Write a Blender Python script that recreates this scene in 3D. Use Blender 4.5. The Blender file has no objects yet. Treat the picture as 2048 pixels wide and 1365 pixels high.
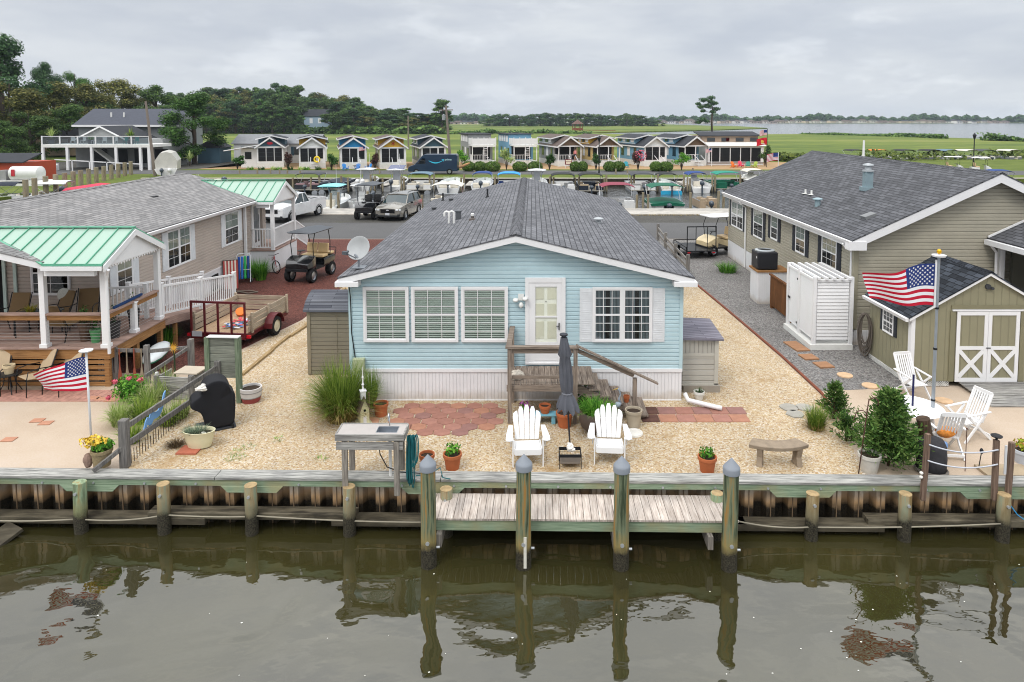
import bpy, bmesh, math, random
from mathutils import Vector, Matrix
R=math.radians; pi=math.pi; sin=math.sin; cos=math.cos
S=bpy.context.scene; COL=S.collection
# ---------------------------------------------------------------- camera
F=1365.0; CX,CY=1066.0,331.0; PITCH=R(3.9); H=6.9
cd=bpy.data.cameras.new("camera"); cam=bpy.data.objects.new("camera",cd); COL.objects.link(cam)
cam.location=(0,0,H); cam.rotation_euler=(pi/2-PITCH,0,0)
cd.sensor_width=36; cd.lens=F/2048*36; cd.shift_x=(1024-CX)/2048; cd.shift_y=-(682.5-CY)/2048
cd.clip_start=.1; cd.clip_end=9000; S.camera=cam
# ---------------------------------------------------------------- sky
W=bpy.data.worlds.new("World"); S.world=W; W.use_nodes=True
nt=W.node_tree; N=nt.nodes; L=nt.links; bg=N["Background"]
def wn(t,**k):
    n=N.new(t)
    for a,b in k.items(): setattr(n,a,b)
    return n
tc=wn('ShaderNodeTexCoord'); sp=wn('ShaderNodeSeparateXYZ'); L.new(tc.outputs['Generated'],sp.inputs[0])
mp=wn('ShaderNodeMapping'); mp.inputs['Scale'].default_value=(1,1,3.6); L.new(tc.outputs['Generated'],mp.inputs[0])
n1=wn('ShaderNodeTexNoise'); n1.inputs['Scale'].default_value=3.2; n1.inputs['Detail'].default_value=7; n1.inputs['Roughness'].default_value=.52; n1.inputs['Distortion'].default_value=.35; L.new(mp.outputs[0],n1.inputs['Vector'])
n2=wn('ShaderNodeTexNoise'); n2.inputs['Scale'].default_value=9; n2.inputs['Detail'].default_value=5; L.new(mp.outputs[0],n2.inputs['Vector'])
cr=wn('ShaderNodeValToRGB'); L.new(n1.outputs[0],cr.inputs[0])
cr.color_ramp.elements[0].position=.33; cr.color_ramp.elements[0].color=(.86,.875,.91,1)
cr.color_ramp.elements[1].position=.68; cr.color_ramp.elements[1].color=(1.07,1.065,1.055,1)
cr2=wn('ShaderNodeValToRGB'); L.new(n2.outputs[0],cr2.inputs[0])
cr2.color_ramp.elements[0].position=.4; cr2.color_ramp.elements[0].color=(.94,.95,.97,1)
cr2.color_ramp.elements[1].position=.7; cr2.color_ramp.elements[1].color=(1.05,1.05,1.04,1)
el=wn('ShaderNodeValToRGB'); L.new(sp.outputs[2],el.inputs[0]); e=el.color_ramp
e.elements[0].position=0; e.elements[0].color=(.72,.76,.815,1)
e.elements[1].position=1; e.elements[1].color=(1.0,1.0,1.0,1)
for p,c in ((.03,(.715,.755,.81)),(.08,(.70,.73,.78)),(.17,(.66,.685,.725)),(.26,(.62,.64,.67)),(.42,(.95,.95,.93))):
    q=e.elements.new(p); q.color=(*c,1)
st=wn('ShaderNodeMapRange'); L.new(sp.outputs[2],st.inputs[0]); st.inputs[1].default_value=.22; st.inputs[2].default_value=.75; st.inputs[3].default_value=1.0; st.inputs[4].default_value=2.45
def mul(a,b):
    m=wn('ShaderNodeMix',data_type='RGBA',blend_type='MULTIPLY'); m.inputs[0].default_value=1; L.new(a,m.inputs[6]); L.new(b,m.inputs[7]); return m.outputs[2]
mp3=wn('ShaderNodeMapping'); mp3.inputs['Scale'].default_value=(1,1,2.6); mp3.inputs['Location'].default_value=(.3,.2,.1); L.new(tc.outputs['Generated'],mp3.inputs[0])
n3=wn('ShaderNodeTexNoise'); n3.inputs['Scale'].default_value=6.5; n3.inputs['Detail'].default_value=8; n3.inputs['Roughness'].default_value=.58; L.new(mp3.outputs[0],n3.inputs['Vector'])
cr3=wn('ShaderNodeValToRGB'); L.new(n3.outputs[0],cr3.inputs[0]); cr3.color_ramp.elements[0].position=.54; cr3.color_ramp.elements[0].color=(1,1,1,1); cr3.color_ramp.elements[1].position=.66; cr3.color_ramp.elements[1].color=(1.16,1.15,1.13,1)
c=mul(mul(mul(el.outputs[0],cr.outputs[0]),cr2.outputs[0]),cr3.outputs[0])
vm=wn('ShaderNodeVectorMath',operation='SCALE'); L.new(c,vm.inputs[0]); L.new(st.outputs[0],vm.inputs['Scale'])
sky=wn('ShaderNodeTexSky',sky_type='NISHITA',sun_disc=False,sun_elevation=R(52),sun_rotation=R(215)); sky.air_density=1; sky.dust_density=3
vs=wn('ShaderNodeVectorMath',operation='SCALE'); L.new(sky.outputs[0],vs.inputs[0]); vs.inputs['Scale'].default_value=.02
va=wn('ShaderNodeVectorMath',operation='ADD'); L.new(vm.outputs[0],va.inputs[0]); L.new(vs.outputs[0],va.inputs[1])
L.new(va.outputs[0],bg.inputs[0]); bg.inputs[1].default_value=1.0
W.cycles.sampling_method='AUTOMATIC'
sd=bpy.data.lights.new("sun",'SUN'); sd.energy=1.3; sd.angle=R(14); sd.color=(1,.96,.9)
so=bpy.data.objects.new("sun",sd); COL.objects.link(so); so.rotation_euler=(R(38),0,R(-35)); so.location=(0,0,40)
S.view_settings.view_transform='Standard'; S.view_settings.look='None'; S.view_settings.gamma=1; S.view_settings.exposure=-.13
S.cycles.filter_width=1.05; S.cycles.max_bounces=7; S.cycles.diffuse_bounces=3; S.cycles.glossy_bounces=4; S.cycles.transparent_max_bounces=10; S.cycles.transmission_bounces=3
# ---------------------------------------------------------------- unprojecting the survey of the place
def ray(px,py):
    u=(px-CX)/F; v=(CY-py)/F
    return Vector((u, cos(PITCH)+v*sin(PITCH), -sin(PITCH)+v*cos(PITCH)))
def G(px,py,z=0):
    d=ray(px,py); t=(z-H)/d.z; return Vector((d.x*t,d.y*t,z))
def AY(px,py,Y):
    d=ray(px,py); t=Y/d.y; return Vector((d.x*t,Y,H+d.z*t))
def AX(px,py,X):
    d=ray(px,py); t=X/d.x; return Vector((X,d.y*t,H+d.z*t))
# ---------------------------------------------------------------- mesh builder
class MB:
    def __init__(s): s.v=[]; s.f=[]; s.mi=[]; s.m=0; s.X=None; s.st=[]
    def add(s,vs,fs):
        o=len(s.v); s.st.append((o,len(s.f)))
        if s.X is not None: vs=[s.X@Vector(p) for p in vs]
        s.v+= [tuple(p) for p in vs]; s.f+=[tuple(i+o for i in f) for f in fs]; s.mi+=[s.m]*len(fs); return s
    def box(s,x0,x1,y0,y1,z0,z1):
        if x0>x1:x0,x1=x1,x0
        if y0>y1:y0,y1=y1,y0
        if z0>z1:z0,z1=z1,z0
        return s.add([(x0,y0,z0),(x1,y0,z0),(x1,y1,z0),(x0,y1,z0),(x0,y0,z1),(x1,y0,z1),(x1,y1,z1),(x0,y1,z1)],
          [(0,3,2,1),(4,5,6,7),(0,1,5,4),(1,2,6,5),(2,3,7,6),(3,0,4,7)])
    def cbox(s,c,d,rz=0,rx=0,ry=0):
        m=Matrix.Translation(c)@Matrix.Rotation(rz,4,'Z')@Matrix.Rotation(ry,4,'Y')@Matrix.Rotation(rx,4,'X')
        a,b,h=d[0]/2,d[1]/2,d[2]/2
        vs=[m@Vector(p) for p in [(-a,-b,-h),(a,-b,-h),(a,b,-h),(-a,b,-h),(-a,-b,h),(a,-b,h),(a,b,h),(-a,b,h)]]
        return s.add(vs,[(0,3,2,1),(4,5,6,7),(0,1,5,4),(1,2,6,5),(2,3,7,6),(3,0,4,7)])
    def bar(s,p,q,w,h,up=(0,0,1)):
        p=Vector(p);q=Vector(q);d=(q-p).normalized();up=Vector(up)
        r=d.cross(up)
        if r.length<1e-3: r=d.cross(Vector((0,1,0)))
        r.normalize(); u=r.cross(d).normalized(); r=r*w/2; u=u*h/2
        return s.add([p-r-u,p+r-u,p+r+u,p-r+u,q-r-u,q+r-u,q+r+u,q-r+u],[(0,1,2,3),(7,6,5,4),(0,4,5,1),(1,5,6,2),(2,6,7,3),(3,7,4,0)])
    def tube(s,pts,r,n=8,caps=True):
        pts=[Vector(p) for p in pts]; k=len(pts); rs=r if isinstance(r,(list,tuple)) else [r]*k
        vs=[];fs=[];prev=None
        for i,p in enumerate(pts):
            t=(pts[min(i+1,k-1)]-pts[max(i-1,0)]).normalized()
            a=prev if prev is not None else (Vector((0,0,1)) if abs(t.z)<.9 else Vector((1,0,0)))
            x=t.cross(a)
            if x.length<1e-4: x=t.cross(Vector((0,1,0)))
            x.normalize(); y=x.cross(t).normalized(); prev=y
            for j in range(n):
                an=2*pi*j/n; vs.append(p+(x*cos(an)+y*sin(an))*rs[i])
        for i in range(k-1):
            for j in range(n):
                a=i*n+j;b=i*n+(j+1)%n; fs.append((a,b,b+n,a+n))
        if caps: fs.append(tuple(range(n))[::-1]); fs.append(tuple(range((k-1)*n,k*n)))
        return s.add(vs,fs)
    def lathe(s,prof,c=(0,0,0),n=16,sx=1,sy=1,caps=True):
        vs=[];fs=[]
        for r,z in prof:
            for j in range(n): vs.append((c[0]+r*sx*cos(2*pi*j/n),c[1]+r*sy*sin(2*pi*j/n),c[2]+z))
        for i in range(len(prof)-1):
            for j in range(n):
                a=i*n+j;b=i*n+(j+1)%n; fs.append((a,b,b+n,a+n))
        if caps: fs.append(tuple(range(n))[::-1]); fs.append(tuple(range((len(prof)-1)*n,len(prof)*n)))
        return s.add(vs,fs)
    def prism(s,poly,d):
        poly=[Vector(p) for p in poly];d=Vector(d);n=len(poly)
        vs=poly+[p+d for p in poly]
        fs=[tuple(range(n)),tuple(range(n,2*n))[::-1]]+[(i,i+n,(i+1)%n+n,(i+1)%n) for i in range(n)]
        return s.add(vs,fs)
    def poly(s,*pts): return s.add(pts,[tuple(range(len(pts)))])
    def blob(s,c,r,seg=10,ring=7,jit=0,rnd=random):
        vs=[(c[0],c[1],c[2]-r[2])];fs=[]
        for i in range(1,ring):
            th=pi*i/ring
            for j in range(seg):
                k=1+rnd.uniform(-jit,jit); ph=2*pi*j/seg
                vs.append((c[0]+r[0]*k*sin(th)*cos(ph),c[1]+r[1]*k*sin(th)*sin(ph),c[2]-r[2]*k*cos(th)))
        vs.append((c[0],c[1],c[2]+r[2])); t=len(vs)-1
        for j in range(seg):
            fs.append((0,1+(j+1)%seg,1+j)); fs.append((t,t-seg+j,t-seg+(j+1)%seg))
        for i in range(ring-2):
            for j in range(seg):
                a=1+i*seg+j;b=1+i*seg+(j+1)%seg; fs.append((a,b,b+seg,a+seg))
        return s.add(vs,fs)
    def each(s,name,mats,parent=None,k=1,**kw):
        """every k added shapes become an object of their own"""
        st=s.st+[(len(s.v),len(s.f))]; out=[]
        for i in range(0,len(s.st),k):
            (a,fa),(e,fe)=st[i],st[min(i+k,len(s.st))]
            c=MB(); c.v=s.v[a:e]; c.f=[tuple(j-a for j in f) for f in s.f[fa:fe]]; c.mi=s.mi[fa:fe]
            out.append(c.build(name,mats,parent,**kw))
        return out
    def build(s,name,mats,parent=None,org=None,smooth=False,bevel=0,loc=None):
        if org is None: org=ORG.get(parent.name) if parent else None
        vs=s.v
        if org is not None: vs=[(a-org[0],b-org[1],c-org[2]) for a,b,c in vs]
        me=bpy.data.meshes.new(name); me.from_pydata(vs,[],s.f)
        if not isinstance(mats,(list,tuple)): mats=[mats]
        for m in mats: me.materials.append(m)
        me.polygons.foreach_set('material_index',s.mi)
        if not s.nofix:
            bm=bmesh.new(); bm.from_mesh(me); bmesh.ops.recalc_face_normals(bm,faces=bm.faces); bm.to_mesh(me); bm.free()
        uv=me.uv_layers.new(name="UVMap").data; Z=Vector((0,0,1)); V=me.vertices
        for p in me.polygons:
            n=p.normal
            if abs(n.z)>.999: t=Vector((1,0,0)); b=Vector((0,1,0))
            else: t=Z.cross(n).normalized(); b=n.cross(t)
            for li in p.loop_indices:
                q=V[me.loops[li].vertex_index].co
                if org is not None: q=q+Vector(org)
                uv[li].uv=(q.dot(t),q.dot(b))
        if smooth: me.shade_smooth() if hasattr(me,'shade_smooth') else None
        o=bpy.data.objects.new(name,me); COL.objects.link(o)
        if parent: o.parent=parent
        if org is not None and parent is None: o.location=org
        if loc is not None: o.location=loc
        if bevel:
            b=o.modifiers.new('bevel','BEVEL'); b.width=bevel; b.segments=2; b.limit_method='ANGLE'
        if smooth and smooth!=True:
            me.set_sharp_from_angle(angle=R(smooth))
        return o
    nofix=False
ORG={}
def tag(o,label=None,cat=None,group=None,kind=None):
    if label: o['label']=label
    if cat: o['category']=cat
    if group: o['group']=group
    if kind: o['kind']=kind
    return o
def thing(name,label,cat,loc=(0,0,0),rz=0,group=None,world=False):
    o=bpy.data.objects.new(name,None); COL.objects.link(o); o.location=loc; o.rotation_euler=(0,0,rz); o.empty_display_size=.2
    tag(o,label,cat,group)
    if world: ORG[o.name]=Vector(loc)
    return o
def struct(b,name,mat,**k):
    o=b.build(name,mat,**k); o['kind']='structure'; return o
KIDS={}
def kids(o): return [c for c in bpy.data.objects if c.parent==o]
def dup(root,loc,rz=0,label=None,group=None,scale=None):
    r=root.copy(); COL.objects.link(r); r.location=loc; r.rotation_euler=(0,0,rz)
    if scale: r.scale=scale if isinstance(scale,(tuple,list)) else (scale,)*3
    if label: r['label']=label
    if group: r['group']=group
    def rec(a,b):
        if a.name not in KIDS: KIDS[a.name]=kids(a)
        for ch in KIDS[a.name]:
            c=ch.copy(); COL.objects.link(c); c.parent=b; rec(ch,c)
    rec(root,r); return r
# ---------------------------------------------------------------- materials
MATS={}; K=.62
def nm(name):
    m=bpy.data.materials.new(name); m.use_nodes=True; t=m.node_tree; return m,t.nodes,t.links,t.nodes['Principled BSDF']
def nn(n,t,ins={},**k):
    x=n.new(t)
    for a,b in k.items(): setattr(x,a,b)
    for a,b in ins.items(): x.inputs[a].default_value=b
    return x
def hexc(h):
    h=h.lstrip('#'); return tuple(((int(h[i:i+2],16)/255)**2.2) for i in (0,2,4))
def col4(c): return (*c[:3],1)
def ramp(n,l,src,stops):
    r=n.new('ShaderNodeValToRGB'); l.new(src,r.inputs[0]); e=r.color_ramp.elements
    e[0].position,e[0].color=stops[0][0],col4(stops[0][1]); e[1].position,e[1].color=stops[-1][0],col4(stops[-1][1])
    for p,c in stops[1:-1]: q=e.new(p); q.color=col4(c)
    return r.outputs[0]
def bumpn(n,l,src,bs,strength=.3,dist=.01,prev=None):
    b=nn(n,'ShaderNodeBump',{'Strength':strength,'Distance':dist}); l.new(src,b.inputs['Height'])
    if prev: l.new(prev,b.inputs['Normal'])
    l.new(b.outputs[0],bs.inputs['Normal']); return b.outputs[0]
def sc(c,k): return tuple(min(1,x*k) for x in c[:3])
def plain(name,c,rough=.55,metal=0,var=.12,vs=2.5,fine=.06,bump=.0,spec=.35,coat=0,emit=None):
    if name in MATS: return MATS[name]
    m,n,l,b=nm(name); tc=n.new('ShaderNodeTexCoord')
    a=nn(n,'ShaderNodeTexNoise',{'Scale':vs,'Detail':6,'Roughness':.6}); l.new(tc.outputs['Object'],a.inputs[0])
    out=ramp(n,l,a.outputs[0],[(.3,sc(c,1-var)),(.7,sc(c,1+var*.6))])
    l.new(out,b.inputs['Base Color'])
    b.inputs['Roughness'].default_value=rough; b.inputs['Metallic'].default_value=metal; b.inputs['Specular IOR Level'].default_value=spec
    if coat: b.inputs['Coat Weight'].default_value=coat; b.inputs['Coat Roughness'].default_value=.08
    if bump:
        g=nn(n,'ShaderNodeTexNoise',{'Scale':60,'Detail':4}); l.new(tc.outputs['Object'],g.inputs[0]); bumpn(n,l,g.outputs[0],b,bump,.01)
    MATS[name]=m; return m
def P(name,h,**k): return plain(name,hexc(h) if isinstance(h,str) else h,**k)
def uvmap(n,l,scale,rot=0):
    t=n.new('ShaderNodeUVMap'); m=nn(n,'ShaderNodeMapping',{'Scale':scale,'Rotation':(0,0,rot)}); l.new(t.outputs[0],m.inputs[0]); return m.outputs[0]
def wood(name,dark,light,along='u',stain=None,rough=.8,dens=1):
    """weathered timber, grain along u or v of the metric UV"""
    m,n,l,b=nm(name); s=(1.2,22*dens,1) if along=='u' else (22*dens,1.2,1)
    v=uvmap(n,l,s); a=nn(n,'ShaderNodeTexNoise',{'Scale':1.6,'Detail':8,'Roughness':.65,'Distortion':.25}); l.new(v,a.inputs[0])
    c=ramp(n,l,a.outputs[0],[(.33,dark),(.5,tuple((x+y)/2 for x,y in zip(dark,light))),(.66,light)])
    tc=n.new('ShaderNodeTexCoord'); p=nn(n,'ShaderNodeTexNoise',{'Scale':1.3,'Detail':5}); l.new(tc.outputs['Object'],p.inputs[0])
    mx=nn(n,'ShaderNodeMix',{},data_type='RGBA'); f=nn(n,'ShaderNodeMapRange',{1:.48,2:.7}); l.new(p.outputs[0],f.inputs[0]); l.new(f.outputs[0],mx.inputs[0])
    l.new(c,mx.inputs[6]); 
    if stain: mx.inputs[7].default_value=col4(stain)
    else:
        mm=nn(n,'ShaderNodeMix',{0:1.0,7:(.72,.72,.74,1)},data_type='RGBA',blend_type='MULTIPLY'); l.new(c,mm.inputs[6]); l.new(mm.outputs[2],mx.inputs[7])
    g=n.new('ShaderNodeNewGeometry'); rv=nn(n,'ShaderNodeMapRange',{3:.82,4:1.14}); l.new(g.outputs['Random Per Island'],rv.inputs[0])
    sc_=nn(n,'ShaderNodeVectorMath',operation='SCALE'); l.new(mx.outputs[2],sc_.inputs[0]); l.new(rv.outputs[0],sc_.inputs['Scale'])
    l.new(sc_.outputs[0],b.inputs['Base Color']); b.inputs['Roughness'].default_value=rough; b.inputs['Specular IOR Level'].default_value=.2
    bumpn(n,l,a.outputs[0],b,.5,.006); return m
def shingle(name,cols,row=.14,wid=.32,gap=.012,patch=None):
    m,n,l,b=nm(name); v=uvmap(n,l,(1,1,1))
    br=nn(n,'ShaderNodeTexBrick',{'Scale':1,'Mortar Size':gap,'Mortar Smooth':.2,'Bias':0,'Brick Width':wid,'Row Height':row,'Color1':(0,0,0,1),'Color2':(1,1,1,1),'Mortar':(.5,.5,.5,1)},offset=.5); l.new(v,br.inputs[0])
    c=ramp(n,l,br.outputs['Color'],[(0,cols[0]),(.5,cols[1]),(1,cols[2])])
    a=nn(n,'ShaderNodeTexNoise',{'Scale':90,'Detail':3}); l.new(v,a.inputs[0])
    a2=nn(n,'ShaderNodeTexNoise',{'Scale':.7,'Detail':6,'Roughness':.6}); l.new(v,a2.inputs[0])
    k=ramp(n,l,a.outputs[0],[(.3,(.84,)*3),(.7,(1.14,)*3)]); k2=ramp(n,l,a2.outputs[0],[(.3,(.84,)*3),(.7,(1.12,)*3)])
    m1=nn(n,'ShaderNodeMix',{0:1.0},data_type='RGBA',blend_type='MULTIPLY'); l.new(c,m1.inputs[6]); l.new(k,m1.inputs[7])
    m2=nn(n,'ShaderNodeMix',{0:1.0},data_type='RGBA',blend_type='MULTIPLY'); l.new(m1.outputs[2],m2.inputs[6]); l.new(k2,m2.inputs[7])
    m3=nn(n,'ShaderNodeMix',{7:col4(sc(cols[0],.45))},data_type='RGBA'); l.new(br.outputs['Fac'],m3.inputs[0]); l.new(m2.outputs[2],m3.inputs[6])
    l.new(m3.outputs[2],b.inputs['Base Color']); b.inputs['Roughness'].default_value=.9; b.inputs['Specular IOR Level'].default_value=.2
    # each course laps over the one below: saw-tooth height up the slope
    s=n.new('ShaderNodeSeparateXYZ'); l.new(v,s.inputs[0]); d=nn(n,'ShaderNodeMath',{1:row},operation='DIVIDE'); l.new(s.outputs[1],d.inputs[0])
    fr=nn(n,'ShaderNodeMath',operation='FRACT'); l.new(d.outputs[0],fr.inputs[0]); iv=nn(n,'ShaderNodeMath',{0:1.0},operation='SUBTRACT'); l.new(fr.outputs[0],iv.inputs[1])
    sb=nn(n,'ShaderNodeMath',{1:.4},operation='MULTIPLY'); l.new(br.outputs['Fac'],sb.inputs[0]); sbb=nn(n,'ShaderNodeMath',operation='SUBTRACT'); l.new(iv.outputs[0],sbb.inputs[0]); l.new(sb.outputs[0],sbb.inputs[1])
    bumpn(n,l,sbb.outputs[0],b,1,.012); return m
def stones(name,cols,scale=28,bump=.8,patch=None,patchc=None,dist=.02,big=.25):
    """loose pebbles / gravel"""
    cols=[sc(x,K) for x in cols]; patchc=sc(patchc,K) if patchc else None
    m,n,l,b=nm(name); tc=n.new('ShaderNodeTexCoord')
    v=nn(n,'ShaderNodeTexVoronoi',{'Scale':scale,'Randomness':1}); l.new(tc.outputs['Object'],v.inputs['Vector'])
    s=n.new('ShaderNodeSeparateColor'); l.new(v.outputs['Color'],s.inputs[0])
    c=ramp(n,l,s.outputs[0],[(i/(len(cols)-1),x) for i,x in enumerate(cols)])
    a=nn(n,'ShaderNodeTexNoise',{'Scale':big,'Detail':7,'Roughness':.6}); l.new(tc.outputs['Object'],a.inputs[0])
    k=ramp(n,l,a.outputs[0],[(.3,(.8,)*3),(.7,(1.15,)*3)])
    m1=nn(n,'ShaderNodeMix',{0:1.0},data_type='RGBA',blend_type='MULTIPLY'); l.new(c,m1.inputs[6]); l.new(k,m1.inputs[7]); out=m1.outputs[2]
    if patchc:
        a2=nn(n,'ShaderNodeTexNoise',{'Scale':.6,'Detail':8,'Roughness':.65}); l.new(tc.outputs['Object'],a2.inputs[0])
        f=nn(n,'ShaderNodeMapRange',{1:patch,2:patch+.12}); l.new(a2.outputs[0],f.inputs[0])
        m2=nn(n,'ShaderNodeMix',{7:col4(patchc)},data_type='RGBA'); l.new(f.outputs[0],m2.inputs[0]); l.new(out,m2.inputs[6]); out=m2.outputs[2]
    l.new(out,b.inputs['Base Color']); b.inputs['Roughness'].default_value=.85; b.inputs['Specular IOR Level'].default_value=.25
    iv=nn(n,'ShaderNodeMath',{0:1.0},operation='SUBTRACT'); l.new(v.outputs['Distance'],iv.inputs[1])
    if bump: bumpn(n,l,iv.outputs[0],b,bump,dist)
    return m
def ground(name,stops,s1=.3,s2=8,bump=.3,stretch=(1,1,1),w2=.5):
    stops=[(p,sc(c,K)) for p,c in stops]
    m,n,l,b=nm(name); tc=n.new('ShaderNodeTexCoord'); mp=nn(n,'ShaderNodeMapping',{'Scale':stretch}); l.new(tc.outputs['Object'],mp.inputs[0])
    a=nn(n,'ShaderNodeTexNoise',{'Scale':s1,'Detail':9,'Roughness':.62}); l.new(mp.outputs[0],a.inputs[0])
    a2=nn(n,'ShaderNodeTexNoise',{'Scale':s2,'Detail':6,'Roughness':.7}); l.new(mp.outputs[0],a2.inputs[0])
    mx=nn(n,'ShaderNodeMix',{0:w2}); l.new(a.outputs[0],mx.inputs[2]); l.new(a2.outputs[0],mx.inputs[3])
    l.new(ramp(n,l,mx.outputs[0],stops),b.inputs['Base Color']); b.inputs['Roughness'].default_value=.9; b.inputs['Specular IOR Level'].default_value=.15
    if bump: bumpn(n,l,a2.outputs[0],b,bump,.03)
    return m
def foliage(name,dark,mid,light,scale=.5,trans=.25):
    m,n,l,b=nm(name); g=n.new('ShaderNodeNewGeometry'); tc=n.new('ShaderNodeTexCoord'); oi=n.new('ShaderNodeObjectInfo')
    a=nn(n,'ShaderNodeTexNoise',{'Scale':scale,'Detail':3}); l.new(tc.outputs['Object'],a.inputs[0])
    mx=nn(n,'ShaderNodeMix',{0:.5}); l.new(a.outputs[0],mx.inputs[2]); l.new(g.outputs['Random Per Island'],mx.inputs[3])
    c=ramp(n,l,mx.outputs[0],[(.25,dark),(.5,mid),(.8,light)])
    rv=nn(n,'ShaderNodeMapRange',{3:.78,4:1.2}); l.new(oi.outputs['Random'],rv.inputs[0])
    s=nn(n,'ShaderNodeVectorMath',operation='SCALE'); l.new(c,s.inputs[0]); l.new(rv.outputs[0],s.inputs['Scale'])
    l.new(s.outputs[0],b.inputs['Base Color']); b.inputs['Roughness'].default_value=.7; b.inputs['Specular IOR Level'].default_value=.2
    t=n.new('ShaderNodeBsdfTranslucent'); l.new(s.outputs[0],t.inputs[0]); ms=nn(n,'ShaderNodeMixShader',{0:trans}); l.new(b.outputs[0],ms.inputs[1]); l.new(t.outputs[0],ms.inputs[2])
    l.new(ms.outputs[0],n['Material Output'].inputs[0]); return m
def glassm(name,tint=(.93,.96,.95),fac_min=.07):
    m,n,l,b=nm(name); n.remove(b); t=nn(n,'ShaderNodeBsdfTransparent',{0:col4(tint)}); g=nn(n,'ShaderNodeBsdfGlossy',{0:(1,1,1,1),'Roughness':.03})
    fr=nn(n,'ShaderNodeLayerWeight',{0:.5}); pw=nn(n,'ShaderNodeMath',{1:4.5},operation='POWER'); l.new(fr.outputs['Facing'],pw.inputs[0]); mr=nn(n,'ShaderNodeMapRange',{3:fac_min,4:1}); l.new(pw.outputs[0],mr.inputs[0])
    ms=n.new('ShaderNodeMixShader'); l.new(mr.outputs[0],ms.inputs[0]); l.new(t.outputs[0],ms.inputs[1]); l.new(g.outputs[0],ms.inputs[2]); l.new(ms.outputs[0],n['Material Output'].inputs[0]); return m
def ribbed(name,c,pitch=.1,axis=0,depth=.01,rough=.5,var=.08,line=.75,dirt=None):
    """sheet with grooves every pitch metres across u(0) or v(1)"""
    m,n,l,b=nm(name); v=uvmap(n,l,(1,1,1)); s=n.new('ShaderNodeSeparateXYZ'); l.new(v,s.inputs[0])
    d=nn(n,'ShaderNodeMath',{1:pitch},operation='DIVIDE'); l.new(s.outputs[axis],d.inputs[0]); fr=nn(n,'ShaderNodeMath',operation='FRACT'); l.new(d.outputs[0],fr.inputs[0])
    k=ramp(n,l,fr.outputs[0],[(0,(0,0,0)),(.1,(1,1,1)),(.9,(1,1,1)),(1,(0,0,0))]); bumpn(n,l,k,b,1,depth)
    a=nn(n,'ShaderNodeTexNoise',{'Scale':1.5,'Detail':6}); l.new(v,a.inputs[0]); base=ramp(n,l,a.outputs[0],[(.3,sc(c,1-var)),(.7,sc(c,1+var*.5))])
    mx=nn(n,'ShaderNodeMix',{6:col4(sc(c,line))},data_type='RGBA'); l.new(k,mx.inputs[0]); l.new(base,mx.inputs[7]); out=mx.outputs[2]
    if dirt:
        ge=n.new('ShaderNodeNewGeometry'); s2=n.new('ShaderNodeSeparateXYZ'); l.new(ge.outputs['Position'],s2.inputs[0]); d1=nn(n,'ShaderNodeTexNoise',{'Scale':4,'Detail':6}); l.new(ge.outputs['Position'],d1.inputs[0])
        dm=nn(n,'ShaderNodeMath',{1:-.35,2:.0},operation='MULTIPLY_ADD'); l.new(d1.outputs[0],dm.inputs[0]); l.new(s2.outputs[2],dm.inputs[2]); df=nn(n,'ShaderNodeMapRange',{1:.10,2:-.16,4:.6}); l.new(dm.outputs[0],df.inputs[0])
        dx=nn(n,'ShaderNodeMix',{7:col4(dirt)},data_type='RGBA'); l.new(df.outputs[0],dx.inputs[0]); l.new(out,dx.inputs[6]); out=dx.outputs[2]
    l.new(out,b.inputs['Base Color'])
    b.inputs['Roughness'].default_value=rough; b.inputs['Specular IOR Level'].default_value=.3; return m

ORD=['first','second','third','fourth','fifth','sixth','seventh','eighth','ninth','tenth','eleventh','twelfth','thirteenth','fourteenth','fifteenth','sixteenth','seventeenth','eighteenth','nineteenth','twentieth']
def nth(i): return ORD[i] if 0<=i<20 else 'last' if i<0 else (['twentieth','thirtieth','fortieth','fiftieth','sixtieth','seventieth'][i//10-1 if i%10==9 else 0] if i%10==9 else ['twenty','thirty','forty','fifty','sixty','seventy'][(i+1)//10-2]+' '+ORD[(i+1)%10-1])
# ================================================================ SETTING
WZ=-.88
def water(name,deep,ior=1.33,s1=.8,s2=3,b1=.06,b2=.02,rough=.02,stretch=(1,1,1),rot=0):
    m,n,l,b=nm(name); tc=n.new('ShaderNodeTexCoord'); mp=nn(n,'ShaderNodeMapping',{'Scale':stretch,'Rotation':(0,0,rot)}); l.new(tc.outputs['Object'],mp.inputs[0])
    a=nn(n,'ShaderNodeTexNoise',{'Scale':s1,'Detail':2,'Roughness':.45,'Distortion':.6}); l.new(mp.outputs[0],a.inputs[0])
    c=nn(n,'ShaderNodeTexNoise',{'Scale':s2,'Detail':3,'Roughness':.5}); l.new(mp.outputs[0],c.inputs[0])
    v=nn(n,'ShaderNodeTexNoise',{'Scale':.35,'Detail':5}); l.new(tc.outputs['Object'],v.inputs[0])
    l.new(ramp(n,l,v.outputs[0],[(.35,sc(deep,.8)),(.65,sc(deep,1.25))]),b.inputs['Base Color'])
    p=bumpn(n,l,a.outputs[0],b,1,b1); bumpn(n,l,c.outputs[0],b,1,b2,p)
    b.inputs['Roughness'].default_value=rough; b.inputs['IOR'].default_value=ior; b.inputs['Specular IOR Level'].default_value=.5; return m
def sheet(name,pts,z,mat,kind='structure',th=0,sub=None):
    b=MB(); pts=[(p[0],p[1],z) for p in pts]
    if th: b.prism(pts,(0,0,-th))
    else: b.poly(*pts)
    o=b.build(name,mat); o['kind']=kind; return o
M_canal=water('canal water',(.030,.027,.009),ior=1.95,s1=.45,s2=2.2,b1=.085,b2=.006,rough=.015,stretch=(.75,1.15,1),rot=R(-20))
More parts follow.
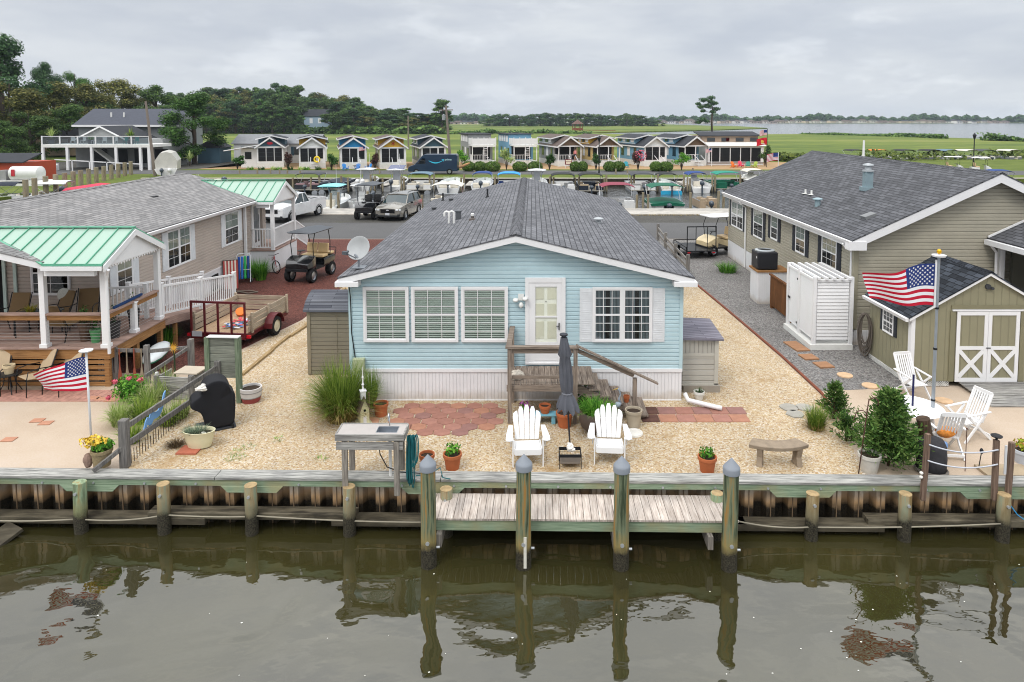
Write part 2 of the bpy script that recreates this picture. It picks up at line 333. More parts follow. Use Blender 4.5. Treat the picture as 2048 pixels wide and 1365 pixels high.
M_mar=water('marina water',(.05,.052,.05),ior=1.6,s1=.7,s2=2.6,b1=.10,b2=.10,rough=.05)
M_bay=water('bay water',(.10,.11,.115),ior=1.33,s1=.15,s2=.8,b1=.25,b2=.12,rough=.12,stretch=(.4,1,1))
sheet('canal_water',[(-60,-25),(60,-25),(60,13.2),(-60,13.2)],WZ,M_canal)
sheet('marina_water',[(-140,49),(140,49),(140,112),(-140,112)],WZ,M_mar)
sheet('bay_water',[(-9000,112),(9000,112),(9000,9000),(-9000,9000)],WZ,M_bay)
M_sand=ground('sand',[(.3,hexc('cbb49c')),(.5,hexc('e0cbb4')),(.7,hexc('eadacb'))],s1=.5,s2=30,bump=.25,w2=.45)
M_peb=stones('tan pebbles',[hexc(x) for x in ('a48a68','dcc29a','efe0c4','d2b388','f7eedf','caa674','e8d3ae','bb9a76')],scale=32,bump=1,dist=.014,big=.35,patch=.57,patchc=hexc('bb9a6c'))
M_grav=stones('grey gravel',[hexc(x) for x in ('6b6a69','93918f','a8a5a2','7d7977','bbb8b4','5e5b5a','9b948e')],scale=26,bump=1,dist=.02,big=.4)
M_red=stones('red scoria',[hexc(x) for x in ('4a2a25','6d4038','7d4c42','5a342d','8a594d','63382f')],scale=26,bump=1,dist=.02,big=.25)
M_asph=stones('asphalt',[hexc(x) for x in ('5f5f60','6e6e6f','757473','68686a')],scale=55,bump=.3,dist=.005,big=.12)
M_should=stones('road shoulder gravel',[hexc(x) for x in ('4b4a48','62605c','56544f','6d6a64','504f4b')],scale=22,bump=.8,dist=.02,big=.5,patch=.6,patchc=hexc('5b5d45'))
M_lawn=ground('lawn',[(.3,hexc('4f5f2a')),(.5,hexc('6d7d36')),(.7,hexc('8d9450'))],s1=.25,s2=6,bump=.6)
M_marsh=ground('marsh grass',[(.36,hexc('46562a')),(.46,hexc('637839')),(.54,hexc('849244')),(.64,hexc('a09c62'))],s1=.016,s2=.35,bump=.8,stretch=(.35,1.6,1),w2=.42)
M_tan=ground('sand plots',[(.3,hexc('b08c66')),(.6,hexc('cbab82')),(.75,hexc('d5bb96'))],s1=.3,s2=9,bump=.2)
# near land: one sheet from the bulkhead to the marina, with the beds laid on it
def bulk(x,dy=0): return 12.43-.0155*x+dy
sheet('ground',[(-90,bulk(-90,.2)),(90,bulk(90,.2)),(90,48.7),(-90,48.7)],0,M_sand)
def gp(l,z=0): return [G(x,y,z) for x,y in l]
peb=[(-8.1,bulk(-8,.4)),(-8.3,13.6),(-8.52,14.74),(-8.8,17.3),(-8.62,20),(-7.84,23.06),(-7.70,28.5),(-7.9,38.7),(6.6,38.7),(6.7,32),(6.75,28.46),(6.95,24.3),(7.16,19.36),(7.19,16.67),(7.05,15),(6.6,13.5),(6.45,bulk(6.4,.4))]
sheet('pebble_bed',peb,.004,M_peb)
sheet('gravel_bed',[(6.85,38.8),(6.8,32),(6.85,28.46),(7.05,24.3),(7.27,19.36),(7.3,16.9),(8.4,17.0),(9.7,17.2),(12,20),(20,22),(20,38.8)],.004,M_grav)
sheet('driveway',[(-15,38.8),(-8.0,38.8),(-7.8,28.5),(-7.94,23.06),(-8.72,20.1),(-9.0,18.1),(-10.2,18.1),(-12.5,18.2),(-16,19),(-17,38.8)],.004,M_red)
sheet('road',[(-90,38.9),(90,38.9),(90,45.0),(-90,45.0)],.006,M_asph)
sheet('road_shoulder',[(-90,45.0),(90,45.0),(90,48.65),(-90,48.65)],.004,M_should)
# far side of the marina
fe=[(-160,50),G(-420,470),G(-40,401),G(272,361),(-20,79.4),(140,76.5)]
fe=[(p[0],p[1]) for p in fe]
sheet('far_ground',fe+[(140,118),(-300,118),(-300,50)],0,M_lawn,th=1.6)
sheet('far_road',[(-70,85.2),(60,83.5),(110,83.3),(110,90.2),(60,90.4),(-70,91.6)],.008,M_asph)
sheet('car_park',[G(90,352),G(345,341),(-42,100),(-46,112),(-75,112),(-90,75),G(-60,372)],.004,M_should)
sheet('sand_plots',[(-46,93.6),(-10,93.2),(37,92.6),(42,108),(-46,110)],.004,M_tan)
px=[(-900,252),(300,252),(960,249.0),(1320,248.6),(1400,251.2),(1480,253),(1535,256.3),(1450,259.2),(1340,262),(1200,264.5),(1178,266),(1260,269.5),(1610,268.5),(1700,270),(1860,274.5),(1985,278.5),(2060,280),(2300,290),(2600,300)]
mp_=[(p[0],p[1]) for p in gp(px,-.3)]
sheet('marsh',[(-300,113)]+mp_+[(200,113)],-.3,M_marsh,th=1.0)
b=MB()   # distant mainland across the bay
for i in range(90):
    x=-1400+i*42; y=1180+60*sin(i*.37)+ (0 if i>20 else 250); w=44
    b.prism([(x,y,WZ-.5),(x+w,y,WZ-.5),(x+w,y+400,WZ-.5),(x,y+400,WZ-.5)],(0,0,1.2))
struct(b,'far_shore',P('far shore ground','6d7a55'))
# ---------------------------------------------------------------- bulkhead, frame turned to the quay line
BXF=Matrix.Translation((0,12.43,0))@Matrix.Rotation(-.0155,4,'Z')
GREY_D,GREY_L=hexc('5a5a58'),hexc('a9a8a4')
M_wg=wood('weathered grey timber',hexc('5d5b58'),hexc('b1afaa'),'u')
M_wgv=wood('weathered grey timber upright',hexc('5d5751'),hexc('a29c92'),'v')
M_capw=wood('quay cap timber',hexc('5b5c5a'),hexc('c3c2bc'),'u')
M_green=wood('green treated timber',hexc('6c8069'),hexc('97a88f'),'u',stain=hexc('948c68'))
M_deckv=wood('pier deck boards',hexc('93867c'),hexc('cdc3b9'),'v')
M_bolt=P('galvanised bolt','b9bdc0',rough=.4,metal=.6)
M_rope=P('old rope','8e8878',rough=.9)
def tidal(name,top,mid,low,z0=-.42,w=.18,streak=(9,9,1.2),rough=.7,uvd=None):
    """material of things standing in the tide: dark growth below z0"""
    m,n,l,b=nm(name); tc=n.new('ShaderNodeNewGeometry'); s=n.new('ShaderNodeSeparateXYZ'); l.new(tc.outputs['Position'],s.inputs[0])
    mp=nn(n,'ShaderNodeMapping',{'Scale':streak}); l.new(tc.outputs['Position'],mp.inputs[0])
    a=nn(n,'ShaderNodeTexNoise',{'Scale':1,'Detail':7,'Roughness':.62}); l.new(mp.outputs[0],a.inputs[0])
    c=ramp(n,l,a.outputs[0],[(.38,top[0]),(.5,top[1]),(.60,top[2])])
    a2=nn(n,'ShaderNodeTexNoise',{'Scale':5,'Detail':5}); l.new(tc.outputs['Position'],a2.inputs[0])
    ma=nn(n,'ShaderNodeMath',{1:w*2},operation='MULTIPLY'); l.new(a2.outputs[0],ma.inputs[0]); ad=nn(n,'ShaderNodeMath',operation='ADD'); l.new(s.outputs[2],ad.inputs[0]); l.new(ma.outputs[0],ad.inputs[1])
    f=nn(n,'ShaderNodeMapRange',{1:z0+w+.10,2:z0+w-.06}); l.new(ad.outputs[0],f.inputs[0])
    f2=nn(n,'ShaderNodeMapRange',{1:z0+w+.34,2:z0+w+.1}); l.new(ad.outputs[0],f2.inputs[0]); f2m=nn(n,'ShaderNodeMath',{1:.75},operation='MULTIPLY'); l.new(f2.outputs[0],f2m.inputs[0])
    m0=nn(n,'ShaderNodeMix',{7:col4(mid)},data_type='RGBA'); l.new(f2m.outputs[0],m0.inputs[0]); l.new(c,m0.inputs[6])
    g=nn(n,'ShaderNodeTexNoise',{'Scale':40,'Detail':3}); l.new(tc.outputs['Position'],g.inputs[0]); lo=ramp(n,l,g.outputs[0],[(.35,low[0]),(.7,low[1])])
    m1=nn(n,'ShaderNodeMix',{},data_type='RGBA'); l.new(f.outputs[0],m1.inputs[0]); l.new(m0.outputs[2],m1.inputs[6]); l.new(lo,m1.inputs[7])
    l.new(m1.outputs[2],b.inputs['Base Color']); b.inputs['Roughness'].default_value=rough; b.inputs['Specular IOR Level'].default_value=.3
    bumpn(n,l,a.outputs[0],b,.6,.01); return m
LOW=(hexc('1d1b14'),hexc('4a463a'))
M_sheet=tidal('vinyl sheet piling',(hexc('a0968a'),hexc('b4aa9c'),hexc('c6bdaf')),hexc('9b7443'),(hexc('12100b'),hexc('322b1f')),z0=-.46,w=.10,streak=(5,5,2))
M_pileA=tidal('pile green',(hexc('6d7a60'),hexc('8fa384'),hexc('94835a')),hexc('7d7a55'),LOW,z0=-.50,w=.14)
M_pileB=tidal('pile brown',(hexc('84704c'),hexc('9c8c6c'),hexc('8a917a')),hexc('6d6955'),LOW,z0=-.48,w=.14)
M_pileD=tidal('dock pile',(hexc('36402f'),hexc('6f7860'),hexc('94713f')),hexc('8a7a4c'),LOW,z0=-.52,w=.12,streak=(14,14,.8))
M_lowale=tidal('lower wale timber',(hexc('3a362e'),hexc('575144'),hexc('6b6455')),hexc('403b30'),(hexc('1f1d16'),hexc('454036')),z0=-.9,w=.1,streak=(1.5,9,9))
M_end=P('pile end grain','a08a66',rough=.8,var=.35,vs=9)
q=thing('bulkhead','long timber and vinyl bulkhead holding the yards above the canal','bulkhead',(0,12.3,0),world=True)
b=MB(); b.X=BXF
# corrugated sheet
prof=[]; x=-30
while x<30:
    prof+= [(x,-.0),(x+.165,-.0),(x+.215,.19),(x+.365,.19)]; x+=.415
vs=[];fs=[]
for i,(x,y) in enumerate(prof): vs+=[(x,y+.17,-1.9),(x,y+.17,.0)]
for i in range(len(prof)-1): fs.append((2*i,2*i+2,2*i+3,2*i+1))
b.add(vs,fs); b.build('sheet_piling',M_sheet,q)
b=MB(); b.X=BXF; x=-30
while x<30: b.box(x+.07,x+.085,.155,.172,-1.5,-.02); x+=.415
b.build('sheet_joint',P('sheet joint','6e5c48'),q)
b=MB(); b.X=BXF
xs=[-30,-17,-6.05,-2.05+.3,3.75,9.9,18,30]
for i in range(len(xs)-1): b.box(xs[i]+.006,xs[i+1]-.006,0,.31,.05,.105)
b.each('cap_board',M_capw,q,bevel=.008)
b=MB(); b.X=BXF; b.box(-30,30,.025,.15,-.075,.045)
for x0,x1 in ((-9.05,-7.9),(-5.95,-4.75),(-2.5,-1.3),(4.45,5.7),(8.0,9.4),(-12.4,-11.2)):
    d=.13; b.prism([(x0,.02,-.075),(x1,.02,-.075),(x1-d,.02,-.205),(x0+d,.02,-.205)],(0,.10,0))
b.build('wale',M_green,q,bevel=.006)
b=MB(); b.X=BXF
for x0,x1,z in ((-30,-6.2,-.70),(-7.3,-3.35,-.60),(-3.8,-1.0,-.70),(-1.2,4.0,-.72),(3.4,6.55,-.72),(6.25,30,-.62)): b.box(x0,x1,-.12 if z<-.65 else -.10,.15,z-.065,z+.065)
b.each('lower_wale',M_lowale,q,bevel=.01)
b=MB(); b.X=BXF
for i in range(30):
    x=-14+i*.97; b.lathe([(.001,0),(.022,0),(.03,.008),(.018,.016),(.001,.018)],(0,0,0),8,caps=False)
    k=len(b.v)//1
b=MB(); b.X=BXF
for i in range(30):
    x=-14.3+i*.985; b.tube([(x,.03,-.03),(x,.006,-.03)],.022,8)
b.each('bolt',M_bolt,q)
xs=[-12.2,-10.3,-8.53,-6.94,-5.28,-3.44,-1.62,3.42,5.17,6.88,8.68,10.5]
tops=[.05,.05,.09,.07,.06,.05,.02,-.02,-.01,.0,.0,0]
for i,(x,zt) in enumerate(zip(xs,tops)):
    t=thing('bulkhead_pile',['grey green pile','pale green topped pile','sawn round pile with amber top','green pile with sawn top'][i%4]+' standing against the bulkhead','pile',BXF@Vector((x,-.17,0)),group='short piles along the bulkhead')
    m=[M_pileA,M_pileB][i in(3,4,5,6,8,9,10)]
    r=.118; rnd=random.Random(i)
    MB().tube([(rnd.uniform(-.02,.02),0,-2),(0,0,-.6),(rnd.uniform(-.015,.015),0,zt)],[r*1.04,r,r*.95],14).build('shaft',m,t,smooth=40)
    MB().lathe([(.0005,zt+.006),(r*.93,zt+.004),(r*.94,zt-.004)],(0,0,0),14,caps=False).build('sawn_end',M_end if i not in(0,1,2) else M_pileA,t)
    MB().tube([(.0,-.09,zt-.17),(.0,-.145,zt-.17)],.028,8).build('bolt',M_bolt,t)
    names=['pile under the left end of the quay','pale green pile below the yellow flower pot','round pile left of the sink table, second','sawn pile midway between flower pot and sink table','amber topped pile under the left leg of the sink table']
labs={2:'pale green topped bulkhead pile below the small flag on the left',3:'bulkhead pile with a sawn amber top, left of the oval tub',4:'bulkhead pile with green streaks below the oval cream tub',5:'rusty brown bulkhead pile under the left leg of the sink table',6:'short sawn pile stub behind the leftmost capped dock piling',7:'short round pile stub behind the rightmost capped dock piling',8:'weathered bulkhead pile below the curved stone bench',9:'bulkhead pile with a large bolt left of the rope fence',10:'bulkhead pile beneath the two square posts on the right',11:'bulkhead pile beyond the right edge'}
for i,o in enumerate([o for o in COL.objects if o.name.startswith('bulkhead_pile')]):
    if i in labs: o['label']=labs[i]
for k,(x0,x1,z0,z1,s) in enumerate(((-12,-8.6,-.50,-.62,.10),(-8.5,-6.9,-.62,-.52,.06),(-6.9,-5.3,-.52,-.54,.02),(-5.25,-1.9,-.52,-.62,.03),(3.8,5.1,-.52,-.62,.05),(5.2,8.6,-.62,-.52,.03))):
    pts=[BXF@Vector((x0+(x1-x0)*t,-.20 if x0<-2 else -.24,z0+(z1-z0)*t-s*4*t*(1-t))) for t in [j/12 for j in range(13)]]
    o=MB().tube(pts,.014,6).build('mooring_rope',M_rope,org=pts[0],smooth=True)
    tag(o,['slack rope draped left of the pale green pile','rope rising from the green pile to the next','taut rope low on the bulkhead between two amber piles','long rope strung along the bulkhead to the pier','rope hanging from the right end of the pier','long rope strung low towards the rope fence post'][k],'rope','ropes strung along the bulkhead')
# ---------------------------------------------------------------- pier
q=thing('pier','low wooden pier with green edge beam fixed to the bulkhead','pier',(.8,12.0,WZ),world=True)
b=MB(); b.X=BXF; x=-1.94; rnd=random.Random(4)
while x<3.6:
    w=.136; b.box(x,x+w-.008,-.84,-.03,-.185,-.15+rnd.uniform(-.002,.002)); x+=w
b.build('decking',M_deckv,q)
b=MB(); b.X=BXF; b.box(-1.90,3.55,-.815,-.77,-.385,-.19); b.box(-1.90,3.55,-.1,-.05,-.385,-.19)
b.each('edge_beam',M_green,q,bevel=.006)
b=MB(); b.X=BXF; b.box(3.56,3.60,-.83,-.06,-.37,-.19); b.build('end_board',M_wg,q)
b=MB(); b.X=BXF
for x in (-1.64,-.12,1.46,3.12):
    b.box(x-.045,x+.045,-.94,.1,-.62,-.385)
b.each('cross_beam',M_wgv,q)
for i,(px_,top) in enumerate(((858,.95),(1047,.97),(1241,.95),(1455,.93))):
    x=AY(px_,1000,11.5)[0]; t=thing('dock_piling',['tall pier piling with grey pointed cap at the left end of the pier','tall capped pier piling in front of the left white chair','tall capped pier piling in front of the right white chair','tall capped pier piling at the right end of the pier'][i],'piling',(x,bulk(x,-1.04),0),group='tall capped pilings of the pier')
    MB().tube([(0,0,-2.2),(0,0,-.4),(.01*(i%2),0,top)],[.142,.135,.128],18).build('shaft',M_pileD,t,smooth=40)
    MB().lathe([(.147,top-.10),(.147,top-.01),(.143,top+.005),(.125,top+.03),(.004,top+.17)],(.01*(i%2),0,0),18).build('cap',P('grey plastic cap','7f858d',rough=.6),t,smooth=30)
    MB().tube([(0,-.125,-.40),(0,-.155,-.40)],.034,8).tube([(.12,.0,-.55),(.19,0,-.55)],.02,8).each('bolt',M_bolt,t)
    if i==1: MB().cbox((.03,-.135,-.55),(.05,.02,.55)).build('rub_strip',P('white strip','d8d5c8',rough=.6,var=.3),t)
# foam flecks and leaves floating
b=MB(); rnd=random.Random(8)
for i in range(34):
    p=G(rnd.uniform(20,2040),rnd.uniform(1120,1360),WZ+.004); r=rnd.uniform(.006,.014)
    n_=6; b.add([(p.x+r*rnd.uniform(.6,1.8)*cos(a*pi/3),p.y+r*rnd.uniform(.6,1.3)*sin(a*pi/3),p.z) for a in range(6)],[(0,1,2,3,4,5)])
o=b.build('floating_foam',P('foam','d9d9d2',rough=.6)); tag(o,'scattered white foam flecks floating on the canal','foam',kind='stuff')
# submerged board and old rope end at the lower left
o=MB().cbox((-9.95,12.0,-.9),(.5,.9,.06),rz=R(-28),rx=R(18)).build('sunken_board',M_lowale,org=(-9.95,12.0,-.9)); tag(o,'tilted dark timber half sunk at the left edge','board')
# ================================================================ HOUSES
def vinyl(name,c,var=.12): return P(name,c,rough=.5,var=var,vs=.9,spec=.3)
M_white=P('white vinyl trim','dcdcdd',rough=.45,var=.05,vs=1.2)
M_whitew=P('white painted wood','d6d6d2',rough=.6,var=.10,vs=3)
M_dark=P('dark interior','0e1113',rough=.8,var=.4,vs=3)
M_glass=glassm('window glass'); M_glassd=glassm('dark window glass',(.25,.3,.32),.10)
M_blind=P('window blind','b4c2b8',rough=.6,var=.05)
M_shut=P('charcoal shutter','2c3038',rough=.6,var=.1)
M_blueS=vinyl('pale blue siding','b0c8cf'); M_blueT=P('pale blue corner trim','adc6cc',rough=.5,var=.05)
M_pinkS=vinyl('pinkish beige siding','b2a69c'); M_oliveS=vinyl('olive beige siding','a09b8c')
M_roofB=shingle('grey blue shingles',[hexc(x) for x in('5d5e62','68696d','737478')],row=.143,wid=.31)
M_roofL=shingle('light grey shingles',[hexc(x) for x in('767575','838282','8e8c8b')],row=.143,wid=.40)
M_roofR=shingle('charcoal shingles',[hexc(x) for x in('4d4e51','57585c','616266')],row=.143,wid=.36)
M_roofS=shingle('black shingles',[hexc(x) for x in('23262b','31353b','434850')],row=.15,wid=.3)
M_skirt=ribbed('white skirting',hexc('dadadc'),pitch=.085,axis=0,depth=.007,line=.90,dirt=hexc('a08f78'))
M_lattice=P('lattice white','dcdcd8',rough=.6)
def frame(O,T,I):
    T=Vector(T).normalized();I=Vector(I).normalized(); return Matrix(((T.x,I.x,0,O[0]),(T.y,I.y,0,O[1]),(T.z,I.z,1,O[2]),(0,0,0,1)))
def lap(b,a0,a1,z0,z1,h=.102,out=.020,top=None):
    """lapped boards on local plane y=0 (outward is -y); top(a)= (zpeak, slope, acentre) clips to a gable"""
    z=z0
    zt=z1 if top is None else top[0]
    while z<zt-1e-3:
        e=min(z+h,zt)
        def rng(zz):
            if top is None or zz<=z1: return a0,a1
            d=max(0,(top[0]-zz)/top[1]); return max(a0,top[2]-d),min(a1,top[2]+d)
        o_=-out; zs=[(z,o_),(z+.70*(e-z),o_),(z+.84*(e-z),0),(e,0)]; rr=[rng(q[0]) for q in zs]
        b.add([(rr[k][m],zs[k][1],zs[k][0]) for k in range(4) for m in(0,1)]+[(rr[0][0],0,z),(rr[0][1],0,z)],[(0,1,3,2),(2,3,5,4),(4,5,7,6),(8,9,1,0)])
        z+=h
def win(par,Fm,a0,a1,z0,z1,cols=2,rows=2,fr=.05,kind='blind',rail=True,out=.0,mull=None,shut=None,sw=.3,name='window',fm=None,smat=None,d=.065,louv=False):
    fm=fm or M_white
    b=MB(); b.X=Fm; o=-out; q_=d/.065
    b.box(a0-fr,a0,o-d,o,z0-fr,z1+fr).box(a1,a1+fr,o-d,o,z0-fr,z1+fr).box(a0,a1,o-d,o,z1,z1+fr).box(a0,a1,o-d-.004,o,z0-fr,z0)
    f=b.build(name,fm,par,bevel=.004)
    spans=[(a0,a1)]
    if mull: 
        m=(a0+a1)/2; spans=[(a0,m-mull/2),(m+mull/2,a1)]; MB_=MB(); MB_.X=Fm; MB_.box(m-mull/2,m+mull/2,o-d,o,z0,z1); MB_.build('mullion',fm,f,org=ORG[par.name])
    g=ORG[par.name]
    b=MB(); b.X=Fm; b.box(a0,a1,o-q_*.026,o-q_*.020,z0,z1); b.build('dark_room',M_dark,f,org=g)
    if kind=='half':
        b=MB(); b.X=Fm; b.box(a0+.01,a1-.01,o-q_*.034,o-q_*.030,(z0+z1)/2,z1); b.build('shade',P('grey window shade','76807a',rough=.8,var=.25,vs=3),f,org=g)
    if kind in('blind','curtain'):
        b=MB(); b.X=Fm
        if kind=='blind':
            z=z0+.01
            while z<z1:
                b.box(a0+.01,a1-.01,o-q_*.036,o-q_*.030,z,z+.027); z+=.05
            b.build('blind',M_blind,f,org=g)
        else:
            for s0,s1 in spans:
                w=(s1-s0)*.42; n_=8
                for s_ in (s0,s1-w):
                    for i in range(n_): b.box(s_+w*i/n_+.006,s_+w*(i+1)/n_-.006,o-q_*.036-.004*(i%2),o-q_*.028,z0,z1)
            b.build('curtain',P('sheer curtain','5f6a70',rough=.8,var=.2),f,org=g)
    b=MB(); b.X=Fm; b.poly((a0,o-q_*.043,z0),(a1,o-q_*.043,z0),(a1,o-q_*.043,z1),(a0,o-q_*.043,z1)); b.build('pane',M_glass if kind!='dark' else M_glassd,f,org=g)
    b=MB(); b.X=Fm; t=.007
    for s0,s1 in spans:
        for i in range(1,cols): x=s0+(s1-s0)*i/cols; b.box(x-t,x+t,o-q_*.052,o-q_*.044,z0,z1)
        n_=2 if rail else 1; hh=(z1-z0)/n_
        for k in range(n_):
            for j in range(1,rows): z=z0+hh*k+hh*j/rows; b.box(s0,s1,o-q_*.051,o-q_*.0445,z-t,z+t)
        if rail: b.box(s0,s1,o-q_*.058,o-q_*.042,(z0+z1)/2-.022,(z0+z1)/2+.022)
        b.box(s0,s0+.02,o-q_*.055,o-q_*.042,z0,z1).box(s1-.02,s1,o-q_*.055,o-q_*.042,z0,z1).box(s0,s1,o-q_*.0545,o-q_*.042,z0,z0+.025).box(s0,s1,o-q_*.0545,o-q_*.042,z1-.02,z1)
    if b.v: b.build('sash',fm,f,org=g)
    if shut:
        for s in (-1,1):
            b=MB(); b.X=Fm; x0=(a0-fr-sw) if s<0 else (a1+fr); b.box(x0,x0+sw,o-.024,o,z0-fr,z1+fr*.5)
            z=z0
            while z<z1-.03: b.box(x0+.035,x0+sw-.035,o-.030,o-.024,z,z+.022); z+=.045
            b.build('shutter',smat or M_shut,par)
    return f
def slab(b,pts,th=.03): b.prism(pts,(0,0,-th))
def gable(par,x0,x1,y0,y1,ze,zp,xm=None,mroof=None,mfas=None,fh=.16,Fm=None,ridge=True,returns=True,ft=.03,gut=True):
    """gabled roof, ridge along local y"""
    xm=(x0+x1)/2 if xm is None else xm
    b=MB(); b.X=Fm; slab(b,[(x0,y0,ze),(xm,y0,zp),(xm,y1,zp),(x0,y1,ze)],.035); slab(b,[(xm,y0,zp),(x1,y0,ze),(x1,y1,ze),(xm,y1,zp)],.035)
    rf=b.build('roof',mroof,par); g=ORG.get(par.name)
    b=MB(); b.X=Fm; e=.036
    for y,yy in ((y0,y0+ft),(y1-ft,y1)):
        y_=y+ (.012 if y==y0 else -.012); yy_=yy+(.012 if y==y0 else -.012)
        b.prism([(x0+.02,y_,ze-e),(xm,y_,zp-e),(xm,y_,zp-e-fh),(x0+.02,y_,ze-e-fh)],(0,ft,0))
        b.prism([(x1-.02,y_,ze-e),(xm,y_,zp-e),(xm,y_,zp-e-fh),(x1-.02,y_,ze-e-fh)],(0,ft,0))
    b.each('rake_board',mfas or M_white,rf,org=g,k=2)
    b=MB(); b.X=Fm
    for x,s in ((x0,1),(x1,-1)):
        b.box(x+s*.005,x+s*.03,y0+.045,y1-.045,ze-.036-fh*.8,ze-.037)
        if gut: b.prism([(x-s*.10,y0+.03,ze-.03),(x-s*.004,y0+.03,ze-.03),(x-s*.004,y0+.03,ze-.13),(x-s*.07,y0+.03,ze-.12)],(0,y1-y0-.06,0))
    if not gut: pass
    b.each('gutter',mfas or M_white,rf,org=g,k=2 if gut else 1)
    b=MB(); b.X=Fm
    b.poly((x0+.03,y0+.05,ze-.045),(x0+.03,y1-.05,ze-.045),(xm,y1-.05,zp-.045),(xm,y0+.05,zp-.045)); b.poly((x1-.03,y0+.05,ze-.045),(x1-.03,y1-.05,ze-.045),(xm,y1-.05,zp-.0452),(xm,y0+.05,zp-.0452))
    b.build('soffit',mfas or M_white,rf,org=g)
    if ridge:
        b=MB(); b.X=Fm; y=y0
        sl=(zp-ze)/abs(xm-x0)
        while y<y1-.05:
            w=.15; b.prism([(xm-w,y,zp-w*sl+.004),(xm,y,zp+.012),(xm+w,y,zp-w*sl+.004),(xm+w,y,zp-w*sl+.016),(xm,y,zp+.03),(xm-w,y,zp-w*sl+.016)],(0,.135,-.006)); y+=.14
        b.build('ridge_cap',mroof,rf,org=g)
    return rf
def pipe(par,name,pts,r,mat,org=None): return MB().tube(pts,r,8).build(name,mat,par,smooth=40,org=org)
# ---------------------------------------------------------------- pale blue house
HY=16.35
bh=thing('blue_house','pale blue mobile home with grey gable roof and white skirting facing the canal','house',(-.41,HY,0),world=True)
FW=frame((0,HY,0),(1,0,0),(0,1,0))
b=MB(); b.X=FW; lap(b,-4.47,3.64,.80,3.04,top=(4.06,.245,-.41)); b.build('front_wall',M_blueS,bh)
b=MB(); b.box(-4.46,-4.40,HY,31.6,.75,3.12).box(3.58,3.64,HY,31.6,.75,3.12).prism([(-4.4,31.55,.75),(3.58,31.55,.75),(3.58,31.55,3.1),(-.41,31.55,4.05),(-4.4,31.55,3.1)],(0,.05,0)); b.build('side_wall',M_blueS,bh)
b=MB(); b.box(-4.485,-4.40,HY-.035,HY+.06,.74,3.10).box(3.57,3.655,HY-.035,HY+.06,.74,3.10); b.each('corner_trim',M_blueT,bh)
b=MB(); b.box(-4.47,3.64,HY-.02,HY+.01,.0,.72).box(-4.47,-4.45,HY,31.6,0,.72).box(3.62,3.64,HY,31.6,0,.72); b.build('skirting',M_skirt,bh)
b=MB(); b.box(-4.48,3.65,HY-.045,HY-.005,.715,.80).box(-4.475,3.645,HY-.04,HY-.02,.0,.03); b.build('skirting_trim',M_white,bh)
rf=gable(bh,-4.66,3.86,16.02,31.75,3.13,4.16,xm=-.41,mroof=M_roofB,fh=.15,gut=False)
b=MB()
for s,x0,x1 in((-1,-4.72,-4.16),(1,3.36,3.92)): b.box(x0,x1,16.0,16.28,2.90,3.02+.005)
b.each('eave_return',M_white,rf,org=ORG[bh.name],bevel=.01)
for a0,a1,z0,z1 in ((-4.06,-3.08,1.54,2.77),(-2.89,-1.88,1.54,2.77),(-1.68,-.67,1.54,2.77)):
    win(bh,FW,a0,a1,z0,z1,cols=3,rows=3,kind='blind',out=.018,fr=.065)
win(bh,FW,1.50,2.84,1.53,2.77,cols=3,rows=3,kind='curtain',out=.018,fr=.055,mull=.09,shut=True,sw=.31,smat=P('white shutter','d3d6d9',rough=.5))
# storm door with the panelled door behind the glass
b=MB(); b.X=FW; b.box(-.19,-.10,-.075,0,.97,3.06).box(.70,.79,-.075,0,.97,3.06).box(-.10,.70,-.075,0,2.94,3.06).box(-.19,.79,-.09,0,.92,.97)
dr=b.build('door_frame',M_white,bh,bevel=.006); g=ORG[bh.name]
b=MB(); b.X=FW; b.box(-.10,.70,-.03,-.015,.97,2.94); dd=b.build('door_panel',P('cream painted door','f3f0e4',rough=.5,var=.05),dr,org=g)
b=MB(); b.X=FW
for x0,x1 in((.06,.27),(.35,.56)):
    for z0,z1 in((1.55,1.98),(2.08,2.42),(2.52,2.80),(1.1,1.45)): b.box(x0,x1,-.037,-.03,z0,z1)
b.build('door_moulding',P('cream moulding','d9d4c0',rough=.5),dr,org=g,bevel=.004)
b=MB(); b.X=FW; b.box(-.10,.06,-.06,-.04,.97,2.94).box(.58,.70,-.06,-.04,.97,2.94).box(.06,.58,-.06,-.04,2.84,2.94).box(.06,.58,-.06,-.04,.97,1.42).box(.06,.58,-.058,-.04,1.42,1.47).box(.06,.58,-.06,-.04,2.08,2.12)
b.box(.04,.60,-.066,-.06,1.02,1.05).box(.04,.60,-.066,-.06,1.30,1.32); b.build('storm_door',M_white,dr,org=g,bevel=.004)
b=MB(); b.X=FW; b.poly((.06,-.05,1.42),(.58,-.05,1.42),(.58,-.05,2.84),(.06,-.05,2.84)); b.build('door_glass',M_glass,dr,org=g)
b=MB(); b.X=FW; b.box(.62,.645,-.09,-.06,1.78,1.95).box(.56,.64,-.1,-.085,1.87,1.885); b.build('handle',P('dark handle','2a2c30',metal=.5,rough=.4),dr,org=g)
b=MB(); b.X=FW; b.tube([(.315,-.03,2.47),(.315,-.042,2.47)],.012,8); b.build('peephole',M_dark,dr,org=g)
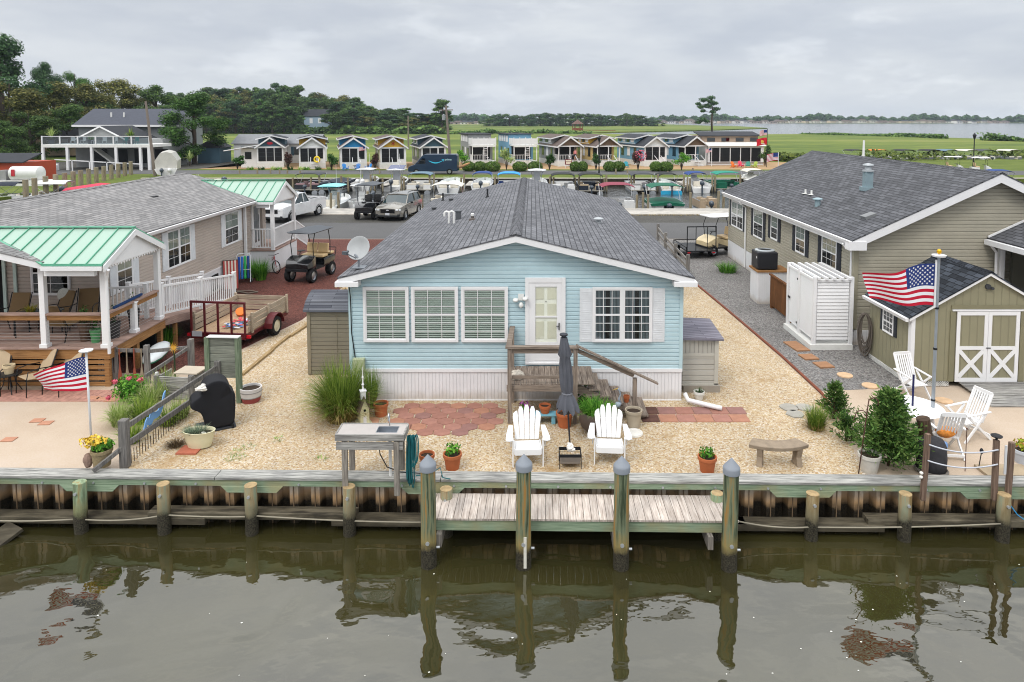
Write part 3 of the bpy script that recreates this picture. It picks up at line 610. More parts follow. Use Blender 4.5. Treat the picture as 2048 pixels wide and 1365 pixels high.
# floodlight, meter box, cable
b=MB(); b.X=FW; b.box(-.36,-.22,-.05,-.015,2.50,2.66).blob((-.42,-.12,2.53),(.075,.10,.05)).blob((-.19,-.12,2.56),(.075,.10,.05)).blob((-.29,-.10,2.40),(.06,.06,.07))
b.build('floodlight',P('white plastic','dfe0dd',rough=.4),bh,smooth=40)
b=MB(); b.X=FW; b.box(-4.38,-4.10,-.16,-.02,.78,1.08); mb_=b.build('meter_box',P('pale green box','a9b08f',rough=.5),bh,bevel=.01)
b=MB(); b.X=FW; b.tube([(-4.34,-.04,1.06),(-4.42,-.04,1.7),(-4.43,-.05,2.6),(-4.42,-.25,3.05)],.012,6); b.build('cable',P('black cable','17181a'),bh)
b=MB(); b.tube([(3.70,16.2,.22),(3.75,16.05,.12),(4.3,15.75,.09),(4.46,15.68,.08)],.055,10); b.build('downspout',M_white,bh,smooth=True)
def zr(x,xm=-.41,zp=4.16,s=.2424): return zp-abs(x-xm)*s
def rv(px,py,s=.2424,xm=-.41,zp=4.16):
    d=ray(px,py); t=8.
    while t<60:
        p=Vector((0,0,H))+d*t
        if p.z<zr(p.x,xm,zp,s): return p
        t+=.01
b=MB(); M_pvc=P('white pipe','d9d9d6',rough=.5)
for px in (898,908):
    p=rv(px,447); x=p.x; b.tube([(x,p.y,p.z-.05),(x,p.y,p.z+.30)]+[(x-.07+.07*cos(a),p.y,p.z+.30+.07*sin(a)) for a in [i*pi/6 for i in range(1,7)]]+[(x-.14,p.y,p.z+.22)],.035,10)
vv=b.build('vent_pipe',M_pvc,bh,smooth=40); 
b=MB()
p=rv(915,440); b.cbox((p.x+.02,p.y+.1,p.z+.12),(.16,.16,.26)); b.cbox((p.x+.02,p.y+.1,p.z+.27),(.2,.2,.04)); b.build('flue_box',P('grey metal box','5c5f63',metal=.4),bh)
b=MB(); p=rv(945,440); b.lathe([(.12,-.02),(.10,.04),(.05,.06),(.05,.12)],p,10); b.build('roof_vent',P('brown vent','57504c'),bh); b=MB(); b.lathe([(.05,.12),(.055,.18),(.04,.2)],p,10); b.build('vent_cap',M_pvc,bh)
b=MB(); p=rv(1197,446); b.lathe([(.10,-.03),(.10,.03),(.07,.06),(.07,.10),(.16,.11),(.16,.14),(.06,.18)],p,14); b.build('roof_vent',P('pale metal vent','a8adb0',metal=.3,rough=.5),bh)
for px,py in((886,402),(975,395)):
    p=rv(px,py); MB().tube([p-Vector((0,0,.05)),p+Vector((0,0,.34))],.035,8).lathe([(.1,-.02),(.04,.08)],p,8).build('stack_pipe',P('black pipe','1f2124'),bh)
for px,py in((902,402),(868,420)):
    p=rv(px,py); MB().lathe([(.11,-.02),(.08,.04),(.12,.07),(.1,.1)],p,8).build('roof_vent',P('dark vent','3a3c3f'),bh)
# satellite dish
t=thing('satellite_dish','grey oval satellite dish on the left eave of the blue house','satellite dish',(-4.28,16.55,3.25)); t.scale=(1.06,)*3
MB().tube([(0,0,-.05),(0,0,.22),(-.1,.05,.30)],.025,8).cbox((.02,0,.02),(.3,.3,.02)).build('mast',P('grey steel','7d8288',metal=.4,rough=.5),t)
b=MB(); DM=Matrix.Translation((-.02,.12,.42))@Matrix.Rotation(R(-28),4,'Z')@Matrix.Rotation(R(62),4,'X')
DM=Matrix.Translation((-.02,.10,.44))@Matrix.Rotation(R(-30),4,'Z')@Matrix.Rotation(R(68),4,'X')
prof=[(.001,-.06),(.12,-.052),(.24,-.025),(.33,.01),(.345,.015),(.345,.022),(.33,.02),(.24,-.012),(.12,-.04),(.001,-.046)]
b.X=DM; b.lathe(prof,(0,0,0),28,sx=1,sy=.82,caps=False); b.build('reflector',P('dish grey','a2a5a6',rough=.5,var=.12),t,smooth=True)
p0=DM@Vector((0,-.26,0)); p1=DM@Vector((-.0,-.20,.38))
MB().tube([DM@Vector((0,-.24,-.02)),p1],.014,6).build('arm',P('grey steel','7d8288'),t)
b=MB(); b.cbox(p1,(.14,.07,.08),rz=R(-30)); b.tube([p1,DM@Vector((0,-.14,.30))],.03,8); b.build('feed_horn',P('feed horn grey','4f5459'),t,bevel=.005)
# ---------------------------------------------------------------- beige pink house on the left
lh=thing('beige_house','pinkish beige house with grey roof and green metal porch roofs on the left','house',(-16.6,19.9,0),world=True)
FL=frame((-12.65,0,0),(0,1,0),(-1,0,0)); FLf=frame((0,19.9,0),(1,0,0),(0,1,0))
b=MB(); b.X=FL; lap(b,19.9,32.0,.92,3.30,h=.11); b.build('side_wall',M_pinkS,lh)
b=MB(); b.X=FLf; lap(b,-20.5,-12.65,.92,3.28,h=.11); b.build('front_wall',M_pinkS,lh)
b=MB(); b.box(-20.6,-12.7,31.9,32.0,0,3.3).box(-20.6,-20.5,19.9,31.9,0,3.3); b.build('back_wall',M_pinkS,lh)
b=MB(); b.box(-12.72,-12.64,19.9,32.0,0,.90); b.build('skirting',M_skirt,lh)
b=MB(); b.box(-12.66,-12.60,19.84,19.95,.9,3.3).box(-12.66,-12.60,29.6,29.72,.9,3.3).box(-12.66,-12.62,19.9,32,.88,.95); b.build('corner_trim',M_white,lh)
b=MB(); b.box(-12.6,-12.5,29.45,29.55,.1,3.25); b.build('downspout',M_white,lh)
rf=gable(lh,-20.95,-12.30,16.95,32.45,3.30,4.32,xm=-16.6,mroof=M_roofL,fh=.16)
g=ORG[lh.name]
for y0,y1,z0,z1,m in((23.35,24.85,1.72,2.98,.10),(27.75,28.95,1.72,2.98,None),(20.45,21.2,1.66,2.85,None)):
    win(lh,FL,y0,y1,z0,z1,cols=2 if not m else 2,rows=2,kind='half',out=.018,fr=.05,d=.028,mull=m,shut=True,sw=.32,smat=P('white shutter','d3d6d9'))
for a0,a1 in((-14.75,-13.7),): win(lh,FLf,a0,a1,1.75,2.98,cols=2,rows=2,kind='dark',out=.018)
b=MB(); b.X=FLf; b.box(-18.8,-15.6,-.05,-.018,1.06,3.05); b.build('glass_door',M_dark,lh)
b=MB(); b.X=FLf
for x in(-18.9,-17.2,-15.62,-15.3,-16.35): b.box(x,x+.09,-.09,-.05,1.04,3.1)
b.box(-18.9,-15.2,-.09,-.05,3.02,3.12); b.build('door_frame',P('pale green trim','b9cdc6',rough=.5),lh)
b=MB(); p=Vector((-14.6,25.2,0)); 
pp=AX(283,369,-14.2); b.cbox((-14.9,26.4,3.82),(.5,.32,.16)); b.build('roof_vent',P('black vent','222326'),lh)
# green metal cross roofs
M_gm=P('green metal roof','93ad9e',rough=.35,var=.05,vs=.6,spec=.5); M_gs=P('green metal seam','5a9c80',rough=.4)
def metal_roof(xg,y0,yr,y1,ze,zr_,xe,xv,nm_):
    b=MB(); slab(b,[(xg,y0,ze),(xe,y0,ze),(xv,yr,zr_),(xg,yr,zr_)],.03); slab(b,[(xg,y1,ze),(xe,y1,ze),(xv,yr,zr_),(xg,yr,zr_)],.03)
    r_=b.build('metal_roof',M_gm,lh)
    b=MB(); n_=9; 
    for i in range(26):
        x=xg-.02-i*.40
        for ya in(y0,y1):
            if x<xv: break
            t=0 if x>xe else (xe-x)/(xe-xv)
            pa=Vector((x,ya+(yr-ya)*t,ze+(zr_-ze)*t+.015)); pb=Vector((x,yr,zr_+.015))
            if (pb-pa).length>.05: b.bar(pa,pb,.022,.035)
    b.bar((xg,yr,zr_+.03),(xv,yr,zr_+.03),.12,.03); b.bar((xg,y0,ze-.005),(xe,y0,ze-.005),.03,.06); b.bar((xe,y0,ze+.02),(xv,yr,zr_+.02),.06,.03)
    b.build('roof_seam',M_gs,r_,org=g)
    b=MB(); f=.16
    b.prism([(xg+.005,y0,ze-.03),(xg+.005,yr,zr_-.03),(xg+.005,yr,zr_-.03-f),(xg+.005,y0,ze-.03-f)],(.03,0,0)); b.prism([(xg+.005,y1,ze-.03),(xg+.005,yr,zr_-.03),(xg+.005,yr,zr_-.03-f),(xg+.005,y1,ze-.03-f)],(.03,0,0))
    b.box(xg,xe,y0-.07,y0-.02,ze-.14,ze-.04); b.build('rake_board',M_white,r_,org=g)
    b=MB(); m=.12; b.prism([(xg-.10,y0+m,ze-.10),(xg-.10,yr,zr_-.06),(xg-.10,y1-m,ze-.10)],(.04,0,0)); 
    # scalloped trim under the gable
    yy=y0+m
    while yy<y1-m-.05: b.prism([(xg-.10,yy,ze-.10),(xg-.10,yy+.12,ze-.10),(xg-.10,yy+.06,ze-.17)],(.03,0,0)); yy+=.12
    b.box(xg-.25,xe,y0+.05,y0+.17,ze-.30,ze-.10).box(xg-.25,xe,y1-.17,y1-.05,ze-.30,ze-.10)
    b.build('gable_panel',M_white,r_,org=g)
metal_roof(-10.78,16.88,18.32,19.76,3.25,3.95,-12.3,-15.1,'a')
metal_roof(-11.5,30.05,31.6,33.15,3.25,4.03,-12.3,-15.4,'b')
# front deck with posts, rails and cables
M_trex=wood('brown deck board',hexc('806a60'),hexc('a78d82'),'u'); M_pt=wood('brown joist timber',hexc('7a5534'),hexc('a47c52'),'u')
b=MB(); y=17.12
while y<19.85: b.box(-24,-10.82,y,y+.137,1.0,1.03); y+=.142
b.build('deck_floor',M_trex,lh)
b=MB(); b.box(-24,-10.86,17.16,17.20,.74,1.0); b.box(-10.90,-10.86,17.2,19.8,.74,1.0)
for k in range(5): b.box(-24,-10.9,17.20,17.225,.02+k*.145,.115+k*.145)
b.build('deck_skirt',M_pt,lh)
b=MB(); 
for x,y in((-10.98,17.25),(-10.98,18.5),(-10.98,19.7)): b.box(x-.06,x+.06,y-.06,y+.06,0,1.0)
b.each('deck_leg',M_pt,lh)
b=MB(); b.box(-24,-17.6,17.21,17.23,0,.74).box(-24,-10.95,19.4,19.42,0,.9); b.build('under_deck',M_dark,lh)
for x,y,zt in((-12.55,17.22,3.1),(-10.98,17.22,3.1),(-10.98,19.68,3.15),(-16.2,17.22,3.1),(-10.98,18.45,1.85)):
    b=MB(); b.box(x-.07,x+.07,y-.07,y+.07,1.03,zt).box(x-.10,x+.10,y-.10,y+.10,1.03,1.13)
    if zt<2: b.box(x-.09,x+.09,y-.09,y+.09,zt,zt+.03)
    b.build('porch_post',M_white,lh,bevel=.008)
b=MB()
for a,c in((-24,-16.3),(-16.12,-12.63),(-12.47,-11.06)): b.box(a,c,17.14,17.30,1.88,1.92)
b.box(-11.06,-10.90,17.30,18.37,1.88,1.92).box(-11.06,-10.90,18.53,19.6,1.88,1.92); b.each('rail_cap',M_trex,lh)
b=MB()
for a,c in((-24,-16.3),(-16.12,-12.63),(-12.47,-11.06)): b.box(a,c,17.19,17.23,1.74,1.878)
b.box(-11.0,-10.96,17.30,18.37,1.74,1.878).box(-11.0,-10.96,18.53,19.6,1.74,1.878); b.each('rail_beam',M_pt,lh)
b=MB()
for k in range(7):
    z=1.14+k*.085; b.box(-24,-11.05,17.206,17.212,z,z+.006); b.box(-10.984,-10.978,17.3,19.6,z,z+.006)
b.build('rail_cable',P('steel cable','b4b6b8',metal=.7,rough=.35),lh)
b=MB(); b.tube([(-10.72,17.0,3.1),(-10.80,17.08,2.95),(-10.84,17.1,2.8),(-10.84,17.1,.9)],.04,8); b.build('downspout',M_white,lh)
# ramp going back along the wall, white balusters
def balus(par,p,q,h=.92,n=None,posts=True,sp=.11,bot=.1,name='railing',mat=None,org=None):
    p=Vector(p);q=Vector(q);d=q-p;L_=Vector((d.x,d.y,0)).length; up=Vector((0,0,1))
    b=MB(); b.bar(p+up*h,q+up*h,.055,.06); b.bar(p+up*bot,q+up*bot,.045,.05); k=int(L_/sp)
    for i in range(1,k): c=p+d*i/k; b.bar(c+up*bot,c+up*h,.03,.03)
    if posts:
        k=max(1,round(L_/1.8))
        for i in range(k+1):
            c=p+d*i/k; b.box(c.x-.05,c.x+.05,c.y-.05,c.y+.05,c.z-.02,c.z+h+.08); b.box(c.x-.065,c.x+.065,c.y-.065,c.y+.065,c.z+h+.08,c.z+h+.10)
    return b.build(name,mat or M_white,par,org=org)
balus(lh,(-10.98,19.85,1.05),(-10.45,23.5,.55)); balus(lh,(-12.0,19.95,1.05),(-11.6,23.6,.55)); balus(lh,(-12.5,19.6,1.05),(-11.4,19.8,1.05))
b=MB(); b.prism([(-12.6,19.8,1.03),(-10.9,19.8,1.03),(-10.4,23.55,.53),(-12.2,23.6,.53)],(0,0,-.05)); b.prism([(-10.92,19.8,1.0),(-10.42,23.55,.5),(-10.42,23.55,.3),(-10.92,19.8,.8)],(.03,0,0)); b.build('ramp',M_trex,lh)
b=MB()
for x,y,z in((-10.9,20.4,.9),(-10.65,22,.7),(-10.5,23.3,.5)): b.box(x-.05,x+.05,y-.05,y+.05,0,z)
b.each('ramp_leg',M_pt,lh)
# rear porch
b=MB(); b.box(-13,-11.55,30.2,33.1,.98,1.03); b.build('rear_porch_floor',M_trex,lh)
b=MB(); b.box(-12.7,-11.58,30.23,30.27,.03,.97).box(-11.62,-11.57,30.27,33.1,.03,.97); b.build('rear_skirting',M_skirt,lh)
b=MB()
for x,y in((-11.66,30.3),(-11.66,33.0),(-12.75,30.15)): b.box(x-.07,x+.07,y-.07,y+.07,1.03,3.2)
b.each('rear_post',M_white,lh)
balus(lh,(-12.6,30.3,1.04),(-11.75,30.3,1.04),posts=False); balus(lh,(-11.64,30.4,1.04),(-11.64,32.9,1.04),posts=False); balus(lh,(-11.64,33.1,1.04),(-11.5,34.6,.3),posts=False)
FR=frame((0,30.9,0),(1,0,0),(0,1,0)); b=MB(); b.box(-14,-12.5,31.3,31.4,1,3.2); b.build('rear_wall',M_pinkS,lh); b=MB(); b.box(-12.64,-12.58,30.35,31.2,1.1,3.05); b.build('rear_door',M_white,lh)
b=MB(); b.poly((-12.57,30.5,1.3),(-12.57,31.1,1.3),(-12.57,31.1,2.95),(-12.57,30.5,2.95)); b.build('rear_door_glass',M_glassd,lh)
b=MB(); b.box(-12.60,-12.56,26.9-.5,26.9,.15,.75); b.build('skirt_opening',M_dark,lh)
# ---------------------------------------------------------------- olive beige house on the right
rh=thing('olive_house','olive beige house with charcoal shingle roof and dark shutters on the right','house',(13.9,20.5,0),world=True)
FS=frame((9.8,0,0),(0,1,0),(1,0,0)); FF=frame((0,20.5,0),(1,0,0),(0,1,0))
b=MB(); b.X=FS; lap(b,20.5,33.9,.88,3.2,h=.11); b.build('side_wall',M_oliveS,rh)
b=MB(); b.X=FF; lap(b,9.8,18.0,.2,3.15,h=.11,top=(5.1,.476,13.9)); b.build('front_wall',M_oliveS,rh)
b=MB(); b.prism([(9.85,33.85,0),(18,33.85,0),(18,33.85,3.15),(13.9,33.85,5.1),(9.85,33.85,3.15)],(0,.05,0)).box(17.95,18,20.5,33.9,0,3.15); b.build('back_wall',M_oliveS,rh)
b=MB(); b.box(9.78,9.82,20.5,33.9,.02,.86).box(9.8,18,20.46,20.48,0,.45); b.build('skirting',M_skirt,rh)
b=MB(); b.box(9.72,9.86,20.42,20.56,.5,3.1); b.build('corner_trim',vinyl('olive trim','8f8a78'),rh)
rf=gable(rh,9.52,18.28,20.15,34.0,3.28,5.30,xm=13.9,mroof=M_roofR,fh=.26); g=ORG[rh.name]
b=MB(); b.box(9.44,9.95,20.12,20.45,2.98,3.24); b.each('eave_return',M_white,rf,org=g)
for y0,y1,z0,z1,m,c in((31.55,33.3,1.72,2.88,.09,2),(28.8,29.95,1.78,2.95,None,2),(27.05,27.75,2.05,2.95,None,1),(24.3,25.1,2.02,2.98,None,2),(21.75,22.8,2.05,2.98,None,3)):
    win(rh,FS,y0,y1,z0-.0,z1,cols=c,rows=2,kind='half',out=.018,fr=.05,d=.028,mull=m,shut=True,sw=.3)
b=MB()
for y in(20.62,31.0): b.tube([(9.45,y,3.1),(9.6,y,2.95),(9.73,y,2.85),(9.73,y,.1)],.04,8)
b.build('downspout',M_white,rh)
p=lambda a,c: rv(a,c,s=.461,xm=13.9,zp=5.30)
MG=P('galvanised flue','8fa3aa',metal=.35,rough=.45,var=.1)
q=p(1735,378); MB().cbox(q+Vector((0,0,.0)),(.42,.36,.14)).box(q.x-.13,q.x+.13,q.y-.13,q.y+.13,q.z,q.z+.62).build('flue',MG,rh); MB().lathe([(.2,.62),(.2,.67),(.12,.68),(.10,.80),(.19,.84),(.17,.88),(.02,.92)],q,14).build('flue_cap',P('pale metal vent','a8adb0'),rh)
for a,c in((1611,388),(1623,390)): q=p(a,c); MB().tube([q-Vector((0,0,.05)),q+Vector((0,0,.17))],.04,8).cbox(q+Vector((0,0,.01)),(.22,.22,.02)).build('stack_pipe',M_pvc,rh)
q=p(1635,412); MB().lathe([(.10,-.1),(.10,.22),(.18,.23),(.17,.27),(.05,.3)],q,12).build('roof_vent',MG,rh)
q=p(1737,434); MB().cbox(q+Vector((0,0,.02)),(.36,.36,.12),ry=R(-20)).build('roof_vent',P('grey louvre','77797a'),rh)
# porch wing at the right edge
b=MB(); slab(b,[(13.75,16.8,3.30),(13.75,20.49,3.30),(17.2,20.49,4.9),(17.2,16.8,4.9)],.04); r2=b.build('porch_roof',M_roofR,rh)
b=MB(); b.box(13.62,13.76,16.8,20.4,3.12,3.27); b.bar((13.75,20.42,3.34),(17.2,20.42,4.94),.05,.05); b.build('gutter',M_white,r2,org=g)
b=MB(); b.box(14.0,14.14,20.2,20.34,.3,3.15).box(14.0,14.14,17.2,17.34,.3,3.15); b.each('porch_post',M_white,rh)
b=MB(); b.box(14.16,17,19.9,20.0,.3,3.2); b.build('porch_screen',P('dark screen','34342d',rough=.9),rh)
b=MB(); b.tube([(13.7,20.25,3.15),(13.9,20.25,2.9),(13.92,20.25,2.0)],.04,8); b.build('downspout',M_white,rh)
# ---------------------------------------------------------------- sheds
M_shedO=ribbed('olive shed panel',hexc('87836c'),pitch=.2,axis=0,depth=.008,line=.82)
os_=thing('olive_shed','olive green shed with black roof and white crossed double doors','shed',(11.6,17.2,0),world=True)
b=MB(); b.prism([(9.72,17.2,.14),(13.55,17.2,.14),(13.55,17.2,1.84),(11.64,17.2,2.93),(9.72,17.2,1.84)],(0,.06,0)).box(9.72,9.78,17.26,19.35,.14,1.84).box(13.49,13.55,17.26,19.35,.14,1.84).prism([(9.78,19.3,.14),(13.5,19.3,.14),(13.5,19.3,1.84),(11.64,19.3,2.9),(9.78,19.3,1.84)],(0,.05,0)); b.build('wall',M_shedO,os_)
gable(os_,9.60,13.68,17.1,19.45,1.84,3.02,xm=11.64,mroof=M_roofS,fh=.07)
b=MB(); b.box(9.70,9.80,17.17,17.21,.14,1.86).box(9.69,9.72,17.19,17.29,.14,1.86); b.build('corner_trim',M_white,os_)
FD=frame((0,17.2,0),(1,0,0),(0,1,0))
for x0,x1 in((10.86,11.66),(11.67,12.47)):
    b=MB(); b.X=FD; b.box(x0,x1,-.02,-.004,.14,1.98); d=b.build('shed_door',M_shedO,os_)
    b=MB(); b.X=FD; w=.09; b.box(x0,x0+w,-.042,-.021,.14,1.98).box(x1-w,x1,-.042,-.021,.14,1.98).box(x0+w,x1-w,-.042,-.021,.14,.24).box(x0+w,x1-w,-.042,-.021,1.88,1.98).box(x0+w,x1-w,-.042,-.021,.98,1.07)
    b.bar((x0+w,-.033,.26),(x1-w,-.033,.96),.02,.10,up=(0,0,1)); b.bar((x0+w,-.034,.96),(x1-w,-.034,.26),.02,.10); b.build('cross_board',M_white,d,org=ORG[os_.name])
b=MB(); b.X=FD; b.box(11.63,11.74,-.06,-.042,1.02,1.04); b.build('latch',P('dark handle','2a2c30'),os_)
b=MB(); b.X=FD; b.box(10.74,12.6,-.05,0,1.99,2.03); b.build('door_header',M_white,os_)
b=MB(); b.X=FD; b.box(10.70,10.82,-.03,0,.14,1.98).box(12.5,12.62,-.03,0,.14,1.98).box(10.72,12.6,-.03,0,2.04,2.14); b.build('door_casing',vinyl('olive casing','7b7760'),os_)
b=MB(); b.X=FD; b.lathe([(.001,0),(.06,0),(.06,.03),(.001,.03)],(0,0,0),10,caps=False); 
b=MB(); b.tube([(11.62,17.2,2.62),(11.62,17.15,2.62)],.07,10).tube([(11.72,17.2,2.58),(11.72,17.13,2.58)],.04,8); b.build('gable_lamp',P('dark vent','3a3c3f'),os_)
FSd=frame((9.72,0,0),(0,1,0),(1,0,0)); win(os_,FSd,18.05,18.55,1.08,1.66,cols=3,rows=2,kind='dark',shut=True,sw=.14,fr=.03,d=.04)
def lattice(b,p,q,z0,z1,step=.06,w=.012,o=(0,0,0)):
    p=Vector(p);q=Vector(q);d=(q-p);L_=d.length;d.normalize();h=z1-z0;x=-h
    while x<L_:
        for s in(1,-1):
            a,c=(x,x+h) if s>0 else (x+h,x)
            za,zc=z0,z1
            A=p+d*a+Vector((0,0,za));C=p+d*c+Vector((0,0,zc))
            # clip to the run
            def cl(u,v):
                uu=(u-p).dot(d)
                if uu<0: return u+(v-u)*((0-uu)/((v-p).dot(d)-uu))
                if uu>L_: return u+(v-u)*((L_-uu)/((v-p).dot(d)-uu))
                return u
            A2=cl(A,C);C2=cl(C,A)
            if (C2-A2).length>.02: b.bar(A2,C2,w,w)
        x+=step
b=MB(); lattice(b,(9.74,17.19,0),(10.72,17.19,0),0.01,.14); lattice(b,(12.6,17.19,0),(13.5,17.19,0),.01,.14); lattice(b,(9.715,17.25,0),(9.715,19.3,0),.01,.14); b.build('lattice_skirt',M_lattice,os_)
b=MB(); y=15.9; n_=10
for i in range(n_):
    ya=15.92+i*.128; za=.03+.10*i/n_; b.box(10.98,12.7,ya,ya+.12,za-.02,za+.012)
o=b.build('shed_ramp',M_wg,org=(11.8,16.5,0)); tag(o,'grey plank ramp sloping down from the white crossed shed doors','ramp')
M_taupe=ribbed('taupe resin panel',hexc('7f796a'),pitch=.115,axis=1,depth=.015,line=.72); M_lid=shingle('grey lid texture',[hexc(x) for x in('4a4c53','585a61','686a70')],row=.09,wid=1.2,gap=.006)
ts=thing('storage_shed','taupe resin storage shed with dark barrel roof left of the blue house','shed',(-5.4,18.0,0),world=True)
b=MB(); b.box(-6.05,-4.62,18.0,19.3,.02,1.80); b.build('wall',M_taupe,ts)
b=MB(); pr=[(17.9,1.80),(18.1,1.98),(18.35,2.10),(18.65,2.17),(18.95,2.10),(19.2,1.98),(19.4,1.80)]
b.add([(x,y,z) for y,z in pr for x in(-6.14,-4.56)]+[(x,y,z-.05) for y,z in pr for x in(-6.14,-4.56)],[(2*i,2*i+1,2*i+3,2*i+2) for i in range(6)]+[(14+2*i,14+2*i+2,14+2*i+3,14+2*i+1) for i in range(6)]+[(0,14,15,1),(12,13,27,26)]+[(2*i,2*i+2,16+2*i,14+2*i) for i in range(6)]+[(2*i+1,15+2*i,17+2*i,2*i+3) for i in range(6)])
b.build('roof',M_lid,ts)
b=MB(); b.box(-6.07,-5.98,17.98,18.05,.02,1.80).box(-5.27,-5.262,17.985,18.0,.05,1.78).box(-4.72,-4.60,17.98,18.05,.02,1.8); b.build('corner_post',P('taupe post','857c69'),ts)
gs=thing('garden_shed','pale grey resin shed with purple grey lid right of the blue house','shed',(4.2,16.9,0),world=True)
b=MB(); b.box(3.80,4.72,16.80,17.75,.0,.17); b.build('block_base',P('concrete block','8c857b',rough=.9,bump=.4),gs)
M_gr=ribbed('pale grey resin lower',hexc('aaa79f'),pitch=.14,axis=1,depth=.012,line=.8); M_gr2=ribbed('pale grey resin upper',hexc('aaa79f'),pitch=.11,axis=0,depth=.012,line=.8)
b=MB(); b.box(3.78,4.66,16.86,17.7,.19,.92); b.build('lower_panel',M_gr,gs); b=MB(); b.box(3.78,4.66,16.87,17.7,1.0,1.36); b.build('upper_panel',M_gr2,gs)
b=MB(); b.box(3.76,4.68,16.85,17.7,.92,.998).box(4.58,4.68,16.84,16.9,.19,1.36).box(3.76,4.68,16.84,16.88,.17,.22); b.build('band',P('pale grey band','b0ada4'),gs)
b=MB(); b.prism([(3.7,16.76,1.36),(4.76,16.76,1.34),(4.76,16.76,1.40),(3.7,16.76,1.44)],(0,.0,0)) if 0 else b.prism([(3.7,16.76,1.365),(4.78,16.76,1.345),(4.72,17.9,1.52),(3.7,17.9,1.56)],(0,0,.06)); b.build('lid',shingle('purple grey lid texture',[hexc(x) for x in('716e79','7d7a84','888590')],row=.09,wid=1.2,gap=.006),gs)
# ================================================================ YARD THINGS
RN=random.Random
M_terra=P('terracotta','a9603c',rough=.8,var=.15,vs=6); M_soil=P('potting soil','3a2f26',rough=.95,var=.3,vs=20,bump=.5)
F_grass=foliage('long grass',hexc('3f5a22'),hexc('6f8a35'),hexc('a3b355'),2.0)
F_grassd=foliage('dry grass',hexc('5b4a2a'),hexc('8c7a48'),hexc('b7a873'),3.0)
F_lime=foliage('pale striped grass',hexc('6d8a3c'),hexc('a5b968'),hexc('d3dba0'),3.0)
F_green=foliage('fresh leaves',hexc('2f5c22'),hexc('55902f'),hexc('8dbb4f'),4.0)
F_dark=foliage('dark leaves',hexc('1c3618'),hexc('305226'),hexc('52753a'),3.0)
F_jun=foliage('juniper',hexc('2f4a25'),hexc('4f7236'),hexc('839c55'),3.0)
F_bush=foliage('clipped bush',hexc('34501f'),hexc('4d682d'),hexc('6a8040'),2.0)
def blades(b,c,n,h,spread,w,rnd,r0=.1,droop=.5,seg=4,ell=1.):
    for i in range(n):
        a=rnd.uniform(0,2*pi); rr=r0*rnd.random()**.5; p=Vector((c[0]+rr*cos(a)*ell,c[1]+rr*sin(a),c[2])); hh=h*rnd.uniform(.6,1.1); s=spread*rnd.uniform(.15,1.0)
        a2=a+rnd.uniform(-.7,.7); d=Vector((cos(a2)*ell,sin(a2),0)); sd=Vector((-d.y,d.x,0))*w*rnd.uniform(.6,1.2)
        vs=[];
        for k in range(seg+1):
            t=k/seg; q=p+d*s*t**1.5+Vector((0,0,hh*(t-droop*t*t*(s/spread)**1.2))); ww=(1-t)*.9+.1 if k<seg else .05
            vs+= [q-sd*ww,q+sd*ww]
        b.add(vs,[(2*k,2*k+1,2*k+3,2*k+2) for k in range(seg)])
def leaves(b,n,fn,s,rnd,asp=.55,up=.3):
    """leaf faces; fn(rnd)->(point,outward)"""
    for i in range(n):
        p,o=fn(rnd); o=Vector(o)+Vector((rnd.gauss(0,.5),rnd.gauss(0,.5),rnd.gauss(0,.5)+up)); o.normalize()
        x=o.cross(Vector((rnd.gauss(0,1),rnd.gauss(0,1),rnd.gauss(0,1)))); x.normalize(); y=o.cross(x); k=s*rnd.uniform(.6,1.35); x=x*k*asp; y=y*k; p=Vector(p)
        b.add([p-y*.5,p+x*.5,p+y*.6,p-x*.5],[(0,1,2,3)])
def ballfn(c,r,flat=1,shell=.55):
    def f(rnd):
        v=Vector((rnd.gauss(0,1),rnd.gauss(0,1),rnd.gauss(0,1))).normalized(); k=(shell+(1-shell)*rnd.random())
        return (c[0]+v.x*r[0]*k,c[1]+v.y*r[1]*k,c[2]+v.z*r[2]*k*flat),v
    return f
def potp(par,r,h,mat,taper=.72,lip=True,org=(0,0,0),n=20,sy=1,open_=True,name='pot',depth=.05):
    t=r*taper; pr=[(t,0),(r*.94,h-.06 if lip else h)]
    if lip: pr+=[(r*1.04,h-.06),(r*1.04,h)]
    pr+=[(r*.90,h),(r*.86,h-depth)]
    o=MB().lathe(pr,org,n,sy=sy).build(name,mat,par,smooth=35)
    MB().lathe([(.001,h-depth+.004),(r*.87,h-depth+.002)],org,n,sy=sy,caps=False).build('soil',M_soil,par)
    return o
# ---- wooden landing and steps
M_ow=wood('old brown grey wood',hexc('5d524a'),hexc('978a7e'),'v'); M_owu=wood('old brown grey wood flat',hexc('5d524a'),hexc('978a7e'),'u')
t=thing('entry_landing','weathered grey wooden landing with steps and handrail at the blue house door','landing',(.5,15.7,0),world=True)
b=MB(); x=-.56
while x<1.28: b.box(x,x+.132,15.15,16.26,.855,.885); x+=.141
b.build('deck_board',M_ow,t)
b=MB(); b.box(-.60,.99,15.11,15.15,.72,.86); b.box(-.6,1.0,16.2,16.25,.72,.85); b.each('rim_beam',M_owu,t)
b=MB()
for x,y,z in((-.53,15.07,1.74),(.96,15.07,1.74),(2.33,15.25,.98),(-.5,16.22,1.85)): b.box(x-.045,x+.045,y-.045,y+.045,0,z)
b.each('post',M_ow,t)
b=MB(); b.box(-.62,1.03,15.0,15.14,1.745,1.785); b.bar((-.55,15.14,1.77),(-.50,16.3,1.85),.12,.035); b.bar((.98,15.06,1.80),(2.85,15.24,.86),.13,.035); b.each('handrail',M_owu,t)
b=MB(); b.box(-.48,.91,15.06,15.09,1.62,1.72); b.bar((1.0,15.08,1.68),(2.3,15.22,1.05),.03,.09); b.box(-.48,.91,15.10,15.13,1.02,1.09); b.each('rail_board',M_owu,t)
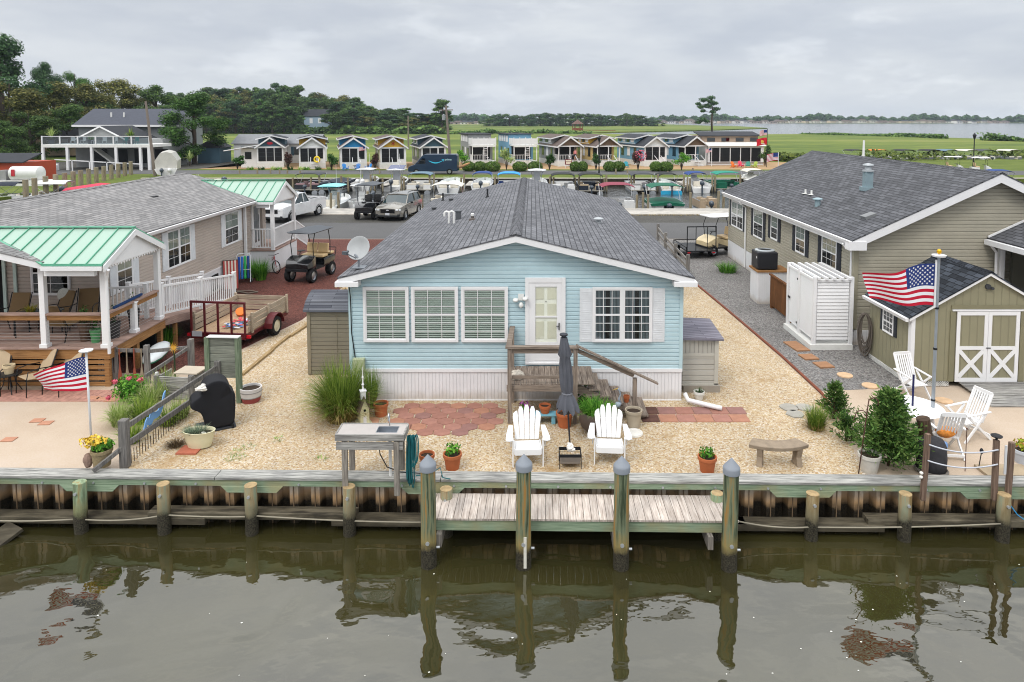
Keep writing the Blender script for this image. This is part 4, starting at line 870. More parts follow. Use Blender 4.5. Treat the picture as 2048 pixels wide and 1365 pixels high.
for i,(x0,x1,z) in enumerate(((1.28,1.56,.725),(1.54,1.82,.56),(1.80,2.09,.40),(2.07,2.36,.25),(2.32,2.66,.115))):
    b=MB(); n_=2
    for k in range(2): w=(x1-x0)/2; b.box(x0+k*w,x0+k*w+w-.008,15.22,16.25,z-.03,z)
    b.build('tread',M_ow,t)
b=MB(); b.prism([(1.0,15.27,.84),(2.62,15.27,.06),(2.4,15.27,.0),(1.0,15.27,.62)],(0,.04,0)); b.prism([(1.0,16.15,.84),(2.62,16.15,.06),(2.4,16.15,.0),(1.0,16.15,.62)],(0,.04,0)); b.each('stringer',M_owu,t)
o=MB().blob((0,0,.1),(.17,.11,.12),12,8,.14,RN(3)).build('coral_rock',P('coral rock','c9c1b4',rough=.9,var=.3,vs=12,bump=.8),loc=(-.38,15.42,.885)); tag(o,'pitted white coral rock on the left corner of the landing','rock')
# ---- pavers
M_hex=[P('red hex paver %d'%i,h,rough=.85,var=.16,vs=5,bump=.4) for i,h in enumerate(('94695c','9c7063','8a665f','a2745f'))]
rows=[(813,(824,855,886,917,949,981)),(823,(802,834,866,898,931,963.5,996)),(833,(812,846,879,912.5,944,977)),(844,(793,825,859,891,925,958.6,991)),(855,(807,836,870,906,939,973.5)),(866,(850,884,920))]
hexes=[]
for i in range(4):
    b=MB(); b.prism([(.208*sin(a*pi/3),.180*cos(a*pi/3),.012) for a in range(6)],(0,0,-.03)); hexes.append(b)
k=0; hm={}
for j,(y,xs) in enumerate(rows):
    for x in xs:
        p=G(x,y,0); q=k%4 if RN(k).random()<.7 else 0
        if q not in hm: o=hexes[q].build('hexagonal_paver',M_hex[q]); hm[q]=o
        else: o=hm[q].copy(); COL.objects.link(o)
        o.location=(p.x,p.y,.006); o.rotation_euler=(0,0,RN(k).uniform(-.03,.03)); k+=1
        tag(o,'red hexagonal paver, %s from the left in the %s row of the patch'%(nth(xs.index(x)),nth(j)),'paver','hexagonal pavers'); 
sq=None; k=0
for r_,(y0) in enumerate((15.72,15.30)):
    for c_ in range(6):
        m=M_hex[(c_*2+r_)%4]; 
        if c_<1: m=P('mossy red paver','5a4038',rough=.9,var=.3,vs=6)
        o=MB().box(-.2,.2,-.19,.19,-.02,.014).build('square_paver',m,bevel=.004); o.location=(2.75+c_*.412-(.05 if r_ else 0),y0,.006)
        tag(o,('dark mossy' if c_<1 else 'brick red')+' square paver, '+nth(c_)+' from the steps in the '+('back' if r_==0 else 'front')+' row','paver','square pavers right of the steps')
def disc(px,py,r,h,c,label,name='stepping_stone',sx=1.,n=16,jit=.08,group=None,z=.004,sq_=None):
    p=G(px,py); b=MB(); rn=RN(int(px))
    if sq_: b.cbox((0,0,h/2),(sq_[0],sq_[1],h),rz=sq_[2])
    else: b.prism([(r*(1+rn.uniform(-jit,jit))*cos(2*pi*i/n)*sx,r*(1+rn.uniform(-jit,jit))*sin(2*pi*i/n),h) for i in range(n)],(0,0,-h))
    o=b.build(name,P('stone '+c,c,rough=.9,var=.15,vs=5,bump=.4)); o.location=(p.x,p.y,z); tag(o,label,'stepping stone' if not sq_ else 'paver',group); return o
disc(1578,817,.21,.03,'99958c','grey stepping stone leftmost of three in the pebbles'); disc(1609,817,.20,.03,'a19d94','grey stepping stone right of the leftmost, touching the grass tuft'); disc(1590,830,.20,.03,'9a978f','grey stepping stone nearest the bench')
for i,(x,y,l) in enumerate(((1690,752,'tan round stepping stone on grey gravel near the hose'),(1740,773,'tan round stepping stone at the gravel edge by the shed corner'),(1888,803,'tan round stepping stone right of the white table'))): disc(x,y,.20,.025,'c9a987',l,jit=.02)
for i,(x,y,l) in enumerate(((1586,690,'farthest orange wooden tile by the outdoor shower'),(1600,699,'second orange wooden tile touching the farthest one'),(1617,716,'third orange wooden tile from the outdoor shower'),(1647,732,'orange wooden tile nearest the shed'))): disc(x,y,.2,.04,'9a7356',l,name='wooden_tile',sq_=(.42,.42,R(8)))
for i,(x,y,l) in enumerate(((50,682+198,'lone brick paver near the left edge of the sandy patio'),(75,842,'left brick paver of the pair in the sandy patio'),(92,847,'right brick paver of the pair in the sandy patio'),(188,797,'first brick paver by the flag pole'),(203,799,'middle brick paver of three by the red flower bush'),(222,801,'brick paver nearest the red flower bush'))): 
    if x==50: x,y=18,880
    disc(x,y,.2,.012,'b08068',l,name='brick_paver',sq_=(.26,.2,R(4)))
b=MB(); 
for i in range(22):
    b.box(-13.6+i*.16,-13.6+i*.16+.152,16.25,16.95,0,.012)
o=b.build('brick_strip',P('pink brick strip','a97e70',rough=.9,var=.3,vs=7)); tag(o,'strip of pinkish brick paving in front of the left deck','paving')
# edging
o=MB(); pts=[(6.72,29),(6.80,28),(7.0,24.3),(7.22,19.4),(7.25,16.7),(7.12,15.6),(7.0,14.7)]
o.tube([(x,y,.03) for x,y in pts],.04,6); o=o.build('garden_edging',P('rust brown edging','7a4634',rough=.8,var=.2),smooth=True); tag(o,'rust brown plastic edging between tan pebbles and grey gravel','edging')
M_edge=wood('split edging log',hexc('7a6342'),hexc('b39b74'),'v')
e0=[G(x,y) for x,y in((484,752),(545,700),(612,652),(668,600),(690,578))]; k=0
for i in range(len(e0)-1):
    p,q=e0[i],e0[i+1]; n_=max(1,int((q-p).length/1.1))
    for j in range(n_):
        a=p+(q-p)*j/n_; c=p+(q-p)*(j+.97)/n_; m_=a
        o=MB().bar((0,0,.03),c-a+Vector((RN(k).uniform(-.06,.06),0,.035)),.10,.07).build('edging_timber',M_edge); o.location=a; k+=1
        tag(o,'split timber edging the red driveway, '+nth(k-1)+' from the screen','timber','edging timbers along the driveway')
# ---- ornamental grass by the corner
def tuft(name,label,p,n,h,spread,w,mat,seed,r0=.12,droop=.5,cat='grass clump',mat2=None,ell=1.,group=None,lab2=None):
    t=thing(name,label,cat,p,group=group); b=MB(); b.nofix=True; blades(b,(0,0,0),n,h,spread,w,RN(seed),r0,droop,ell=ell); b.build('blades',mat,t)
    if mat2: b=MB(); b.nofix=True; blades(b,(0,0,0),n//2,h*.55,spread*.95,w,RN(seed+1),r0*1.1,.65,ell=ell); b.build('dry_blades',mat2,t)
    return t
tuft('ornamental_grass','tall arching green ornamental grass at the left front corner of the blue house',G(684,838),1900,1.55,.95,.010,F_grass,1,r0=.30,droop=.62,mat2=F_grassd)
tuft('ornamental_grass','thin reddish green grass right of the church birdhouse',G(742,815),380,1.05,.32,.008,F_grass,2,r0=.12,droop=.3)
# ---- church birdhouse
p=G(727,846); t=thing('church_birdhouse','cream church shaped birdhouse with brown roof and tall white steeple','birdhouse',p,rz=R(28))
Mc=P('cream weathered paint','cfcba6',rough=.8,var=.15); Mb=P('brown shingle wood','6a5a50',rough=.9,var=.2)
MB().box(-.16,.16,-.20,.20,0,.03).build('base',Mc,t); MB().prism([(-.10,-.14,.03),(.10,-.14,.03),(.10,-.14,.36),(0,-.14,.60),(-.10,-.14,.36)],(0,.28,0)).build('body',Mc,t)
MB().prism([(-.15,-.18,.30),(0,-.18,.645),(0,-.18,.62),(-.13,-.18,.29)],(0,.36,0)).prism([(.15,-.18,.30),(0,-.18,.645),(0,-.18,.62),(.13,-.18,.29)],(0,.36,0)).build('roof',Mb,t)
MB().box(-.055,.055,-.05,.06,.56,.74).box(-.07,.07,-.065,.075,.74,.76).lathe([(.045,.76),(.02,.80),(.018,.86),(.032,.89),(.016,.93),(.014,1.02),(.024,1.06),(.010,1.10),(.004,1.30)],(0,0,0),10).build('steeple',M_white,t)
MB().tube([(0,-.139,.34),(0,-.146,.34)],.03,10).build('entry_hole',M_dark,t); MB().box(-.035,.035,-.147,-.14,.05,.20).build('door',M_white,t); MB().tube([(0,-.14,.27),(0,-.2,.27)],.008,6).build('perch',Mb,t)
o=MB().box(-.02,.02,-.02,.02,0,.62).build('garden_stake',P('weathered stake','7d6a52'),loc=G(738,838)); tag(o,'short brown stake beside the church birdhouse','stake')
disc(735,845,.26,.02,'b5876b','reddish flat stone under the church birdhouse',name='flat_stone')
# ---- pots
def plantpot(name,label,p,r,h,mat,seed=0,plant=None,pm=None,ph=.2,n=120,taper=.72,flowers=None,sy=1,z=0,lip=True):
    t=thing(name,label,'pot',(p[0],p[1],z)); potp(t,r,h,mat,taper,lip,sy=sy)
    if plant=='blade':
        b=MB(); b.nofix=True; blades(b,(0,0,h-.05),n,ph,r*.9,.009,RN(seed),r*.6,.35); b.build('plant',pm,t)
    elif plant=='leaf':
        b=MB(); b.nofix=True; leaves(b,n,ballfn((0,0,h+ph*.4),(r*1.0,r*1.0*sy,ph*.6),shell=.3),.06,RN(seed)); b.build('plant',pm,t)
    if flowers:
        b=MB(); b.nofix=True; leaves(b,n//2,ballfn((0,0,h+ph*.6),(r*1.05,r*1.05,ph*.6),shell=.8),.055,RN(seed+5),asp=.9); b.build('flowers',flowers,t)
    return t
plantpot('terracotta_pot','terracotta pot of dark soil right of the church birdhouse',G(762,831),.17,.30,M_terra,taper=.8)
plantpot('terracotta_pot','terracotta pot with fresh green sprouts left of the left white chair',G(905,937),.18,.31,M_terra,1,'leaf',F_green,.22,170)
plantpot('terracotta_pot','terracotta pot mostly hidden behind the leftmost capped piling',G(854,934),.15,.27,M_terra,2)
plantpot('terracotta_pot','terracotta pot with green sprouts near the rightmost capped piling',G(1414,943),.18,.31,M_terra,3,'leaf',F_green,.2,170)
plantpot('flower_pot','small terracotta pot of purple and white petunias under the landing',G(1049,842),.14,.22,M_terra,4,'leaf',F_green,.2,90,flowers=P('purple petals','a04f9c',rough=.6,var=.4,vs=30))
plantpot('terracotta_pot','terracotta pot behind the closed umbrella under the landing',G(1129,853),.19,.33,M_terra,5)
tb=thing('small_bench','small sky blue wooden bench under the landing','bench',G(1091,846)); Mt=P('sky blue paint','6fa6b8',rough=.6,var=.15)
MB().box(-.28,.28,-.12,.12,.20,.23).build('seat',Mt,tb,bevel=.005)
for s in(-1,1): MB().prism([(s*.18-.045,-.09,0),(s*.18+.045,-.09,0),(s*.18+.045,-.09,.2),(s*.18-.045,-.09,.2)],(0,.18,0)).build('leg',Mt,tb,bevel=.01)
plantpot('terracotta_pot','terracotta pot standing on the small blue bench',G(1090,846)+Vector((0,.02,0)),.13,.18,M_terra,6,z=.232)
plantpot('terracotta_pot','tiny terracotta pot on the lower step',(2.20,15.65),.07,.15,M_terra,7,z=.252)
t=thing('round_planter','big dark round planter full of bright grass in front of the steps','planter',G(1192,862)); MB().lathe([(.20,0),(.33,.12),(.38,.28),(.36,.42),(.33,.46),(.29,.44),(.28,.40)],(0,0,0),22).build('pot',P('dark brown glaze','5b4f48',rough=.6,var=.15),t,smooth=40); MB().lathe([(.001,.41),(.29,.41)],(0,0,0),20,caps=False).build('soil',M_soil,t)
b=MB(); b.nofix=True; blades(b,(0,0,.40),520,.42,.42,.009,RN(31),.26,.75); b.build('grass',F_green,t)
t=thing('shrub','dark leafy shrub growing under the steps','shrub',G(1176,842)+Vector((0,.25,0))); b=MB(); b.nofix=True; leaves(b,700,ballfn((0,0,.36),(.36,.25,.4),shell=.3),.07,RN(9)); b.build('foliage',F_dark,t)
plantpot('tan_planter','tall tan resin planter with soil at the foot of the steps',G(1267,854),.19,.40,P('tan resin','a39886',rough=.7,var=.1),8,taper=.75)
o=MB().lathe([(.001,.02),(.15,.02),(.16,.03),(.19,.035),(.2,.0)],(0,0,0),20,caps=False).build('white_saucer',P('white glaze','d5d3cd',rough=.4),loc=G(1268,868)+Vector((0,0,.006))); tag(o,'round white saucer lying on the pebbles by the tan planter','saucer')
# heron statue
t=thing('heron_statue','slim grey blue heron statue beside the steps','statue',G(1237,846)); Mh=P('heron blue grey','8f9aa8',rough=.5)
MB().tube([(-.10,0,.38),(-.02,0,.42),(.05,0,.47)],[.015,.075,.03],10).build('body',Mh,t,smooth=True)
MB().tube([(.04,0,.46),(.0,0,.56),(.04,0,.66),(.01,0,.76),(-.02,0,.80)],[.03,.02,.016,.018,.022],8).build('neck',Mh,t,smooth=True)
MB().tube([(-.02,0,.80),(-.15,-.03,.77)],[.016,.003],6).build('beak',P('beak ochre','a98d4a'),t)
for s in(-1,1): MB().tube([(0,s*.025,.4),(.02,s*.025,.2),(0,s*.03,0)],.008,6).build('leg',P('grey steel','7d8288'),t)
plantpot('white_pot','small white pot with a cactus in front of the pale grey shed',G(1398,800),.13,.22,P('white glaze','d5d3cd',rough=.4),11,'blade',F_dark,.16,40,taper=.6)
# ---- sink table
zt=1.03; A=G(690,850,zt);
t=thing('sink_table','grey wooden fish cleaning table with steel sink set on the bulkhead','table',(-3.05,12.5,0),world=True)
x0,x1,y0,y1=-3.66,-2.42,12.33,12.78
b=MB(); b.box(x0,-2.95,y0,y1,zt-.03,zt).box(-2.55,x1,y0,y1,zt-.03,zt).box(-2.95,-2.55,y0,y0+.09,zt-.03,zt).box(-2.95,-2.55,y1-.10,y1,zt-.03,zt); b.build('table_top',P('pale plastic board','a9a39f',rough=.5,var=.1),t)
b=MB(); b.box(-2.95,-2.55,y0+.09,y1-.10,zt-.16,zt-.15).box(-2.95,-2.94,y0+.09,y1-.1,zt-.15,zt+.004).box(-2.56,-2.55,y0+.09,y1-.1,zt-.15,zt+.004).box(-2.94,-2.56,y0+.09,y0+.10,zt-.15,zt+.004).box(-2.94,-2.56,y1-.11,y1-.10,zt-.15,zt+.004); b.build('sink',P('stainless sink','aeb4bb',metal=.8,rough=.3),t)
b=MB(); b.tube([(-2.75,y1-.06,zt),(-2.75,y1-.06,zt+.2)]+[(-2.75,y1-.06-.06+.06*cos(a),zt+.2+.06*sin(a)) for a in [i*pi/5 for i in range(1,6)]]+[(-2.75,y1-.18,zt+.14)],.012,8); b.build('faucet',P('chrome','c9ccd0',metal=1,rough=.15),t,smooth=True)
b=MB(); b.box(x0-.02,x1+.02,y0-.04,y0-.005,zt-.10,zt+.02).box(x0,x1,y0-.035,y0,zt-.27,zt-.13).box(x0,x1,y1,y1+.035,zt-.2,zt+.01).box(x0-.03,x0-.001,y0,y1,zt-.12,zt+.01).box(x1+.001,x1+.03,y0,y1,zt-.12,zt+.01); b.each('apron_board',M_wg,t)
b=MB(); b.box(x0+.10,x0+.20,12.30,12.36,-.12,zt-.12).box(x1-.17,x1-.07,12.28,12.34,-.12,zt-.12).box(x0+.1,x0+.2,12.8,12.86,.1,zt-.12).box(x1-.17,x1-.07,12.8,12.86,.1,zt-.12); b.each('leg',M_wgv,t)
b=MB(); b.tube([(-2.72,12.6,zt-.16),(-2.72,12.6,.1)],.03,8); b.build('drain_pipe',M_pvc,t)
b=MB(); b.tube([(-2.9,12.45,zt-.25),(-2.88,12.45,.6),(-2.75,12.45,.35),(-2.5,12.45,.25),(-2.1,12.5,.2)],.01,6); b.build('supply_hose',P('black pipe','1f2124'),t,smooth=True)
b=MB(); rn=RN(5)
for k in range(9):
    w=.05+.012*k; zz=rn.uniform(.25,.5); pts=[(-2.36+.02*k+w*.5*sin(a)*.6, 12.42+.05*cos(a)*rn.uniform(.8,1.2)+.02*(k%3), .95-zz+zz*cos(a)) for a in [i*2*pi/18 for i in range(19)]]; b.tube(pts,.011,6,caps=False)
b.tube([(-2.2,12.42,.2),(-1.95,12.5,.18),(-1.75,12.45,.34),(-1.70,12.42,.16),(-1.55,12.4,.14)],.011,6)
o=b.build('garden_hose',P('teal hose','1f5d62',rough=.45),org=(-2.3,12.45,0),smooth=True); tag(o,'coiled teal garden hose hanging on the right side of the sink table','hose')
t=thing('water_tap','copper stand pipe with a silver tap on the bulkhead','tap',(-1.93,12.30,0)); MB().tube([(0,-.05,-.5),(0,-.05,.16)],.013,8).build('pipe',P('copper pipe','a5683c',metal=.4,rough=.5),t); MB().tube([(0,-.05,.14),(0,-.14,.12)],.02,8).tube([(-.04,-.06,.2),(.04,-.06,.2)],.01,6).build('spigot',P('chrome','c9ccd0',metal=1,rough=.15),t)
# ---- adirondack chairs
M_pw=P('white poly lumber','e0e0e0',rough=.45,var=.04)
def adirondack(loc,rz,label,mat=M_pw,group='white adirondack chairs',scale=1):
    t=thing('adirondack_chair',label,'chair',loc,rz,group)
    b=MB()
    for i in range(5):   # front is -y
        x=-.22+i*.112; tp=[.81,.88,.91,.88,.81][i]
        p0=Vector((x*.86,.12,.30)); p1=Vector((x*1.12,.12+(tp-.3)*.46,tp)); d=(p1-p0).normalized(); n=Vector((0,-d.z,d.y)); n.normalize(); w=.0545
        vs=[];m=[(-w*.82,0),(w*.82,0),(w,.72),(w*.92,.9),(w*.5,1.0),(-w*.5,1.0),(-w*.92,.9),(-w,.72)]
        if i==0: m=[(-w*.82,0),(w*.82,0),(w,.8),(w,1.0),(w*.2,.98),(-w*.7,.9),(-w,.78)]
        if i==4: m=[(-w*.82,0),(w*.82,0),(w,.78),(w*.7,.9),(-w*.2,.98),(-w,1.0),(-w,.8)]
        b.prism([p0+Vector((a,0,0))+(p1-p0)*k for a,k in m],n*.02)
    b.build('backrest',mat,t,bevel=.004)
    b=MB()
    for i in range(6): y=-.42+i*.088; z=.37-i*.014 if i else .355; b.cbox((0,y,z),(.50,.080,.02),rx=R(-9))
    b.build('seat',mat,t,bevel=.004)
    for s in(-1,1):
        MB().prism([(s*.30,-.46,.545),(s*.37,-.50,.545),(s*.44,-.46,.545),(s*.44,-.30,.545),(s*.38,.20,.545),(s*.29,.20,.545)],(0,0,.022)).build('armrest',mat,t,bevel=.004)
        MB().box(s*.30-.012,s*.30+.012,-.44,-.34,0,.544).prism([(s*.33,-.42,.544),(s*.33,-.34,.544),(s*.33,-.36,.38)],(s*.02,0,0)).build('front_leg',mat,t)
        MB().prism([(s*.265-.012,-.44,.38),(s*.265-.012,-.44,.26),(s*.265-.012,.36,-.0),(s*.265-.012,.44,.0),(s*.265-.012,.10,.30)],(.024,0,0)).build('side_rail',mat,t)
    MB().cbox((0,-.45,.305),(.52,.02,.11)).build('front_apron',mat,t)
    MB().cbox((0,.30,.62),(.52,.02,.05),rx=R(22)).cbox((0,.17,.33),(.5,.02,.06)).build('back_brace',mat,t)
    return t
p=G(1054,934); adirondack((p.x,p.y+.42,.004),R(3),'white adirondack chair left of the wire side table')
p=G(1222,930); adirondack((p.x,p.y+.42,.004),R(-4),'white adirondack chair right of the wire side table')
p=G(1140,931); t=thing('wire_table','small black wire side table between the white chairs','table',p); Mbk=P('black iron','26272a',rough=.5,metal=.3)
b=MB()
for i in range(9): b.box(-.21+i*.052,-.207+i*.052,-.15,.15,.30,.304)
for i in range(6): b.box(-.21,.21,-.15+i*.06,-.147+i*.06,.295,.299)
b.build('wire_top',Mbk,t)
b=MB(); b.box(-.22,.22,-.16,-.15,.24,.30).box(-.22,.22,.15,.16,.24,.30).box(-.22,-.21,-.15,.15,.24,.30).box(.21,.22,-.15,.15,.24,.3); b.build('frame',Mbk,t)
b=MB()
for x in(-.215,.215):
    for y in(-.155,.155): b.tube([(x,y,.25),(x,y,0)],.007,6)
b.each('leg',Mbk,t); MB().box(-.2,.2,-.14,.14,.10,.115).build('shelf',P('old brown grey shelf','6b6259'),t)
o=MB().blob((0,0,.07),(.075,.07,.085),10,8,.2,RN(4)).blob((.05,-.02,.03),(.06,.05,.03),8,6,.2,RN(5)).build('conch_shell',P('shell white','dedad3',rough=.5,var=.12,vs=20),loc=(p.x,p.y,.305)); tag(o,'white conch shell on the wire side table','shell')
# ---- umbrella
p=G(1140,893); t=thing('patio_umbrella','closed charcoal patio umbrella tied with a strap','umbrella',(p.x,p.y,0)); tz=2.40
Mu=P('charcoal umbrella fabric','56585f',rough=.85,var=.12,vs=8); lean=-.14
MB().tube([(0,0,0),(lean,0,tz)],.019,10).build('pole',P('dark pole','3a3c42',metal=.3),t)
b=MB(); n=32; rings=[(tz-(tz_)*.77,r*.82,a*.9) for tz_,r,a in ((.06,.07,.02),(.30,.115,.03),(.55,.155,.05),(.62,.12,.04),(.9,.15,.045),(1.3,.155,.05),(1.55,.14,.03),(1.62,.115,.01),(1.72,.17,.05),(1.95,.25,.09),(2.08,.27,.10),(2.02,.16,.0))]
vs=[]
for k,(z,r,am) in enumerate(rings):
    for j in range(n):
        a=2*pi*j/n; rr=r+am*.5*math.cos(a*8+k*.25)+RN(j*3+k).uniform(-.006,.006); zz=z+(am*.6*math.cos(a*8) if k>=9 else 0); vs.append((lean*z/tz+rr*cos(a),rr*sin(a),zz))
b.add(vs,[(i*n+j,i*n+(j+1)%n,(i+1)*n+(j+1)%n,(i+1)*n+j) for i in range(len(rings)-1) for j in range(n)]); b.build('canopy',Mu,t,smooth=50)
MB().lathe([(.03,tz-.02),(.085,tz-.01),(.085,tz+.02),(.03,tz+.04)],(lean,0,0),12).build('top_cap',P('dark pole','3a3c42'),t); MB().lathe([(.105,0),(.115,.02),(.105,.04)],(lean*.48,0,tz-1.27),16).build('strap',P('umbrella strap','6d6f76'),t)
# ---- stone bench
p=G(1555,928); t=thing('stone_bench','curved weathered stone bench on the pebbles','bench',(p.x,p.y,0)); Ms=P('weathered concrete','8b7d6c',rough=.95,var=.25,vs=5,bump=.6)
b=MB(); n=12; R_=1.0; vs=[]
arc=[(-.55+1.08*i/n) for i in range(n+1)]
for th in arc:
    for rr,z in((R_-.16,.36),(R_+.16,.36),(R_+.17,.44),(R_-.17,.44)): vs.append((rr*sin(th),-R_*cos(th)*1.0+R_*.93+ (R_-rr)*cos(th),z))
b.add(vs,[(4*i+k,4*i+(k+1)%4,4*i+4+(k+1)%4,4*i+4+k) for i in range(n) for k in range(4)]+[(0,1,2,3),(4*n+3,4*n+2,4*n+1,4*n)]); b.build('seat',Ms,t,smooth=30,bevel=.012)
for s,rz in((-.36,R(-25)),(.38,R(8))):
    b=MB(); b.X=Matrix.Translation((s,-.02,0))@Matrix.Rotation(rz,4,'Z'); b.prism([(-.055,-.14,0),(-.055,.14,0),(-.055,.11,.06),(-.055,.08,.18),(-.055,.12,.32),(-.055,.13,.36),(-.055,-.13,.36),(-.055,-.12,.32),(-.055,-.08,.18),(-.055,-.11,.06)],(.11,0,0)); b.build('leg',Ms,t,bevel=.01)
# ---- flags
M_fr=P('flag red','b3122f',rough=.7,var=.06); M_fw=P('flag white','dcdcdf',rough=.7,var=.04); M_fb=P('flag blue','22356f',rough=.7,var=.06)
def flag(par,w,h,fn,side=-1,stars=True,nc=26,name='flag'):
    """stars and stripes; fn(u,v)->point, u away from the pole, v down"""
    b=MB(); b.nofix=True; nv=26; g=[[fn(i/nc,j/nv) for i in range(nc+1)] for j in range(nv+1)]
    vs=[p for r in g for p in r]; mi=[]; fs=[]
    for j in range(nv):
        for i in range(nc):
            fs.append((j*(nc+1)+i,j*(nc+1)+i+1,(j+1)*(nc+1)+i+1,(j+1)*(nc+1)+i)); mi.append(2 if (i/nc<.395 and j<14) else (0 if (j//2)%2==0 else 1))
    b.add(vs,fs); b.mi=mi; o=b.build(name,[M_fr,M_fw,M_fb],par,smooth=True)
    if stars:
        for off in(-.006,.006):
            b=MB(); b.nofix=True
            for r_ in range(9):
                for c_ in range(6 if r_%2==0 else 5):
                    u=.395*((c_*2+1+(r_%2))/12); v=.538*((r_+1)/10); P0=Vector(fn(u,v)); U=(Vector(fn(u+.02,v))-P0).normalized(); V=(Vector(fn(u,v+.02))-P0).normalized(); N_=U.cross(V).normalized()
                    s=h*.030; b.add([P0+N_*off+U*(s*(1 if k%2==0 else .42))*sin(k*pi/5)+V*(-(s*(1 if k%2==0 else .42))*cos(k*pi/5)) for k in range(10)],[tuple(range(10))])
            b.build('stars',M_fw,o)
    return o
p=G(1863,880); t=thing('flagpole','tall silver flagpole with gold ball and large American flag on the right','flagpole',(p.x,p.y,0)); zt=AY(1878,512,p.y).z
lx=AY(1878,512,p.y).x-p.x
Mp=P('silver pole','9fa6ad',metal=.5,rough=.35)
MB().tube([(0,0,0),(lx*.5,0,zt*.5)],.036,12).tube([(lx*.5,0,zt*.5),(lx,0,zt)],.028,12).build('pole',Mp,t,smooth=40)
b=MB()
for k in(.22,.5,.72): b.tube([(lx*k,0,zt*k-.02),(lx*k,0,zt*k+.02)],.042,12)
b.each('pole_joint',Mbk,t)
MB().lathe([(.001,-.02),(.13,-.015),(.14,.02),(.001,.03)],(lx,0,zt),18,caps=False).build('top_disc',M_white,t); MB().blob((lx,0,zt+.09),(.05,.05,.055),12,8).build('gold_ball',P('gold','d9a520',metal=.6,rough=.3),t,smooth=True)
W_,H_=1.48,.92; za=zt-.14
def fn(u,v):
    k=.35*sin(u*5.2+.4)+.12*sin(u*13+v*2); xx=-.06-W_*(u-.06*u*u)*(1-.10*(v-.5)*u); dr=.17*u+ (.10*sin(pi*min(1,u*1.6))*(.5-v)) 
    top=-.03-.12*sin(u*2.4)*(u) ; zz=za-(top*-1)-v*H_*(1-.14*u**1.6)-.16*u*(1-v)+.03*sin(u*9+v)*.6+.12*u*v
    return (lx*.93+xx,.12*sin(u*7.5+v*1.6)*(.25+u)+.05*u,zz)
flag(t,W_,H_,fn); MB().tube([(lx*.93-.05,0,za+.05),(lx*.86-.05,0,za-H_-.05)],.02,8).build('hoist_rod',M_white,t)
p=G(184,905); t=thing('flagpole','thin white flagpole with disc top and American flag on the left','flagpole',(p.x,p.y,0)); q=AY(172,702,p.y); zt=q.z; lx=q.x-p.x
MB().tube([(0,0,0),(lx,0,zt)],.022,10).build('pole',P('white pole','d0d3d6',rough=.4),t,smooth=True); MB().lathe([(.001,-.01),(.12,-.01),(.13,.015),(.001,.02)],(lx,0,zt),18,caps=False).build('top_disc',M_white,t)
W2,H2=1.10,.70; z2=zt-.13
def fn2(u,v):
    zz=z2-.36*u**1.25*(1-v)-v*H2*(1-.0*u)-.02*u*v+.012*sin(u*10+v*3); xx=-W2*u*(1-.12*sin(pi*v)*0)*(1-.13*(v)*u); return (lx*.9+xx,.07*sin(u*6+v*2.2)*(.3+u),zz)
flag(t,W2,H2,fn2)
# ---- rail fence, mermaid cut-out, grass bed on the left
M_fen=wood('split rail timber',hexc('4f4d4c'),hexc('8b8884'),'v')
fx0,fy0,fx1,fy1=G(251,935).x,G(251,935).y,-7.65,16.2
t=thing('rail_fence','old grey split rail fence running back from the bulkhead on the left','fence',(fx0,fy0,0),world=True)
b=MB(); b.box(fx0-.08,fx0+.08,fy0-.08,fy0+.08,0,.98).box(fx1-.07,fx1+.07,fy1-.07,fy1+.07,0,1.05); b.each('post',M_fen,t,bevel=.02)
b=MB(); b.bar((fx0,fy0,.80),(fx1,fy1,.90),.05,.11); b.bar((fx0,fy0,.44),(fx1,fy1,.50),.05,.12); b.bar((fx0-.02,fy0-.05,.42),(fx0-.35,fy0-.45,.16),.05,.09); b.each('rail',M_fen,t,bevel=.01)
t=thing('wire_edging','row of short dark garden stakes under the rail fence','garden edging',(fx0,fy0,0)); b=MB(); rn=RN(9)
for i in range(24): y=.15+i*.10; b.tube([(.03,y,0),(.03,y,.28+rn.uniform(-.05,.08))],.008,5)
b.build('stake',P('dark rust','3b332c'),t)
t=thing('mermaid_cutout','sky blue wooden swimmer figure with fish tail fixed across the rails','wall art',(0,0,0),world=False)
c=Vector((fx0+.045,14.1,.62)); t.location=c
pts=[(-.50,-.20),(-.42,-.10),(-.36,.02),(-.28,.08),(-.22,.04),(-.17,.10),(-.08,.12),(.02,.06),(.12,.05),(.22,.12),(.30,.20),(.36,.32),(.44,.36),(.40,.22),(.36,.10),(.28,.0),(.18,-.08),(.05,-.09),(-.05,-.06),(-.12,-.12),(-.2,-.16),(-.24,-.10),(-.30,-.08),(-.38,-.16),(-.44,-.26)]
MB().prism([(0,y,z) for y,z in pts],(.02,0,0)).build('figure',P('figure blue','6f9bc9',rough=.6),t)
for i,(px,py,n,h,s,m,l) in enumerate(((330,795,420,.85,.50,F_lime,'striped pale grass clump behind the planter end of the fence'),(285,845,520,.75,.45,F_grass,'yellow green grass clump in the middle of the bed'),(240,850,480,.70,.42,F_lime,'pale grass clump nearest the sandy patio'),(262,885,300,.6,.36,F_grass,'grass clump behind the front fence post'),(360,835,240,.6,.45,F_lime,'striped grass arching toward the covered grill'),(300,815,380,.8,.45,F_lime,'pale grass clump beneath the red flower bush'),(335,850,260,.55,.35,F_grass,'short green grass behind the blue figure'))):
    tuft('grass_clump',l,G(px,py),n,h,s,.009,m,40+i,r0=.16,droop=.7,group='grass clumps behind the rail fence')
t=thing('flower_bush','rounded green bush with pink and orange blooms','bush',G(262,805)); b=MB(); b.nofix=True; leaves(b,1500,ballfn((0,0,.34),(.42,.36,.36),shell=.4),.07,RN(51)); b.build('foliage',F_green,t)
